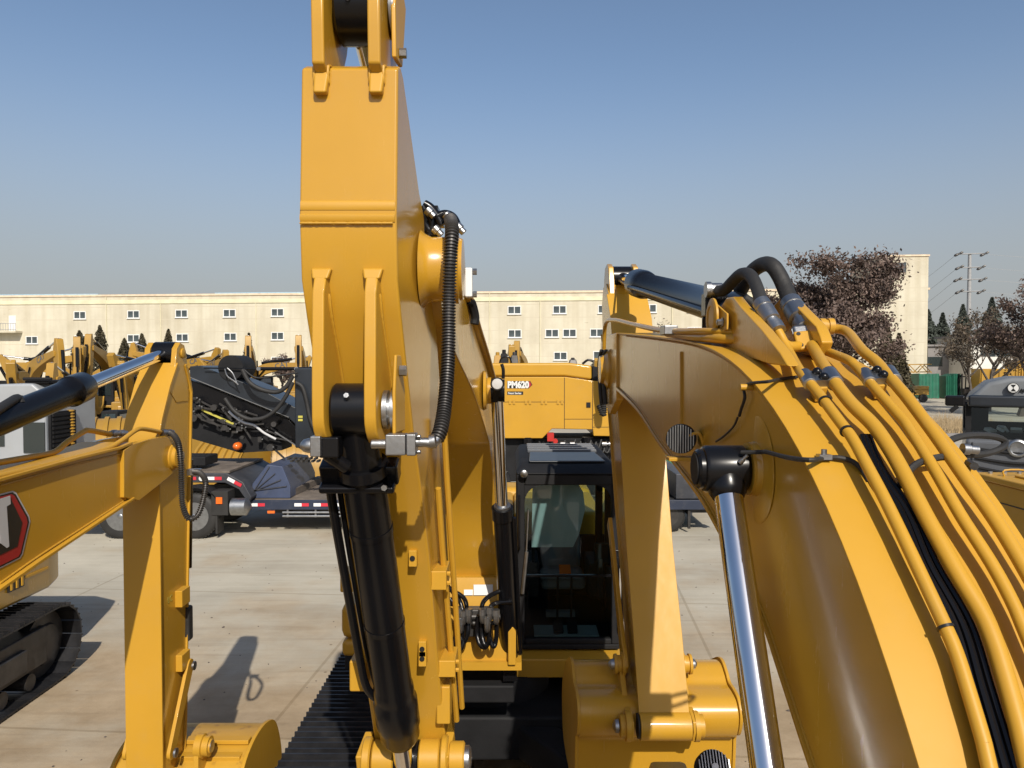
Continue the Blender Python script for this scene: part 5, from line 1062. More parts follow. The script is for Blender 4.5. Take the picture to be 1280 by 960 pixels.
for (px, py) in ((516, 697), (528, 810), (528, 822)):
    Yf = 3.93 if py < 750 else 4.12; q = P(px, py, Yf - 0.03); b = MB(); b.span((q.x - 0.02, Yf - 0.045, q.z - 0.045), (q.x + 0.022, Yf + 0.05, q.z + 0.04)); o = b.build('mounting_block', 'yellow', stC, bevel=0.004)
    b = MB(); b.cyl((q.x, Yf - 0.050, q.z), (q.x, Yf - 0.044, q.z), 0.014, seg=14); b.build('bolt_hole', 'label_black', o)
b = MB(); q = P(552, 878, 4.3); b.span((q.x - 0.03, 4.28, q.z - 0.12), (q.x + 0.05, 4.42, q.z + 0.1)); b.build('link_bracket', 'yellow', stC, bevel=0.01)
q = P(404, 840, 4.1)
b = MB(); q = P(448, 840, 4.15); b.span((q.x - 0.04, 4.1, q.z - 0.09), (q.x + 0.05, 4.3, q.z + 0.08)); b.build('pipe_clamp', 'yellow', stC, bevel=0.01)
# bottom link bosses
bp_ = (4.30, 1.74)
for o0, o1, r_ in ((-0.25, -0.20, .115), (-0.195, -0.07, .10), (0.07, 0.19, .105), (0.195, 0.235, .125), (0.24, 0.33, .092)):
    b = MB(); b.lathe(CW(o0, *bp_), CW(o1, *bp_), [(0, r_ * .7), (0, r_ - .01), (.008, r_), (o1 - o0 - .008, r_), (o1 - o0, r_ - .01), (o1 - o0, r_ * .7)], 36); b.build('link_boss', 'yellow', stC)
b = MB(); b.lathe(CW(0.325, *bp_), CW(0.4, *bp_), [(0, .07), (.03, .07), (.04, .055), (.045, .02)], 24); pz = b.build('link_pin', 'zinc', stC)
b = MB(); b.cyl(CW(0.366, *bp_), CW(0.372, *bp_), 0.02, seg=12); b.build('pin_hole', 'label_black', pz)
b = MB(); b.lathe(CW(-0.065, 4.30, 1.74), CW(0.065, 4.3, 1.74), [(0, .1), (.13, .1)]); b.build('rod_eye', 'black_gloss', bcy)
lk = [(4.2, 1.8), (4.4, 1.85), (4.6, 1.4), (4.7, 1.0), (4.5, 0.95), (4.35, 1.3)]
for o in (-0.27, 0.205): b = MB(); b.plate(lk, o - 0.0, o + 0.05, KC); b.build('bucket_link', 'yellow', stC, bevel=0.01)
b = MB(); b.plate([(4.42, 1.62), (4.66, 1.6), (4.9, 0.9), (4.75, 0.8), (4.6, 0.95)], -0.2, 0.19, KC); b.build('stick_tip', 'yellow', stC, bevel=0.01)
# bucket below the frame
b = MB(); bkp = curve2([(4.45, 1.0), (4.2, 0.75), (4.15, 0.35), (4.5, 0.08), (5.0, 0.12), (5.35, 0.5), (5.4, 0.95)], 4) + [(5.1, 1.0), (4.8, 1.1)]
b.plate(bkp, -0.55, -0.5, KC); b.plate(bkp, 0.5, 0.55, KC); b.plate(bkp[:-2] + [(y * 0.93 + 0.33, z * 0.93 + 0.06) for y, z in bkp[:-2]][::-1], -0.498, 0.498, KC); b.build('bucket', 'yellow', ce)
# tail lugs on top and the arm cylinder
tp = (3.42, 5.57)
tl = [(3.285, 5.24), (3.24, 5.27), (3.235, 5.42)] + arc(tp[0], tp[1], 0.20, 190, 20, 12)[0:0] + [(3.23, 5.60), (3.28, 5.76), (3.42, 5.82), (3.58, 5.74), (3.62, 5.6), (3.56, 5.42), (3.48, 5.28)]
for o in (-0.147, 0.090):
    b = MB(); b.plate(tl, o, o + 0.055, KC); b.build('cylinder_lug', 'yellow_gloss', stC, bevel=0.01)
    b = MB(); b.face([CW(o - 0.006, 3.283, 5.26), CW(o + 0.064, 3.283, 5.26), CW(o + 0.058, 3.25, 5.15), CW(o, 3.25, 5.15)], (0, 0.06, 0)); b.build('weld_toe', 'yellow', stC, bevel=0.012)
b = MB(); b.lathe(CW(-0.086, *tp), CW(0.086, *tp), [(0, .09), (0, .135), (.012, .15), (.16, .15), (.172, .135), (.172, .09)], 44); acy = b.build('arm_cylinder_eye', 'black_gloss', ce)
b = MB(); b.bolt(CW(0.0, tp[0] - 0.15, tp[1] - 0.02), (0, -1, 0), 0.010, 0.012); b.build('grease_nipple', 'zinc', acy)
b = MB(); b.lathe(CW(0.146, *tp), CW(0.3, *tp), [(0, .09), (.006, .09), (.006, .12), (.016, .12), (.016, .1), (.024, .1)], 32); b.build('pin_washer', 'zinc', stC)
b = MB(); b.plate([(3.33, 5.33), (3.45, 5.33), (3.52, 5.62), (3.44, 5.70), (3.36, 5.68), (3.32, 5.55)], 0.170, 0.190, KC); pl = b.build('pin_plate', 'yellow', stC, bevel=0.006)
b = MB(); b.bolt(CW(0.191, 3.39, 5.37), (1, 0, 0), 0.022, 0.03); b.build('bolt', 'zinc', pl)
a0 = CW(0, *tp); a1 = CW(0, 4.72, 4.60); dd = (a1 - a0).normalized()
b = MB(); b.cyl(a0 + dd * 0.1, a0 + dd * 0.75, 0.055, seg=20); b.build('cylinder_rod', 'chrome', acy)
b = MB(); b.lathe(a0 + dd * 0.7, a1, [(0, .06), (0, .085), (.12, .085), (.13, .075), ((a1 - a0).length - 0.7, .075)], 24); b.build('cylinder_barrel', 'black_gloss', acy)
for o in (-0.12, 0.08): b = MB(); b.plate([(4.55, 4.45), (4.95, 4.28), (4.85, 4.62), (4.72, 4.70), (4.62, 4.66)], o, o + 0.04, KC); b.build('arm_cylinder_lug', 'yellow', boomC)
# boom cylinders
for off in (-0.36, 0.352):
    t_ = CW(off, 5.72, 3.80); bt = CW(off + 0.02, 6.55, 1.35); d_ = (bt - t_).normalized(); L_ = (bt - t_).length
    bh = MB(); bh.lathe(t_ + Vector((-0.06, 0, 0)), t_ + Vector((0.06, 0, 0)), [(0, .06), (0, .085), (.12, .085), (.12, .06)], 28)
    b = MB(); b.lathe(t_ + d_ * (L_ * 0.385), bt, [(0, .06), (0, .088), (.10, .088), (.11, .076), (L_ * 0.6 - 0.03, .076), (L_ * .615, .05)], 28); b.box(bt, (0.12, 0.16, 0.16)); cyb = b.build('boom_cylinder', 'black_gloss', ce); bh.build('rod_eye', 'black_gloss', cyb)
    b = MB(); b.cyl(t_ + d_ * 0.06, t_ + d_ * (L_ * 0.385 + 0.01), 0.046, seg=24); b.build('cylinder_rod', 'chrome', cyb)
    b = MB(); b.lathe(t_ + d_ * (L_ * 0.385 - .02), bt, [(0, .05), (0, .068), (.021, .068)], 24); b.build('wiper_ring', 'zinc', cyb)
    b = MB(); b.tube([t_ + d_ * L_ * 0.42 + Vector((.09, -.02, 0)), bt + Vector((.09, -.04, 0.15))], 0.018, 8); b.build('side_pipe', 'black_gloss', cyb)
# work light on the boom boss
q = P(621.5, 480, 5.5); b = MB(); b.lathe(q + Vector((0, 0.08, 0)), q, [(0, .03), (.02, .045), (.07, .05), (.08, .046)], 24); wl = b.build('work_light', 'black_matte', boomC)
b = MB(); b.lathe(q + Vector((0, 0.001, 0)), q + Vector((0, -0.02, 0)), [(0, .04), (.005, .036), (.008, .01)], 20); b.build('lamp_lens', 'label_silver', wl)
b = MB(); b.beam(q + Vector((0, 0.06, -0.04)), CW(0.34, 5.7, 3.72), 0.04, 0.02); b.hose([P(627, 455, 5.5), P(629, 462, 5.5), P(629, 473, 5.52)], 0.012, 6, 8); b.build('lamp_bracket', 'black_matte', wl)
# ---- cab
def CP(px, py, Y): return P(px, py, Y)
x0, x1 = 0.045, 1.03; y0, y1 = 7.22, 8.85; zf = 1.262; zr = P(700, 592, 7.3).z
cb = None
b = MB()
b.span((x0, y0, zf), (x1, y1, zf + 0.05))
fw = 0.075
def post(xa, xb, ya, yb, za, zb): b.span((xa, ya, za), (xb, yb, zb))
post(x0, x0 + fw, y0, y0 + 0.1, zf + .05, zr); post(x1 - fw, x1, y0, y0 + 0.1, zf + .05, zr)
post(x0, x0 + 0.06, y1 - 0.1, y1, zf + .05, zr); post(x1 - .06, x1, y1 - 0.1, y1, zf + .05, zr)
post(x0, x0 + 0.05, 7.95, 8.03, zf + .05, zr); post(x1 - .05, x1, 7.95, 8.03, zf + .05, zr)
post(x0 + fw + .001, x1 - fw - .001, y0, y0 + 0.09, zr - 0.10, zr); post(x0 + fw + .001, x1 - fw - .001, y0, y0 + 0.08, zf + .05, zf + 0.10)
post(x0 + 0.061, x1 - 0.061, y1 - 0.08, y1, zf + 0.05, zf + 0.75); post(x0 + 0.061, x1 - 0.061, y1 - 0.08, y1, zr - 0.12, zr)
for xa, xb in ((x0, x0 + 0.04), (x1 - 0.04, x1)):
    b.span((xa, y0 + 0.101, zf + 0.05), (xb, y1 - 0.101, zf + 0.62)); b.span((xa, y0 + 0.101, zr - 0.07), (xb, y1 - 0.101, zr))
cb = b.build('cab', 'black_matte', ce, bevel=0.012)
# rounded corner gussets of the windscreen opening
b = MB()
for sx, xc in ((1, x0 + fw), (-1, x1 - fw)):
    r_ = 0.17; pts = [(xc, zr - 0.1), (xc, zr - 0.1 - r_)] + [(xc + sx * (r_ - r_ * math.cos(rad(a_))), zr - 0.1 - r_ + r_ * math.sin(rad(a_))) for a_ in range(10, 90, 10)] + [(xc + sx * r_, zr - 0.1)]
    xzslab(b, pts, y0 + 0.01, y0 + 0.07)
b.build('corner_gusset', 'black_matte', cb)
b = MB(); rt = P(700, 560, 8.7).z
b.add([(x0 - 0.02, y0 - 0.03, zr + 0.003), (x1 + 0.02, y0 - 0.03, zr + 0.003), (x1 + 0.02, y1 + 0.02, zr + 0.003), (x0 - 0.02, y1 + 0.02, zr + 0.003), (x0 + 0.03, y0 + 0.12, zr + 0.085), (x1 - 0.04, y0 + 0.12, zr + 0.085), (x1 - 0.05, y1 - 0.05, zr + 0.13), (x0 + 0.04, y1 - 0.05, zr + 0.13)], [(3, 2, 1, 0), (4, 5, 6, 7), (0, 1, 5, 4), (1, 2, 6, 5), (2, 3, 7, 6), (3, 0, 4, 7)])
rf = b.build('roof', 'black_matte', cb, bevel=0.03)
b = MB(); b.add([(x0 + 0.12, y0 + 0.16, zr + 0.094), (x1 - 0.12, y0 + 0.16, zr + 0.094), (x1 - 0.16, y0 + 0.75, zr + 0.112), (x0 + 0.14, y0 + 0.75, zr + 0.112)], [(0, 1, 2, 3)]); b.v += [v + Vector((0, 0, 0.02)) for v in b.v]; b.f = [(3, 2, 1, 0), (4, 5, 6, 7), (0, 1, 5, 4), (1, 2, 6, 5), (2, 3, 7, 6), (3, 0, 4, 7)]; b.build('roof_hatch', 'black_navy', rf, bevel=0.01)
b = MB()
for i in range(4): yv = y0 + 0.85 + i * 0.16; b.span((x0 + 0.12, yv, zr + 0.11), (x1 - 0.13, yv + 0.06, zr + 0.145 + 0.004 * i))
b.build('roof_rib', 'grey_paint', rf, bevel=0.008)
b = MB(); b.add([(x0 + fw, y0 + 0.02, zf + 0.72), (x1 - fw, y0 + 0.02, zf + 0.72), (x1 - fw, y0 + 0.05, zr - 0.1), (x0 + fw, y0 + 0.05, zr - 0.1)], [(0, 1, 2, 3)]); b.build('windscreen', 'cab_glass', cb)
b = MB(); b.add([(x0 + fw, y0 + 0.04, zf + 0.1), (x1 - fw, y0 + 0.04, zf + 0.1), (x1 - fw, y0 + 0.02, zf + 0.70), (x0 + fw, y0 + 0.02, zf + 0.70)], [(0, 1, 2, 3)]); b.build('lower_windscreen', 'cab_glass', cb)
b = MB(); b.span((x0 + fw, y0 + 0.0, zf + 0.70), (x1 - fw, y0 + 0.03, zf + 0.72)); b.build('windscreen_divider', 'black_gloss', cb)
for xx in (x0 + 0.02, x1 - 0.02):
    b = MB(); b.add([(xx, y0 + 0.1, zf + 0.62), (xx, y1 - 0.1, zf + 0.62), (xx, y1 - 0.1, zr - 0.07), (xx, y0 + 0.1, zr - 0.07)], [(0, 1, 2, 3)]); b.build('side_glass', 'cab_glass', cb)
b = MB(); b.add([(x0 + .06, y1 - 0.04, zf + 0.75), (x1 - .06, y1 - 0.04, zf + 0.75), (x1 - .06, y1 - 0.04, zr - 0.12), (x0 + .06, y1 - 0.04, zr - 0.12)], [(0, 1, 2, 3)]); b.build('rear_glass', 'cab_glass', cb)
# interior
pf = [(0.16, 1.15), (0.58, 1.15), (0.66, 1.02), (0.68, 0.85), (0.62, 0.6), (0.56, 0.47), (0.15, 0.47)]
b = MB(); xzslab(b, [(x0 + x, zf + z + 0.45) for x, z in pf], 7.50, 7.515); b.build('pale_film_panel', 'slate_film', cb)  # pale slate panel filling the pale area behind the windscreen
b = MB(); b.span((0.30, 7.95, zf + 0.35), (0.78, 8.4, zf + 0.5)); b.plate([(8.36, zf + 0.45), (8.52, zf + 0.45), (8.64, zf + 1.05), (8.52, zf + 1.08)], 0.32, 0.76); b.span((0.42, 8.50, zf + 1.1), (0.66, 8.6, zf + 1.3)); b.build('seat', 'seat_grey', cb, bevel=0.05)
b = MB(); b.span((0.16, 7.85, zf + 0.3), (0.28, 8.4, zf + 0.68)); b.span((0.80, 7.85, zf + 0.3), (0.94, 8.4, zf + 0.66)); b.cyl((0.22, 7.85, zf + 0.68), (0.22, 7.82, zf + 0.9), 0.02); b.cyl((0.87, 7.85, zf + 0.66), (0.87, 7.82, zf + 0.88), 0.02); b.build('control_console', 'black_matte', cb, bevel=0.02)
b = MB(); b.box((0.56, 8.0, zf + 0.56), (0.12, 0.14, 0.02), Matrix.Rotation(0.4, 3, 'X')); b.build('orange_tag', 'orange_lens', cb)
b = MB(); b.box((0.50, 7.95, zf + 0.525), (0.40, 0.16, 0.02), Matrix.Rotation(0.3, 3, 'X')); b.box((0.50, 7.8, zf + 0.16), (0.3, 0.1, 0.05)); b.build('plastic_cover', 'seat_grey', cb)
b = MB(); b.span((0.22, 7.42, zf + 0.052), (0.86, 7.72, zf + 0.065)); b.build('floor_mat', 'slate_film', cb)
for xx in (0.46, 0.60):
    b = MB(); b.cyl((xx, 7.66, zf + 0.06), (xx, 7.60, zf + 0.62), 0.012, seg=8); b.box((xx, 7.52, zf + 0.12), (0.10, 0.16, 0.03), Matrix.Rotation(0.5, 3, 'X')); b.build('travel_pedal', 'black_matte', cb, bevel=0.005)
b = MB(); b.box((0.90, 7.55, zf + 0.85), (0.16, 0.05, 0.2)); b.box((0.88, 7.52, zf + 0.6), (0.05, 0.05, 0.4)); b.build('monitor', 'black_matte', cb, bevel=0.01)
b = MB(); b.cyl((0.128, 7.2, zf + 0.75), (0.155, 7.2, zf + 1.35), 0.008, seg=8); b.cyl((0.10, 7.19, zf + 0.55), (0.14, 7.19, zf + 0.95), 0.018, seg=8); b.build('wiper', 'zinc', cb)
q = P(655, 592, 7.15); b = MB(); b.lathe(q + Vector((0, 0.08, 0)), q, [(0, .02), (.02, .04), (.08, .042)], 20); cl = b.build('cab_light', 'black_matte', cb)
b = MB(); b.lathe(q + Vector((0, 0.001, 0)), q + Vector((0, -0.01, 0)), [(0, .036), (.006, .03), (.01, .005)], 20); b.build('lamp_lens', 'zinc', cl)
b = MB(); b.hose([(x0 + 0.02, y0 - 0.03, zr - 0.2), (x0 + 0.02, y0 - 0.08, zr - 0.24), (x0 + 0.02, y0 - 0.08, zr - 0.65), (x0 + 0.02, y0 - 0.02, zr - 0.7)], 0.014, 5, 8); b.hose([(x1 - 0.02, y0 - 0.02, zr - 0.75), (x1 + 0.01, y0 - 0.1, zr - 0.8), (x1 + 0.01, y0 - 0.1, zf + 0.3), (x1, y0 - 0.02, zf + 0.2)], 0.014, 5, 8); b.build('handrail', 'black_gloss', cb)
b = MB(); b.span((x1 + 0.02, 7.3, zf + 0.78), (x1 + 0.05, 7.44, zf + 1.08)); b.span((x1 - 0.1, 7.15, zf + 0.80), (x1 + 0.06, 7.19, zf + 0.98)); b.build('mirror', 'black_gloss', cb, bevel=0.01)
b = MB(); b.cyl((x1 + 0.06, 7.17, zf + 0.66), (x1 + 0.06, 7.12, zf + 0.66), 0.04, seg=16); b.build('side_lamp', 'zinc', cb)

# weld beads where plates meet
def bead(parent, pts, r=0.006, m='yellow'):
    path = resample([Vector(p) for p in catmull(pts, 4)], 0.012); rnd_ = random.Random(len(path))
    b_ = MB(); b_.tube(path, [r * (0.8 + 0.45 * abs(math.sin(i * 1.3)) + rnd_.uniform(-.12, .12)) for i in range(len(path))], 7); return b_.build('weld_bead', m, parent)
for o in (-0.145, -0.086, 0.075, 0.132): bead(stC, [CW(o, 3.268, 4.30), CW(o, 3.30, 4.20), CW(o, 3.42, 3.98), CW(o, 3.52, 3.76)], 0.006)
for o in (-0.149, -0.090, 0.088, 0.147): bead(stC, [CW(o, 3.285, 5.20), CW(o, 3.285, 5.27), CW(o, 3.33, 5.285)], 0.006)
bead(stC, [CW(-0.205, 3.254, 4.60), CW(0.198, 3.254, 4.60)], 0.005)
# ================================================================ RIGHT-HAND EXCAVATOR (boom comes from beside the viewer)
KR = (1.55, -0.033)
def RW(off, y, z): return Vector((KR[0] + KR[1] * y + off, y, z))
re_ = thing('crawler_excavator', 'nearest excavator, its curved boom at the right carrying four yellow pipes', 'excavator', (1.5, 1.6, 0))
LO, RO = -0.27, 0.36
LT = [(772, 418), (812, 422), (850, 427), (888, 433), (919, 450), (940, 467), (959, 487), (980, 520), (1012, 572), (1044, 640), (1071, 704), (1091, 758), (1108, 798), (1125, 848), (1142, 905), (1155, 960)]
LB = [(772, 483), (799, 510), (827, 552), (872, 610), (902, 660), (950, 755), (980, 840), (1020, 960)]
topR = [yz(ONP(x, y, KR, LO)) for x, y in LT]      # far -> near
botR = [yz(ONP(x, y, KR, LO)) for x, y in LB]
def relax(pts, n=14):
    pts = resample([Vector((a, c, 0)) for a, c in pts], 0.16) + [Vector((*pts[-1], 0))]
    for _ in range(n): pts = [pts[0]] + [pts[i] * 0.5 + (pts[i - 1] + pts[i + 1]) * 0.25 for i in range(1, len(pts) - 1)] + [pts[-1]]
    return [(v.x, v.y) for v in pts]
topF = relax(curve2(topR + [(1.92, 2.40), (1.6, 2.05), (1.2, 1.85), (0.7, 1.75)], 4)); botF = curve2(botR + [(2.3, 2.02), (1.5, 1.45), (0.85, 1.3)], 4)
b = MB(); b.plate(topF + botF[::-1], LO, RO, KR); boomR = b.build('boom', 'yellow_gloss', re_, bevel=0.006)
def topz(Y):
    pts = sorted(topF)
    for (a, za), (c, zc) in zip(pts, pts[1:]):
        if a <= Y <= c: return za + (zc - za) * (Y - a) / max(c - a, 1e-6)
    return pts[-1][1]
def ONT(px, py, h=0.0):
    dx, dz = ray(px, py); Y = 0.9; f = lambda y: CAMH + dz * y - topz(y) - h; prev = f(Y)
    while Y < 8.4:
        Y2 = Y + 0.02; c = f(Y2)
        if prev > 0 >= c or prev < 0 <= c:
            a, b_ = Y, Y2
            for _ in range(20):
                m = (a + b_) / 2
                if (f(m) > 0) == (prev > 0): a = m
                else: b_ = m
            return Vector((dx * a, a, CAMH + dz * a))
        Y, prev = Y2, c
    return None
# flange lips of the boom
b = MB(); b.plate([(y, z + 0.001) for y, z in topF] + [(y, z + 0.016) for y, z in topF][::-1], LO - 0.014, RO + 0.014, KR); b.build('top_flange', 'yellow', boomR, bevel=0.003)
b = MB(); bb = botF; b.plate([(y, z - 0.003) for y, z in bb] + [(y, z - 0.030) for y, z in bb][::-1], LO - 0.020, RO + 0.02, KR); b.build('bottom_flange', 'yellow_gloss', boomR, bevel=0.003)
a = ONP(851, 430, KR, LO - 0.006); c = ONP(851, 585, KR, LO - 0.006)
b = MB(); b.beam((a.x, a.y, a.z - 0.05), (c.x, c.y, c.z + 0.12), 0.02, 0.012, up=(1, 0, 0)); b.build('weld_seam', 'yellow', boomR)
# round reinforcement plate round the cylinder boss
def disc_on_side(parent, nm, px, py, rr, th, m='yellow_gloss'):
    c_ = ONP(px, py, KR, LO); b_ = MB(); b_.lathe((c_.x + 0.004, c_.y, c_.z), (c_.x - 1, c_.y, c_.z), [(0, rr), (th, rr), (th + 0.006, rr - 0.008), (th + 0.0065, rr - 0.02)], 48); return b_.build(nm, m, parent)
pinR = Vector((1.02, 3.62, 0)); pinR.z = P(905, 586, 3.62).z
cB = ONP(945, 586, KR, LO)
b = MB(); b.lathe(RW(LO + 0.004, 3.62, pinR.z), RW(LO - 1, 3.62, pinR.z), [(0, .26), (.002, .26), (.004, .25), (.005, .13), (.03, .125), (.04, .12)], 56); b.build('boss_plate', 'yellow_gloss', boomR)
xf = RW(LO, 3.62, 0).x
b = MB(); b.cyl((xf - 0.04, 3.62, pinR.z), (xf - 0.0, 3.62, pinR.z), 0.125, seg=36); b.cyl((RW(RO, 3.62, 0).x, 3.62, pinR.z), (RW(RO, 3.62, 0).x + 0.3, 3.62, pinR.z), 0.1); b.build('cylinder_boss', 'yellow', boomR)
# boom cylinder on the left side of the boom
hx0 = xf - 0.285; hx1 = xf - 0.045
b = MB(); b.lathe((hx0, 3.62, pinR.z), (hx1, 3.62, pinR.z), [(0, .05), (.0, .085), (.012, .095), (.03, .095), (.035, .105), (.05, .112), (.225, .112), (.24, .10)], 44)
hc = Vector(((hx0 + hx1) / 2 + 0.02, 3.62, pinR.z)); ft = P(966, 1010, 2.82); dR = (ft - hc).normalized(); LR = (ft - hc).length
b.lathe(hc + dR * 0.06, hc + dR * 0.5, [(0, .09), (.06, .088), (.09, .072), (.10, .06)], 32); bcR = b.build('boom_cylinder', 'black_gloss', re_)
b = MB(); b.cyl(hc + dR * 0.14, hc + dR * (LR + 0.25), 0.0665, seg=48); b.build('cylinder_rod', 'chrome', bcR)
b = MB(); e0 = hc + dR * (LR + 0.15); b.lathe(e0, e0 + dR * 1.0, [(0, .07), (0, .10), (.15, .10), (.16, .09), (1.0, .09)], 32); b.build('cylinder_barrel', 'black_gloss', bcR)
b = MB(); b.lathe((hx0, 3.62, pinR.z), (hx0 - 0.02, 3.62, pinR.z), [(0, .075), (.006, .075), (.006, .02)], 24); b.build('pin_cap', 'black_matte', bcR)
b = MB(); q = Vector((hx1 - 0.06, 3.51, pinR.z + 0.045)); b.lathe(q, q + Vector((0.04, -0.03, 0.05)), [(0, .013), (.02, .013), (.02, .008), (.05, .008)], 10); b.build('grease_fitting', 'zinc', bcR)
b = MB(); off = lambda x, y, o: ONP(x, y, KR, LO - o)
g0 = [Vector((hx1 - 0.05, 3.52, pinR.z + 0.09)), Vector((hx1 + 0.02, 3.45, pinR.z + 0.10)), off(958, 565, .05), off(985, 572, .05), off(1012, 575, .03)]
g1 = [ONT(1030, 573, .03), ONT(1048, 572, .04), ONT(1066, 577, .035), ONT(1078, 588, .03), ONT(1086, 602, .02)]
b.hose(g0 + g1, 0.010, 8, 8); b.build('grease_hose', 'rubber', boomR)
b = MB(); q = ONT(1030, 571, .035); b.box(q, (0.05, 0.04, 0.02)); b.cyl(q + Vector((0, 0, .01)), q + Vector((0, 0, .03)), 0.012, seg=8); b.build('hose_clip', 'zinc', boomR)
# the four pipes
def ontop(pts, h): return [ONT(x, y, h) for x, y in pts]
pipes = {}
def pipe(name, pts, r, h, head=()):
    path = [P(*p) if len(p) == 3 else p for p in head] + [v for v in ontop(pts, h) if v is not None]
    last = path[-1]; prev = path[-2]; path.append(last + (last - prev).normalized() * 0.7)
    b_ = MB(); b_.tube(catmull(path, 6), r, 18); return b_.build(name, 'yellow', boomR)
H1 = 0.115
pipe('hydraulic_pipe', [(1001, 465), (1021, 489), (1049, 526), (1066, 549), (1086, 586), (1110, 632), (1145, 705), (1180, 780), (1195, 815), (1210, 862), (1229, 926), (1238, 965)], 0.0225, H1, head=[(973, 414, 3.95), (987, 440, 3.85)])
pipe('hydraulic_pipe', [(1034, 464), (1061, 501), (1091, 531), (1112, 561), (1129, 591), (1158, 647), (1195, 714), (1226, 765), (1242, 801), (1256, 845), (1272, 902), (1286, 960)], 0.029, H1, head=[(1015, 432, 3.95)])
pipe('hydraulic_pipe', [(1060, 450), (1072, 460), (1094, 486), (1127, 523), (1137, 537), (1168, 587), (1200, 643), (1239, 704), (1266, 754), (1290, 810)], 0.022, H1, head=[(1030, 438, 4.0)])
pipe('hydraulic_pipe', [(1078, 438), (1096, 453), (1122, 483), (1137, 501), (1170, 545), (1205, 595), (1242, 647), (1269, 690), (1295, 735)], 0.026, H1 + 0.01, head=[(1024, 410, 4.25), (1046, 411, 4.2), (1060, 416, 4.1)])
b = MB(); q = P(1033, 408, 4.22); b.lathe(q - Vector((.04, 0, 0)), q + Vector((.04, 0, 0)), [(0, .03), (0, .045), (.03, .045), (.03, .038), (.045, .038), (.045, .046), (.075, .046), (.08, .03)], 16); b.build('pipe_union', 'yellow', boomR)
# clamps
def clamp(pA, pB, rA, rB):
    a_ = ONT(*pA, H1); c_ = ONT(*pB, H1); a2 = ONT(pA[0] - 8, pA[1] - 14, H1); t_ = (a_ - a2).normalized(); s_ = (c_ - a_).normalized(); n_ = s_.cross(t_)
    if n_.z < 0: n_ = -n_
    b_ = MB()
    for p_, r_ in ((a_, rA), (c_, rB)): b_.tube([p_ - t_ * 0.058, p_ - t_ * 0.055, p_ + t_ * 0.055, p_ + t_ * 0.058], [r_ + 0.002, r_ + 0.008, r_ + 0.008, r_ + 0.002], 20)
    R_ = Matrix((s_, t_, s_.cross(t_))).transposed(); b_.box((a_ + c_) / 2 + n_ * 0.0, ((c_ - a_).length * 0.9, 0.105, 0.035), R_)
    o_ = b_.build('pipe_clamp', 'zinc', boomR)
    b_ = MB()
    for k in (-0.028, 0.028): m_ = (a_ + c_) / 2 + t_ * k + s_ * k * 0.3 + n_ * 0.016; b_.lathe(m_, m_ + n_ * 0.03, [(0, .022), (.008, .022), (.02, .017), (.026, .008)], 16)
    b_.build('bolt', 'black_gloss', o_)
    b_ = MB(); m_ = (a_ + c_) / 2 - n_ * 0.05; b_.box(m_ + t_ * 0.02, (0.05, 0.09, 0.07), R_); b_.build('clamp_block', 'yellow', o_, bevel=0.004)
clamp((1009, 474), (1040, 473), 0.022, 0.029)
clamp((1084, 472), (1114, 470), 0.021, 0.026)
b = MB()
for x, y, r_ in ((1031, 501, .028), (1058, 538, .028), (1181, 783, .028)):
    q = ONT(x, y, H1); q2 = ONT(x + 6, y + 12, H1); d_ = (q2 - q).normalized(); b.lathe(q, q + d_ * 0.009, [(0, r_ - .002), (0, r_), (.009, r_), (.009, r_ - .002)], 18)
b.build('cable_tie', 'label_black', boomR)
b = MB()
for k in range(6):
    pts = [(1082, 545), (1100, 590), (1134, 640), (1162, 705), (1203, 780), (1227, 860), (1256, 960), (1266, 1000)]
    path = [ONT(x + (k % 5 - 2) * (2.2 + i * 0.75), y, 0.03 + 0.022 * (k % 3)) for i, (x, y) in enumerate(pts)]; b.tube(catmull([p for p in path if p], 6), 0.0125, 8)
b.build('hose_bundle', 'black_gloss', boomR)
b = MB(); b.hose([ONT(1125, 608, .06), ONT(1135, 590, .09), ONT(1150, 578, .10), ONT(1172, 572, .11), ONT(1187, 571, .12)], 0.014, 8, 8)
b.hose([ONT(1218, 583, .10)] + [P(1190, 566, 3.5), P(1210, 568, 3.5), P(1232, 567, 3.55), P(1252, 560, 3.6), P(1256, 552, 3.65), P(1244, 546, 3.6), P(1222, 544, 3.55), P(1200, 546, 3.5), P(1182, 553, 3.45)][0:], 0.016, 8, 8); b.build('hydraulic_hose', 'rubber', boomR)
b = MB(); q = P(1203, 561, 3.48); b.lathe(q, q + Vector((0.06, 0, -0.005)), [(0, .015), (0, .026), (.03, .026), (.035, .02), (.07, .02)], 14); b.build('hose_fitting', 'zinc', boomR)
# wiring on the far left flank and the small fitting
b = MB(); b.hose([ONT(997, 471, .03), ONT(975, 474, .03), off(960, 477, .02), off(940, 479, .02), off(930, 484, .02), off(931, 497, .02), off(927, 510, .02), off(924, 520, .02)], 0.008, 8, 6); b.hose([off(922, 522, .02), off(917, 533, .02), off(905, 545, .02), off(895, 552, .02)], 0.006, 6, 6); b.build('sensor_wire', 'rubber', boomR)
b = MB(); q = off(933, 484, .03); b.cyl(q + Vector((-.03, 0, 0)), q + Vector((.03, 0, 0)), 0.016, seg=12); b.build('sensor_plug', 'yellow', boomR)
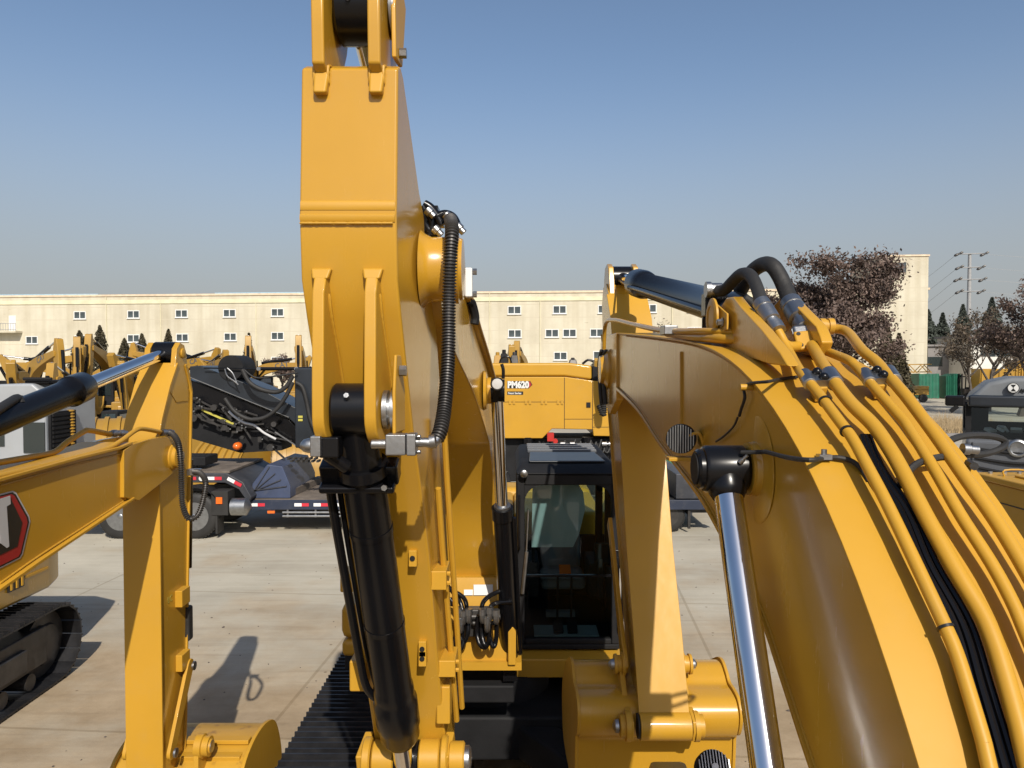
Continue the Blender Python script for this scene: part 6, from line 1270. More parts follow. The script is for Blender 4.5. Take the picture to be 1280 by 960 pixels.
# pipes along the nose side
b = MB(); b.hose([off(755, 436, .08), off(757, 405, .09), off(768, 400, .09), off(790, 405, .08), off(822, 412, .06), off(850, 414, .04), P(885, 414, 4.5), P(925, 416, 4.3), P(950, 420, 4.2)], 0.020, 8, 12)
b.hose([P(835, 416, 5.3), P(870, 421, 4.7), P(900, 423, 4.4), P(935, 425, 4.25)], 0.030, 8, 12); b.build('nose_pipe', 'yellow_gloss', boomR)
b = MB(); q = off(836, 413, .07); b.box(q, (0.09, 0.16, 0.06)); b.build('pipe_bracket', 'zinc', boomR, bevel=0.006)
b = MB()
for px in (752, 757): b.hose([off(px, 438, .05), off(px - 3, 455, .06), off(px - 2, 480, .06), off(px, 505, .05)], 0.022, 6, 10)
b.build('nose_hose', 'rubber', boomR)
# nose fork plates
nf = [yz(ONP(x, y, KR, LO)) for x, y in ((773, 416), (764, 418), (753, 428), (753, 470), (757, 500), (764, 518), (773, 500))]
b = MB(); b.plate(nf, LO - 0.02, LO + 0.05, KR); b.plate(nf, RO - 0.05, RO + 0.02, KR); b.build('nose_fork', 'yellow_gloss', boomR, bevel=0.01)
np_ = ONP(762, 462, KR, LO)
b = MB(); b.lathe((np_.x - 0.015, np_.y, np_.z), (np_.x - 1, np_.y, np_.z), [(0, .2), (.02, .2), (.05, .15), (.09, .14), (.1, .03)], 36); b.build('pivot_boss', 'yellow_gloss', boomR)
# work light under the boom flank
q = ONP(852, 548, KR, LO - 0.10)
nl = Vector((-0.32, -1, 0.05)).normalized(); wlt = MB(); wlt.lathe(q - nl * 0.07, q + nl * 0.06, [(0, .05), (.02, .085), (.10, .09), (.13, .088)], 28); wlo = wlt.build('work_light', 'black_matte', boomR)
b = MB(); cN = q + nl * 0.064; ux = Vector((nl.y, -nl.x, 0)).normalized()
for i in range(-5, 6): hh = math.sqrt(max(0, 0.085 ** 2 - (i * 0.015) ** 2)); b.beam(cN + ux * i * 0.015 + Vector((0, 0, -hh)), cN + ux * i * 0.015 + Vector((0, 0, hh)), 0.005, 0.012, up=nl)
b.build('heat_fins', 'zinc', wlo)
b = MB(); b.box(q + Vector((0.02, -0.02, -0.12)), (0.22, 0.10, 0.022)); b.box(q + Vector((0.12, 0, -0.14)), (0.06, 0.1, 0.05)); b.build('lamp_bracket', 'yellow', wlo, bevel=0.004)
b = MB(); b.hose([q + Vector((0.03, -0.06, 0.02)), q + Vector((0.08, -0.10, 0.04)), q + Vector((0.12, -0.08, -0.05)), q + Vector((0.14, -0.04, -0.09))], 0.010, 8, 8); b.build('lamp_cable', 'yellow', wlo)
# ---- stick
fS = [(8.95, 4.90), (8.72, 4.92), (8.55, 4.78), (8.28, 4.50), (8.10, 4.1), (7.90, 3.7), (7.60, 3.10), (7.30, 2.27), (6.92, 1.51), (6.60, 0.76)]
bS = [(6.85, 0.66), (7.15, 0.95), (7.5, 1.7), (7.95, 2.5), (8.35, 3.3), (8.75, 4.0), (8.98, 4.35), (9.05, 4.7)]
b = MB(); b.plate(fS + bS, -0.185, 0.215, KR); stR = b.build('stick', 'yellow_gloss', re_, bevel=0.012)
b = MB(); b.plate([(y - 0.004, z) for y, z in fS[2:]] + [(y - 0.022, z - 0.0) for y, z in fS[2:]][::-1], -0.208, 0.238, KR); b.build('front_flange', 'yellow', stR, bevel=0.004)
b = MB(); b.plate([(y + 0.004, z) for y, z in bS[1:-1]] + [(y + 0.022, z) for y, z in bS[1:-1]][::-1], -0.205, 0.235, KR); b.build('back_flange', 'yellow', stR, bevel=0.004)
bt = (6.64, 0.80)
b = MB(); b.lathe(RW(-0.205, *bt), RW(0.24, *bt), [(0, .10), (0, .12), (.445, .12), (.445, .10)], 36); b.build('tip_boss', 'yellow', stR)
b = MB()
for o in (-0.225, 0.242): b.lathe(RW(o, *bt), RW(o + 0.016, *bt), [(0, .09), (0, .105), (.016, .105), (.016, .09)], 30)
b.build('dust_seal', 'rubber', stR)
# tail lugs with eye
ty = (8.80, 4.99)
tlR = [(8.52, 4.55), (8.60, 4.95), (8.66, 5.10), (8.78, 5.15), (8.92, 5.12), (8.98, 4.98), (9.0, 4.5)]
for o in (-0.17, 0.11): b = MB(); b.plate(tlR, o, o + 0.06, KR); b.build('cylinder_lug', 'yellow_gloss', stR, bevel=0.01)
b = MB(); b.lathe(RW(-0.10, *ty), RW(0.10, *ty), [(0, .09), (0, .135), (.2, .135), (.2, .09)], 32)
# arm cylinder
bp = Vector(RW(0.03, 4.62, 4.30)); tq = Vector(RW(0.0, *ty)); dA = (tq - bp).normalized(); LA = (tq - bp).length
b2 = MB(); b2.lathe(bp + dA * 0.05, tq, [(0, .06), (0, .11), (.12, .12), (.2, .125), (.24, .115), (LA * .66, .115), (LA * .665, .13), (LA * .70, .145), (LA * .76, .145), (LA * .765, .10), (LA * .775, .08)], 40); acR = b2.build('arm_cylinder', 'black_gloss', re_)
b.build('rod_eye', 'black_gloss', acR)
b = MB(); b.cyl(bp + dA * LA * 0.76, tq - dA * 0.08, 0.068, seg=32); b.build('cylinder_rod', 'chrome', acR)
b = MB(); s_ = Vector((-0.135, 0, -0.02)); b.hose([bp + dA * 0.35 + s_, bp + dA * 0.6 + s_, bp + dA * LA * 0.60 + s_, bp + dA * LA * 0.70 + s_ * 1.15], 0.020, 8, 12); b.hose([bp + dA * LA * 0.74 + s_ * 0.9, bp + dA * LA * 0.85 + s_ * 0.7, tq - dA * 0.22 + s_ * 0.5], 0.012, 8, 8); b.build('side_pipe', 'black_gloss', acR)
b = MB(); b.box(bp + dA * 0.34 + Vector((-0.12, 0, 0.03)), (0.10, 0.12, 0.16)); b.box(bp + dA * 0.28 + Vector((-0.10, 0, 0.10)), (0.08, 0.10, 0.08)); b.cyl(bp + dA * 0.42 + Vector((-0.12, 0, -0.06)), bp + dA * 0.42 + Vector((-0.12, 0, -0.16)), 0.035); b.build('port_block', 'black_gloss', acR, bevel=0.012)
# base lugs on the boom
def poly_on(offv, pts): return [yz(ONP(x, y, KR, offv)) for x, y in pts]
lugL = poly_on(-0.16, [(891, 432), (892, 398), (900, 384), (908, 372), (916, 371), (926, 384), (952, 412), (975, 441), (985, 458), (960, 455), (930, 445)])
b = MB(); b.plate(lugL, -0.16, -0.10, KR); 
b.build('arm_cylinder_lug', 'yellow_gloss', boomR, bevel=0.008)
yR = [(y, z) if y > 3.95 else (3.95 - (3.95 - y) * 0.2, topz(3.95 - (3.95 - y) * 0.2) + z - topz(y)) for y, z in lugL]; b = MB(); b.plate(yR, 0.15, 0.21, KR); b.build('arm_cylinder_lug', 'yellow_gloss', boomR, bevel=0.008)
b = MB(); q = ONP(898, 398, KR, -0.17); b.lathe((q.x - 0.03, q.y, q.z), (q.x - 1, q.y, q.z), [(0, .12), (.012, .12), (.02, .1), (.022, .075), (.016, .07), (.016, .02)], 36); b.build('lug_pin', 'yellow', boomR)
b = MB(); q2 = ONP(903, 402, KR, -0.195); b.face([ONP(895, 378, KR, -.18), ONP(911, 392, KR, -.18), ONP(911, 412, KR, -.18), ONP(905, 414, KR, -.18), ONP(893, 408, KR, -.18), ONP(890, 388, KR, -.18)], (-0.012, 0, 0)); pk = b.build('pin_plate', 'yellow', boomR, bevel=0.003)
b = MB(); q2 = ONP(903, 403, KR, -0.195); b.lathe(q2, q2 + Vector((-0.035, 0, 0)), [(0, .028), (.006, .028), (.006, .02), (.03, .02), (.034, .012)], 6); b.build('bolt', 'zinc', pk)
# big supply hoses with fittings
b = MB(); b.hose([P(897, 364, 4.75), P(906, 362, 4.7), P(916, 352, 4.6), P(926, 343, 4.5), P(936, 343, 4.4), P(943, 352, 4.3), P(949, 368, 4.2), P(953, 384, 4.1)], 0.036, 8, 16); b.build('supply_hose', 'rubber', acR)
b = MB(); b.hose([P(925, 364, 4.9), P(935, 347, 4.8), P(944, 336, 4.7), P(956, 330, 4.6), P(966, 333, 4.5), P(975, 346, 4.45), P(982, 362, 4.4), P(990, 382, 4.3)], 0.046, 8, 16); b.build('supply_hose', 'rubber', acR)
def fitting(a_, c_, r_):
    a_ = P(*a_); c_ = P(*c_); L_ = (c_ - a_).length; b_ = MB()
    b_.lathe(a_, c_, [(0, r_ * .9), (0, r_ * 1.15), (L_ * .2, r_ * 1.18), (L_ * .22, r_ * 1.0), (L_ * .25, r_ * 1.2), (L_ * .62, r_ * 1.2), (L_ * .64, r_ * .9), (L_ * .74, r_ * .86), (L_ * .76, r_ * 1.1), (L_ * .98, r_ * 1.1), (L_, r_ * .8)], 18); return b_.build('hose_fitting', 'zinc', boomR)
fitting((951, 378, 4.12), (973, 415, 3.95), 0.040); fitting((988, 378, 4.33), (1008, 412, 4.1), 0.052)
b = MB(); q = P(892, 362, 4.78); b.lathe(q - Vector((.05, 0, 0)), q + Vector((.05, 0, 0)), [(0, .05), (.03, .05), (.03, .042), (.1, .042)], 16); b.build('hose_fitting', 'zinc', acR)
# flange block of the second pipe
qf = P(1012, 426, 4.0)
R = Matrix.Rotation(rad(-35), 3, 'X') @ Matrix.Rotation(rad(-8), 3, 'Z')
b = MB(); b.box(qf, (0.15, 0.035, 0.12), R); b.build('flange_block', 'yellow', boomR, bevel=0.012)
b = MB(); b.box(qf + Vector((-0.0, 0.045, 0.035)), (0.14, 0.04, 0.12), R); b.build('flange_cap', 'zinc', boomR, bevel=0.02)
b = MB()
for sx in (-0.052, 0.052):
    for sz in (-0.035, 0.038): c_ = qf + R @ Vector((sx, -0.018, sz)); b.cyl(c_, c_ + R @ Vector((0, -0.003, 0)), 0.011, seg=10)
b.build('bolt_hole', 'label_black', boomR)
b = MB(); b.hose([P(975, 425, 3.95), P(986, 433, 3.95), P(1000, 433, 4.0)], 0.028, 6, 12); b.build('pipe_branch', 'yellow', boomR)
b = MB()
for pts in ([(930, 372), (945, 385), (950, 405), (975, 425)], [(940, 375), (958, 395), (968, 410)], [(925, 390), (940, 402), (955, 415), (965, 420)]): b.hose([P(x, y, 4.6) for x, y in pts], 0.03, 6, 10)
b.build('lower_hoses', 'rubber', boomR)
# bucket linkage and bucket
lkp = (7.15, 1.30)
lkL = [(7.28, 2.34), (7.36, 2.5), (7.5, 2.5), (7.56, 2.36), (7.4, 1.6), (7.2, 1.0), (7.08, 0.98)]
for px0, py0, px1, py1, Yv, nm in ((780, 828, 783, 905, 6.9, 'idler_link'),):
    pass
for o in (-0.262, 0.262):
    b = MB(); b.plate([(7.0, 1.12), (7.08, 1.08), (7.16, 1.14), (7.2, 1.24), (7.9, 2.2), (8.0, 2.3), (7.9, 2.4), (7.1, 1.38), (6.98, 1.3), (6.94, 1.2)], o - 0.02, o + 0.02, KR); b.build('idler_link', 'yellow_gloss', stR, bevel=0.008)
    sgn = -1 if o < 0 else 1
    b = MB(); b.lathe(RW(o, 7.05, 1.19), RW(o + sgn * 0.2, 7.05, 1.19), [(0, .11), (.03, .11), (.035, .08), (.07, .08), (.075, .095), (.10, .09)], 28); lb_ = b.build('link_boss', 'yellow', stR)
    b = MB(); b.lathe(RW(o + sgn * .1, 7.05, 1.19), RW(o + sgn * 0.2, 7.05, 1.19), [(0, .05), (.03, .045), (.05, .02)], 20); b.build('pin_end', 'zinc', lb_)
# bucket cylinder on the far side of the stick
b = MB(); b.cyl(RW(0.015, 9.15, 4.05), RW(0.015, 8.45, 2.7), 0.1); b.cyl(RW(0.015, 8.45, 2.7), RW(0.015, 7.95, 2.28), 0.055); b.build('bucket_cylinder', 'black_gloss', re_)
zb_ = 0.0
bkR = curve2([(6.62, 0.62), (6.60, 1.02), (6.72, 1.13), (6.95, 1.15), (7.15, 1.30), (7.22, 1.52), (7.40, 1.60), (7.62, 1.50), (7.85, 1.15), (8.05, 0.7), (8.0, 0.25), (7.7, 0.02)], 4)
hinge = [(6.92, 0.0), (6.88, 0.45), (6.86, 0.60), (6.76, 0.66), (6.70, 0.78), (6.70, 0.90), (6.78, 0.99), (6.92, 1.02), (7.04, 1.03), (7.12, 1.09), (7.26, 1.15), (7.45, 1.10), (7.85, 0.85), (8.1, 0.5), (8.0, 0.1), (7.7, 0.0)]
hg = curve2(hinge, 4)
bu = MB(); bu.plate([(y * .985 + .11, z * .985 - 0.01) for y, z in hg], -0.72, 0.70, KR); bkt = bu.build('bucket', 'yellow_gloss', re_, bevel=0.01)
for o in (-0.745, 0.703): b = MB(); b.plate(hg, o, o + 0.03, KR); b.build('side_plate', 'yellow', bkt, bevel=0.006)
for o in (-0.30, 0.262):
    b = MB(); b.plate([(6.52, 0.80), (6.56, 0.70), (6.68, 0.68), (6.9, 0.6), (7.2, 0.7), (7.2, 1.22), (6.98, 1.14), (6.80, 0.93), (6.62, 0.92), (6.54, 0.88)], o - 0.02, o + 0.03, KR); b.build('bucket_ear', 'yellow', bkt, bevel=0.008)
    sgn = -1 if o < 0 else 1; b = MB(); b.lathe(RW(o + 0.01, *bt), RW(o + sgn * 0.2, *bt), [(0, .13), (.04, .13), (.045, .10), (.085, .10), (.09, .09)], 30); b.build('ear_boss', 'yellow', bkt)
b = MB(); b.lathe(RW(-0.39, *bt), RW(-0.5, *bt), [(0, .06), (.03, .055), (.05, .02)], 20); b.build('pin_end', 'zinc', bkt)
bead(boomR, [RW(LO - 0.001, y, z - 0.008) for y, z in topF[3:40]], 0.005)
bead(boomR, [RW(LO - 0.002, y, z + 0.004) for y, z in botF[2:36]], 0.005)
# arm scaled about the camera, nearer with the same image outline: it is 0.76 of the size drawn above and lifted 0.96 m higher
def scale_about_camera(o):
    for ch in list(o.children):
        if ch.type == 'MESH' and not ch.data.get('done'):
            ch.data.transform(Matrix.Translation(Vector(re_.location) * (-1) + Vector((0, 0, 4 * 0.24))) @ Matrix.Scale(0.76, 4) @ Matrix.Translation(Vector(re_.location))); ch.data['done'] = 1
        for md in ch.modifiers:
            if md.type == 'BEVEL': md.width *= 0.76
        scale_about_camera(ch)
scale_about_camera(re_)
# chassis of this machine, beside and under the viewer
q = P(810, 949, 3.95); q2 = P(857, 949, 3.95)
b = MB(); b.span((q.x, 0.6, 1.15), (q2.x, 3.95, q.z)); b.build('tool_box', 'yellow', re_, bevel=0.03)
q = P(890, 955, 3.85); b = MB(); b.lathe(q + Vector((0, 0.05, -0.06)), q + Vector((0, -0.05, 0.01)), [(0, .05), (.02, .085), (.09, .088), (.11, .085)], 28); wl2 = b.build('work_light', 'black_matte', re_)
nl = Vector((0, -0.1, 0.07)).normalized(); ux = Vector((1, 0, 0)); uy = nl.cross(ux)
b = MB(); cN = q + Vector((0, -0.05, 0.01)) + nl * 0.001
for i in range(-5, 6): hh = math.sqrt(max(0, 0.083 ** 2 - (i * 0.015) ** 2)); b.beam(cN + ux * i * 0.015 - uy * hh, cN + ux * i * 0.015 + uy * hh, 0.005, 0.012, up=nl)
b.cyl(cN, cN + nl * 0.02, 0.018, seg=12); b.build('heat_fins', 'zinc', wl2)
b = MB(); b.beam(q + Vector((0, 0.03, -0.1)), (q.x - 0.02, 3.8, 1.4), 0.06, 0.06); b.build('lamp_post', 'yellow', re_)
b = MB(); b.span((0.5, -2.2, 1.0), (2.2, 3.0, 1.14)); b.build('upper_frame', 'steel_dark', re_, bevel=0.02)
for xx in (0.93, 1.42): b = MB(); b.plate([(0.3, 1.141), (1.1, 1.141), (0.95, 2.2), (0.55, 2.3), (0.4, 2.1)], xx, xx + 0.05); b.build('boom_bracket', 'yellow', re_)
b = MB(); b.span((1.6, -2.2, 1.15), (2.2, 0.2, 1.9)); b.span((0.5, -2.2, 1.15), (0.9, -0.4, 1.9)); b.build('engine_hood', 'yellow', re_, bevel=0.05)
track_unit(re_, 0.25, 0.75, -2.0, 3.4, shoe=0.19, h=0.85); track_unit(re_, 1.85, 2.35, -2.0, 3.4, shoe=0.19, h=0.85)

# ================================================================ LEFT-HAND SMALL EXCAVATOR
KL = (-2.735, 0.0)
def LW(off, y, z): return Vector((KL[0] + off, y, z))
le = thing('crawler_excavator', 'smaller yellow excavator at the left with a hexagon badge on its boom', 'excavator', (-2.7, 0.8, 0))
FO = 0.175
tL = [(166, 556), (152, 562), (100, 575), (50, 589), (0, 603)]
bL = [(167, 621), (112, 658), (50, 699), (0, 734)]
tYZ = [yz(ONP(x, y, KL, FO)) for x, y in tL]; bYZ = [yz(ONP(x, y, KL, FO)) for x, y in bL]
tF = tYZ + curve2([tYZ[-1], (3.0, 3.36), (2.2, 3.1), (1.4, 2.4), (0.9, 1.9)], 4)[1:]; bF = bYZ + curve2([bYZ[-1], (3.0, 2.68), (2.4, 2.45), (1.7, 1.9), (1.2, 1.5)], 4)[1:]
b = MB(); b.plate(tF + bF[::-1], -0.15, 0.15, KL); boomL = b.build('boom', 'yellow_gloss', le, bevel=0.006)
b = MB(); b.plate([(y, z + 0.002) for y, z in tF] + [(y, z + 0.02) for y, z in tF][::-1], -FO, FO, KL); b.build('top_flange', 'yellow', boomL, bevel=0.003)
b = MB(); b.plate([(y, z - 0.002) for y, z in bF] + [(y, z - 0.02) for y, z in bF][::-1], -FO - 0.01, FO + 0.01, KL); b.build('bottom_flange', 'yellow', boomL, bevel=0.003)
nP = [yz(ONP(x, y, KL, FO)) for x, y in ((155, 563), (166, 555), (186, 549), (207, 545), (221, 551), (227, 566), (225, 580), (214, 594), (198, 607), (174, 626), (155, 622))]
b = MB(); b.plate(nP, FO - 0.045, FO, KL); b.plate(nP, -FO, -FO + 0.045, KL); b.build('nose_fork', 'yellow_gloss', boomL, bevel=0.006)
a = ONP(154, 567, KL, 0.152); c = ONP(156, 625, KL, 0.152); b = MB(); b.beam(a, c, 0.02, 0.012, up=(1, 0, 0)); b.build('weld_seam', 'yellow', boomL)
pvL = ONP(217, 571, KL, FO)
b = MB(); b.lathe((pvL.x - 0.01, pvL.y, pvL.z), (pvL.x + 1, pvL.y, pvL.z), [(0, .10), (.02, .10), (.03, .085), (.055, .085), (.06, .07)], 32); b.build('pivot_boss', 'yellow', boomL)
b = MB(); b.lathe((pvL.x + 0.05, pvL.y, pvL.z), (pvL.x + 1, pvL.y, pvL.z), [(0, .045), (.015, .045), (.018, .015)], 20); b.build('pivot_pin', 'zinc', boomL)
# hexagon badge with the lettering
def badge(pts, th, nm, m, parent=boomL):
    b_ = MB(); b_.face([ONP(x, y, KL, 0.151) + Vector((th, 0, 0)) for x, y in pts], (0.002, 0, 0)); o_ = b_.build(nm, m, parent, flat=True); return o_
hexo = [(-60, 643), (-18, 622), (16, 613.5), (20, 616), (36, 645), (37.5, 652), (28, 693), (25, 698), (-2, 711.5), (-60, 735)]
cenx, ceny = -20, 668
def inset(k): return [(cenx + (x - cenx) * k, ceny + (y - ceny) * k) for x, y in hexo]
bd = badge(hexo, 0.0, 'hexagon_badge', 'label_silver')
badge(inset(0.965), 0.002, 'badge_border', 'label_black', bd); badge(inset(0.925), 0.004, 'badge_red', 'label_red', bd)
badge([(-60, 652), (-20, 632), (11, 622), (26, 653), (20, 683), (-2, 694), (-60, 720)], 0.006, 'badge_field', 'label_black', bd)
badge([(-16, 628), (10.2, 619.5), (10.8, 630), (5.8, 633), (9, 683), (6, 685), (-2, 679), (-5, 640), (-16, 644)], 0.009, 'letter_T', 'label_silver', bd)
badge([(-42, 700), (-34, 640), (-24, 636), (-12, 686), (-20, 690), (-24, 674), (-30, 677), (-32, 696)], 0.009, 'letter_A', 'label_silver', bd)
badge([(-50, 650), (-42, 646), (-42, 655), (-50, 660), (-50, 690), (-43, 688), (-43, 698), (-56, 704), (-56, 656)], 0.009, 'letter_C', 'label_silver', bd)
bead(boomL, [ONP(x, y, KL, 0.153) for x, y in ((0, 607), (50, 593), (100, 579), (152, 567))], 0.005)
bead(boomL, [ONP(x, y, KL, 0.153) for x, y in ((0, 729), (50, 694), (112, 654), (155, 626))], 0.005)
# stick
fL = [(5.60, 0.85), (5.60, 3.46), (5.66, 3.60), (5.90, 4.02), (5.95, 4.16)]
bkL = [(6.14, 4.16), (6.20, 4.0), (6.19, 3.78), (6.14, 3.3), (6.08, 2.6), (6.0, 1.2), (5.95, 0.8)]
b = MB(); b.plate([(5.60, 0.85), (5.60, 3.46), (5.66, 3.58), (5.80, 3.80), (6.16, 3.80), (6.13, 3.3), (6.07, 2.6), (5.99, 1.2), (5.94, 0.8)], -0.12, 0.122, KL); stL = b.build('stick', 'yellow_gloss', le, bevel=0.006)
b = MB(); b.plate([(5.596, 0.85), (5.596, 3.46), (5.654, 3.59), (5.80, 3.83), (5.93, 4.0), (5.91, 4.01), (5.775, 3.84), (5.636, 3.6), (5.578, 3.46), (5.578, .85)], -0.137, 0.137, KL); b.build('front_flange', 'yellow', stL, bevel=0.003)
b = MB(); b.plate([(6.134, 3.3), (6.075, 2.6), (5.995, 1.2), (5.945, .8), (5.965, .8), (6.015, 1.2), (6.095, 2.6), (6.155, 3.3), (6.185, 3.78), (6.13, 3.93), (6.08, 4.0), (6.05, 3.99), (6.10, 3.90), (6.165, 3.77)], -0.137, 0.137, KL); b.build('back_flange', 'yellow', stL, bevel=0.003)
tlL = [(5.78, 3.80), (5.88, 3.96), (5.90, 4.02), (5.92, 4.12), (5.98, 4.17), (6.06, 4.15), (6.10, 4.06), (6.12, 3.9), (6.12, 3.7), (5.9, 3.7)]
for o in (-0.125, 0.085): b = MB(); b.plate(tlL, o, o + 0.042, KL); b.build('cylinder_lug', 'yellow_gloss', stL, bevel=0.006)
tpL = (6.02, 4.085)
b = MB(); b.lathe(LW(0.128, *tpL), LW(1, *tpL), [(0, .04), (.01, .04), (.014, .03)], 24); b.build('lug_pin', 'yellow', stL)
b = MB(); b.lathe(LW(-0.08, *tpL), LW(0.08, *tpL), [(0, .07), (0, .09), (.16, .09), (.16, .07)], 32); eyeL = b
cT = LW(-0.01, *tpL); cA = P(-60, 546, 3.5); cA = Vector((-2.745, 3.5, 0)); cA.z = P(0, 522, 4.05).z - 0.13
m110 = ONP(108, 482, KL, 0); dC = (cA - cT).normalized()
tR = (m110.y - cT.y) / dC.y
b = MB(); LC = (cA - cT).length + 0.6; b.lathe(cT + dC * tR, cT + dC * LC, [(0, .05), (0, .085), (.02, .095), (.16, .098), (.18, .083), (.30, .080), (LC - tR, .078)], 40); acL = b.build('arm_cylinder', 'black_gloss', le)
eyeL.build('rod_eye', 'black_gloss', acL)
b = MB(); b.cyl(cT + dC * 0.05, cT + dC * (tR + 0.03), 0.046, seg=32); b.build('cylinder_rod', 'chrome', acL)
b = MB(); b.hose([P(-10, 517, 3.9), P(12, 503, 4.1), P(22, 498, 4.2), P(26, 505, 4.2)], 0.025, 6, 10); b.build('supply_hose', 'rubber', acL)
b = MB(); b.plate([(2.3, 3.12), (3.2, 3.36), (3.0, 3.75), (2.8, 3.75)], -0.1, -0.06, KL); b.plate([(2.3, 3.12), (3.2, 3.36), (3.0, 3.75), (2.8, 3.75)], 0.06, 0.1, KL); b.build('arm_cylinder_lug', 'yellow', boomL)
# pipes on top of the boom and the armoured hose
def LP(pts, off=0.12): return [ONP(x, y, KL, off) for x, y in pts]
b = MB(); b.tube(catmull(LP([(-20, 601), (0, 595), (60, 581), (128, 563), (150, 552), (168, 539), (178, 536), (200, 540)], .14), 6), 0.016, 12); b.build('hydraulic_pipe', 'yellow', boomL)
b = MB(); b.tube(catmull(LP([(-20, 582), (0, 578), (40, 571), (68, 565), (85, 552), (104, 540), (112, 538), (138, 543)], -0.02), 6), 0.018, 12); b.build('hydraulic_pipe', 'yellow', boomL)
b = MB(); b.hose(LP([(138, 542), (147, 541), (156, 545)], -0.02), 0.02, 5, 12)
for x, y, o in ((140, 542, -.02), (150, 542, -.02), (203, 541, .15), (209, 541, .16)): q = ONP(x, y, KL, o); b.lathe(q, q + Vector((.03, .04, 0)), [(0, .015), (0, .026), (.03, .026), (.03, .018), (.05, .018)], 12)
b.build('hose_fittings', 'zinc', boomL)
hp = [P(207, 541, 5.72), P(216, 543, 5.6), P(223, 555, 5.5), P(226, 580, 5.45), P(227, 615, 5.45), P(229, 634, 5.45), P(236, 648, 5.48), P(247, 644, 5.5), P(254, 625, 5.55), P(257, 603, 5.6), P(251, 592, 5.7), P(243, 590, 5.8)]
b = MB(); b.ringed(hp, 0.0185, 0.016, 0.0038, 12, 12); b.build('armoured_hose', 'steel_dark', boomL)
b = MB(); q = P(243, 590, 5.82); b.box(q, (0.10, 0.06, 0.05)); b.build('hose_block', 'zinc', stL, bevel=0.006)
b = MB(); q = P(182, 549, 5.70); b.box(q, (0.06, 0.02, 0.035)); q = P(194, 546, 5.70); b.cyl(q, q + Vector((0, -.02, 0)), 0.02, seg=16); b.build('access_hole', 'label_black', stL)
# brackets, link, bucket
for py in (746, 826):
    q = P(224, py, 5.9); b = MB(); b.span((q.x - 0.05, 5.85, q.z - 0.07), (q.x + 0.045, 6.0, q.z + 0.06)); o = b.build('pipe_bracket', 'yellow', stL, bevel=0.006)
b = MB(); q = P(230, 780, 6.05); b.span((q.x - 0.04, 6.03, q.z - 0.14), (q.x + 0.05, 6.12, q.z + 0.14)); b.build('rubber_stop', 'rubber', stL, bevel=0.02)
for (px, py, s_) in ((213, 745, 0.05),): 
    q = ONP(px, 752, KL, 0.1225); text('LC', 0.07, 'stencil', 'label_yellow', stL, frameM((q.x + 0.002, q.y - 0.05, q.z), (0, 1, 0), (0, 0, 1)), 0.0006)
A_ = ONP(239, 832, (-2.555, 0)); B_ = ONP(216, 941, (-2.555, 0))
def linkplate(A1, B1, o, r1=0.055, r2=0.05):
    d_ = Vector((0, B1.y - A1.y, B1.z - A1.z)).normalized(); n_ = Vector((0, -d_.z, d_.y)); pts = []
    for i in range(9): an = rad(-90 + 180 * i / 8); v = A1 - d_ * math.cos(an) * r1 + n_ * math.sin(an) * r1; pts.append((v.y, v.z))
    for i in range(9): an = rad(90 - 180 * i / 8); v = B1 + d_ * math.cos(an) * r2 + n_ * math.sin(an) * r2; pts.append((v.y, v.z))
    b_ = MB(); b_.plate(pts, o, o + 0.028, (A1.x * 0, 0)); return b_
for o in (A_.x - 0.028, A_.x - 0.36):
    lk_ = linkplate(A_, B_, o); lo = lk_.build('bucket_link', 'yellow', stL, bevel=0.004)
b = MB()
for q in (A_, B_): b.lathe(Vector((q.x if q is A_ else A_.x, q.y, q.z)) + Vector((.016, 0, 0)), q + Vector((1, 0, 0)), [(0, .035), (.015, .035), (.018, .012)], 20)
b.build('link_pin', 'zinc', stL)
b = MB(); b.cyl((A_.x - 0.36, A_.y, A_.z), (A_.x - 0.02, A_.y, A_.z), 0.05); b.build('link_cross_tube', 'yellow', stL)
b = MB(); b.cyl(LW(0, 6.35, 3.2), LW(0, 6.3, 2.3), 0.06); b.cyl(LW(0, 6.3, 2.3), (-2.735, A_.y, A_.z), 0.035); b.build('bucket_cylinder', 'black_gloss', le)
# bucket
zc = P(240, 912, 6.3).z; xb0 = P(146, 940, 5.9).x; xb1 = P(322, 940, 6.1).x
bp2 = curve2([(5.72, 0.35), (5.70, 0.70), (5.80, 0.89), (6.05, 0.985), (6.35, 0.975), (6.6, 0.85), (6.75, 0.5), (6.7, 0.15), (6.45, 0.02)], 5)
b = MB(); b.plate([(y * 0.985 + 0.09, z * 0.97) for y, z in bp2], xb0 + 0.03, xb1 - 0.03); bkL_ = b.build('bucket', 'yellow_worn', le, bevel=0.008)
for o in (xb0, xb1 - 0.03): b = MB(); b.plate(bp2, o, o + 0.03); b.build('side_plate', 'yellow', bkL_, bevel=0.006)
b = MB(); b.span((xb0 + 0.1, 5.86, 0.85), (xb1 - 0.06, 5.95, 0.93)); b.span((xb0 + 0.06, 6.0, 0.955), (xb1 - 0.04, 6.08, 0.99)); b.build('stiffener_bar', 'yellow', bkL_, bevel=0.006)
q = P(248, 935, 5.75)
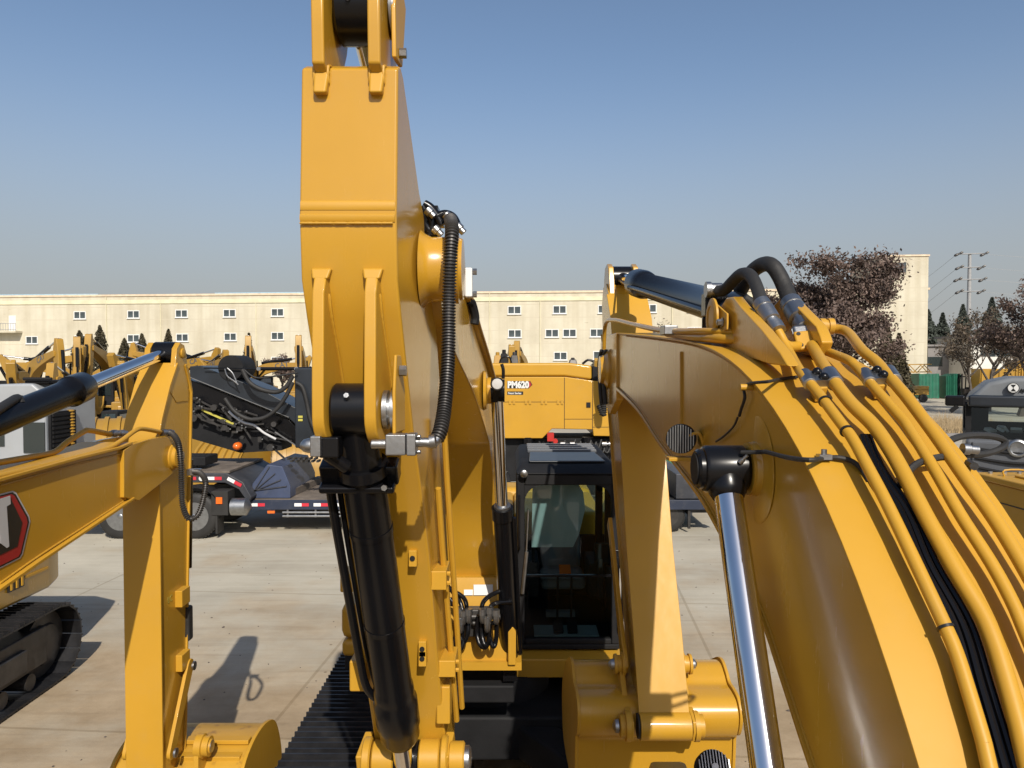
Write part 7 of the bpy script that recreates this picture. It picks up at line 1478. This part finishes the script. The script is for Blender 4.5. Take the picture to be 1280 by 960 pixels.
for o in (q.x - 0.02, q.x - 0.46):
    b = MB(); b.lathe((o, 5.78, q.z), (o + 0.12, 5.78, q.z), [(0, .09), (.05, .09), (.055, .075), (.10, .075), (.10, .055), (.112, .05), (.115, .015)], 28); eo = b.build('ear_boss', 'yellow', bkL_)
    b = MB(); b.plate([(5.70, q.z), (5.74, q.z + 0.08), (5.84, q.z + 0.07), (6.1, 0.9), (5.9, 0.4), (5.68, 0.5)], o, o + 0.04); b.build('bucket_ear', 'yellow', bkL_, bevel=0.006)
    b = MB(); b.lathe((o + 0.10, 5.78, q.z), (o + 0.2, 5.78, q.z), [(0, .045), (.016, .045), (.02, .015)], 20); b.build('pin_end', 'zinc', eo)
# chassis behind the viewer's left
b = MB(); b.span((-3.7, -2.2, 1.0), (-1.75, 1.6, 1.12)); b.build('upper_frame', 'steel_dark', le, bevel=0.02)
b = MB(); b.span((-3.7, -2.2, 1.13), (-1.75, 0.1, 2.0)); b.build('engine_hood', 'yellow', le, bevel=0.05)
track_unit(le, -4.0, -3.5, -2.0, 1.9, h=0.8, shoe=0.17); track_unit(le, -1.95, -1.45, -2.0, 1.9, h=0.8, shoe=0.17)

# ================================================================ FOURTH EXCAVATOR, only its rear body and track in the frame at the left
fx = thing('crawler_excavator', 'yellow excavator body with a small vent over a long black track at the left edge', 'excavator', (-7.1, 7.6, 0))
track_unit(fx, -6.25, -5.68, 4.6, 9.95, shoe=0.19); track_unit(fx, -8.6, -8.0, 4.6, 9.95, shoe=0.19)
b = MB(); b.span((-7.9, 6.4, 0.45), (-6.3, 8.2, 0.9)); b.cyl((-7.1, 7.3, 0.9), (-7.1, 7.3, 1.1), 0.6); b.build('car_body', 'steel_dark', fx, bevel=0.03)
pr = [(-5.98, 5.2), (-5.98, 9.75), (-6.12, 10.2), (-6.6, 10.45), (-8.0, 10.45), (-8.4, 10.2), (-8.4, 5.2)]
def slab(b_, pts, z0, z1):
    n = len(pts); b_.add([(x, y, z0) for x, y in pts] + [(x, y, z1) for x, y in pts], [list(range(n)), list(range(2 * n - 1, n - 1, -1))] + [(i + n, (i + 1) % n + n, (i + 1) % n, i) for i in range(n)]); return b_
b = MB(); slab(b, pr, 1.10, 2.15); bdy = b.build('body', 'yellow_gloss', fx, bevel=0.05)
b = MB(); b.beam((-5.975, 5.3, 1.38), (-5.975, 9.72, 1.38), 0.012, 0.03); b.beam((-5.975, 9.70, 1.40), (-5.975, 9.70, 2.05), 0.012, 0.03); b.build('panel_ridge', 'yellow', bdy)
b = MB(); q = ONP(20, 728, (-5.97, 0)); b.box((-5.972, q.y, q.z), (0.02, 0.30, 0.17)); vt = b.build('vent', 'label_black', bdy, bevel=0.005)
b = MB()
for i in range(3): b.box((-5.965, q.y - 0.1 + i * 0.1, q.z), (0.03, 0.03, 0.13))
b.build('vent_slat', 'yellow', vt)
b = MB(); b.span((-8.3, 4.4, 1.12), (-6.9, 5.19, 2.9)); b.build('cab', 'black_matte', fx, bevel=0.05)

# grit, leaves and scraps scattered on the concrete
rnd = random.Random(77); b = MB()
for i in range(420):
    Y = 6 + 16 * rnd.random() ** 1.3; X = rnd.uniform(-0.62, 0.62) * Y; r_ = rnd.uniform(0.005, 0.016) * (1.6 if rnd.random() < 0.12 else 1)
    a_ = rnd.random() * 6.28; pts = [(X + math.cos(a_ + k * 1.256) * r_ * rnd.uniform(.6, 1.6), Y + math.sin(a_ + k * 1.256) * r_ * rnd.uniform(.6, 1.6), 0.003) for k in range(5)]
    b.add(pts + [(X, Y, 0.004 + r_ * 0.6)], [(k, (k + 1) % 5, 5) for k in range(5)])
tag(b.build('yard_debris', 'bark', flat=True), 'scattered grit and dry leaf scraps on the concrete', 'debris', kind='stuff')
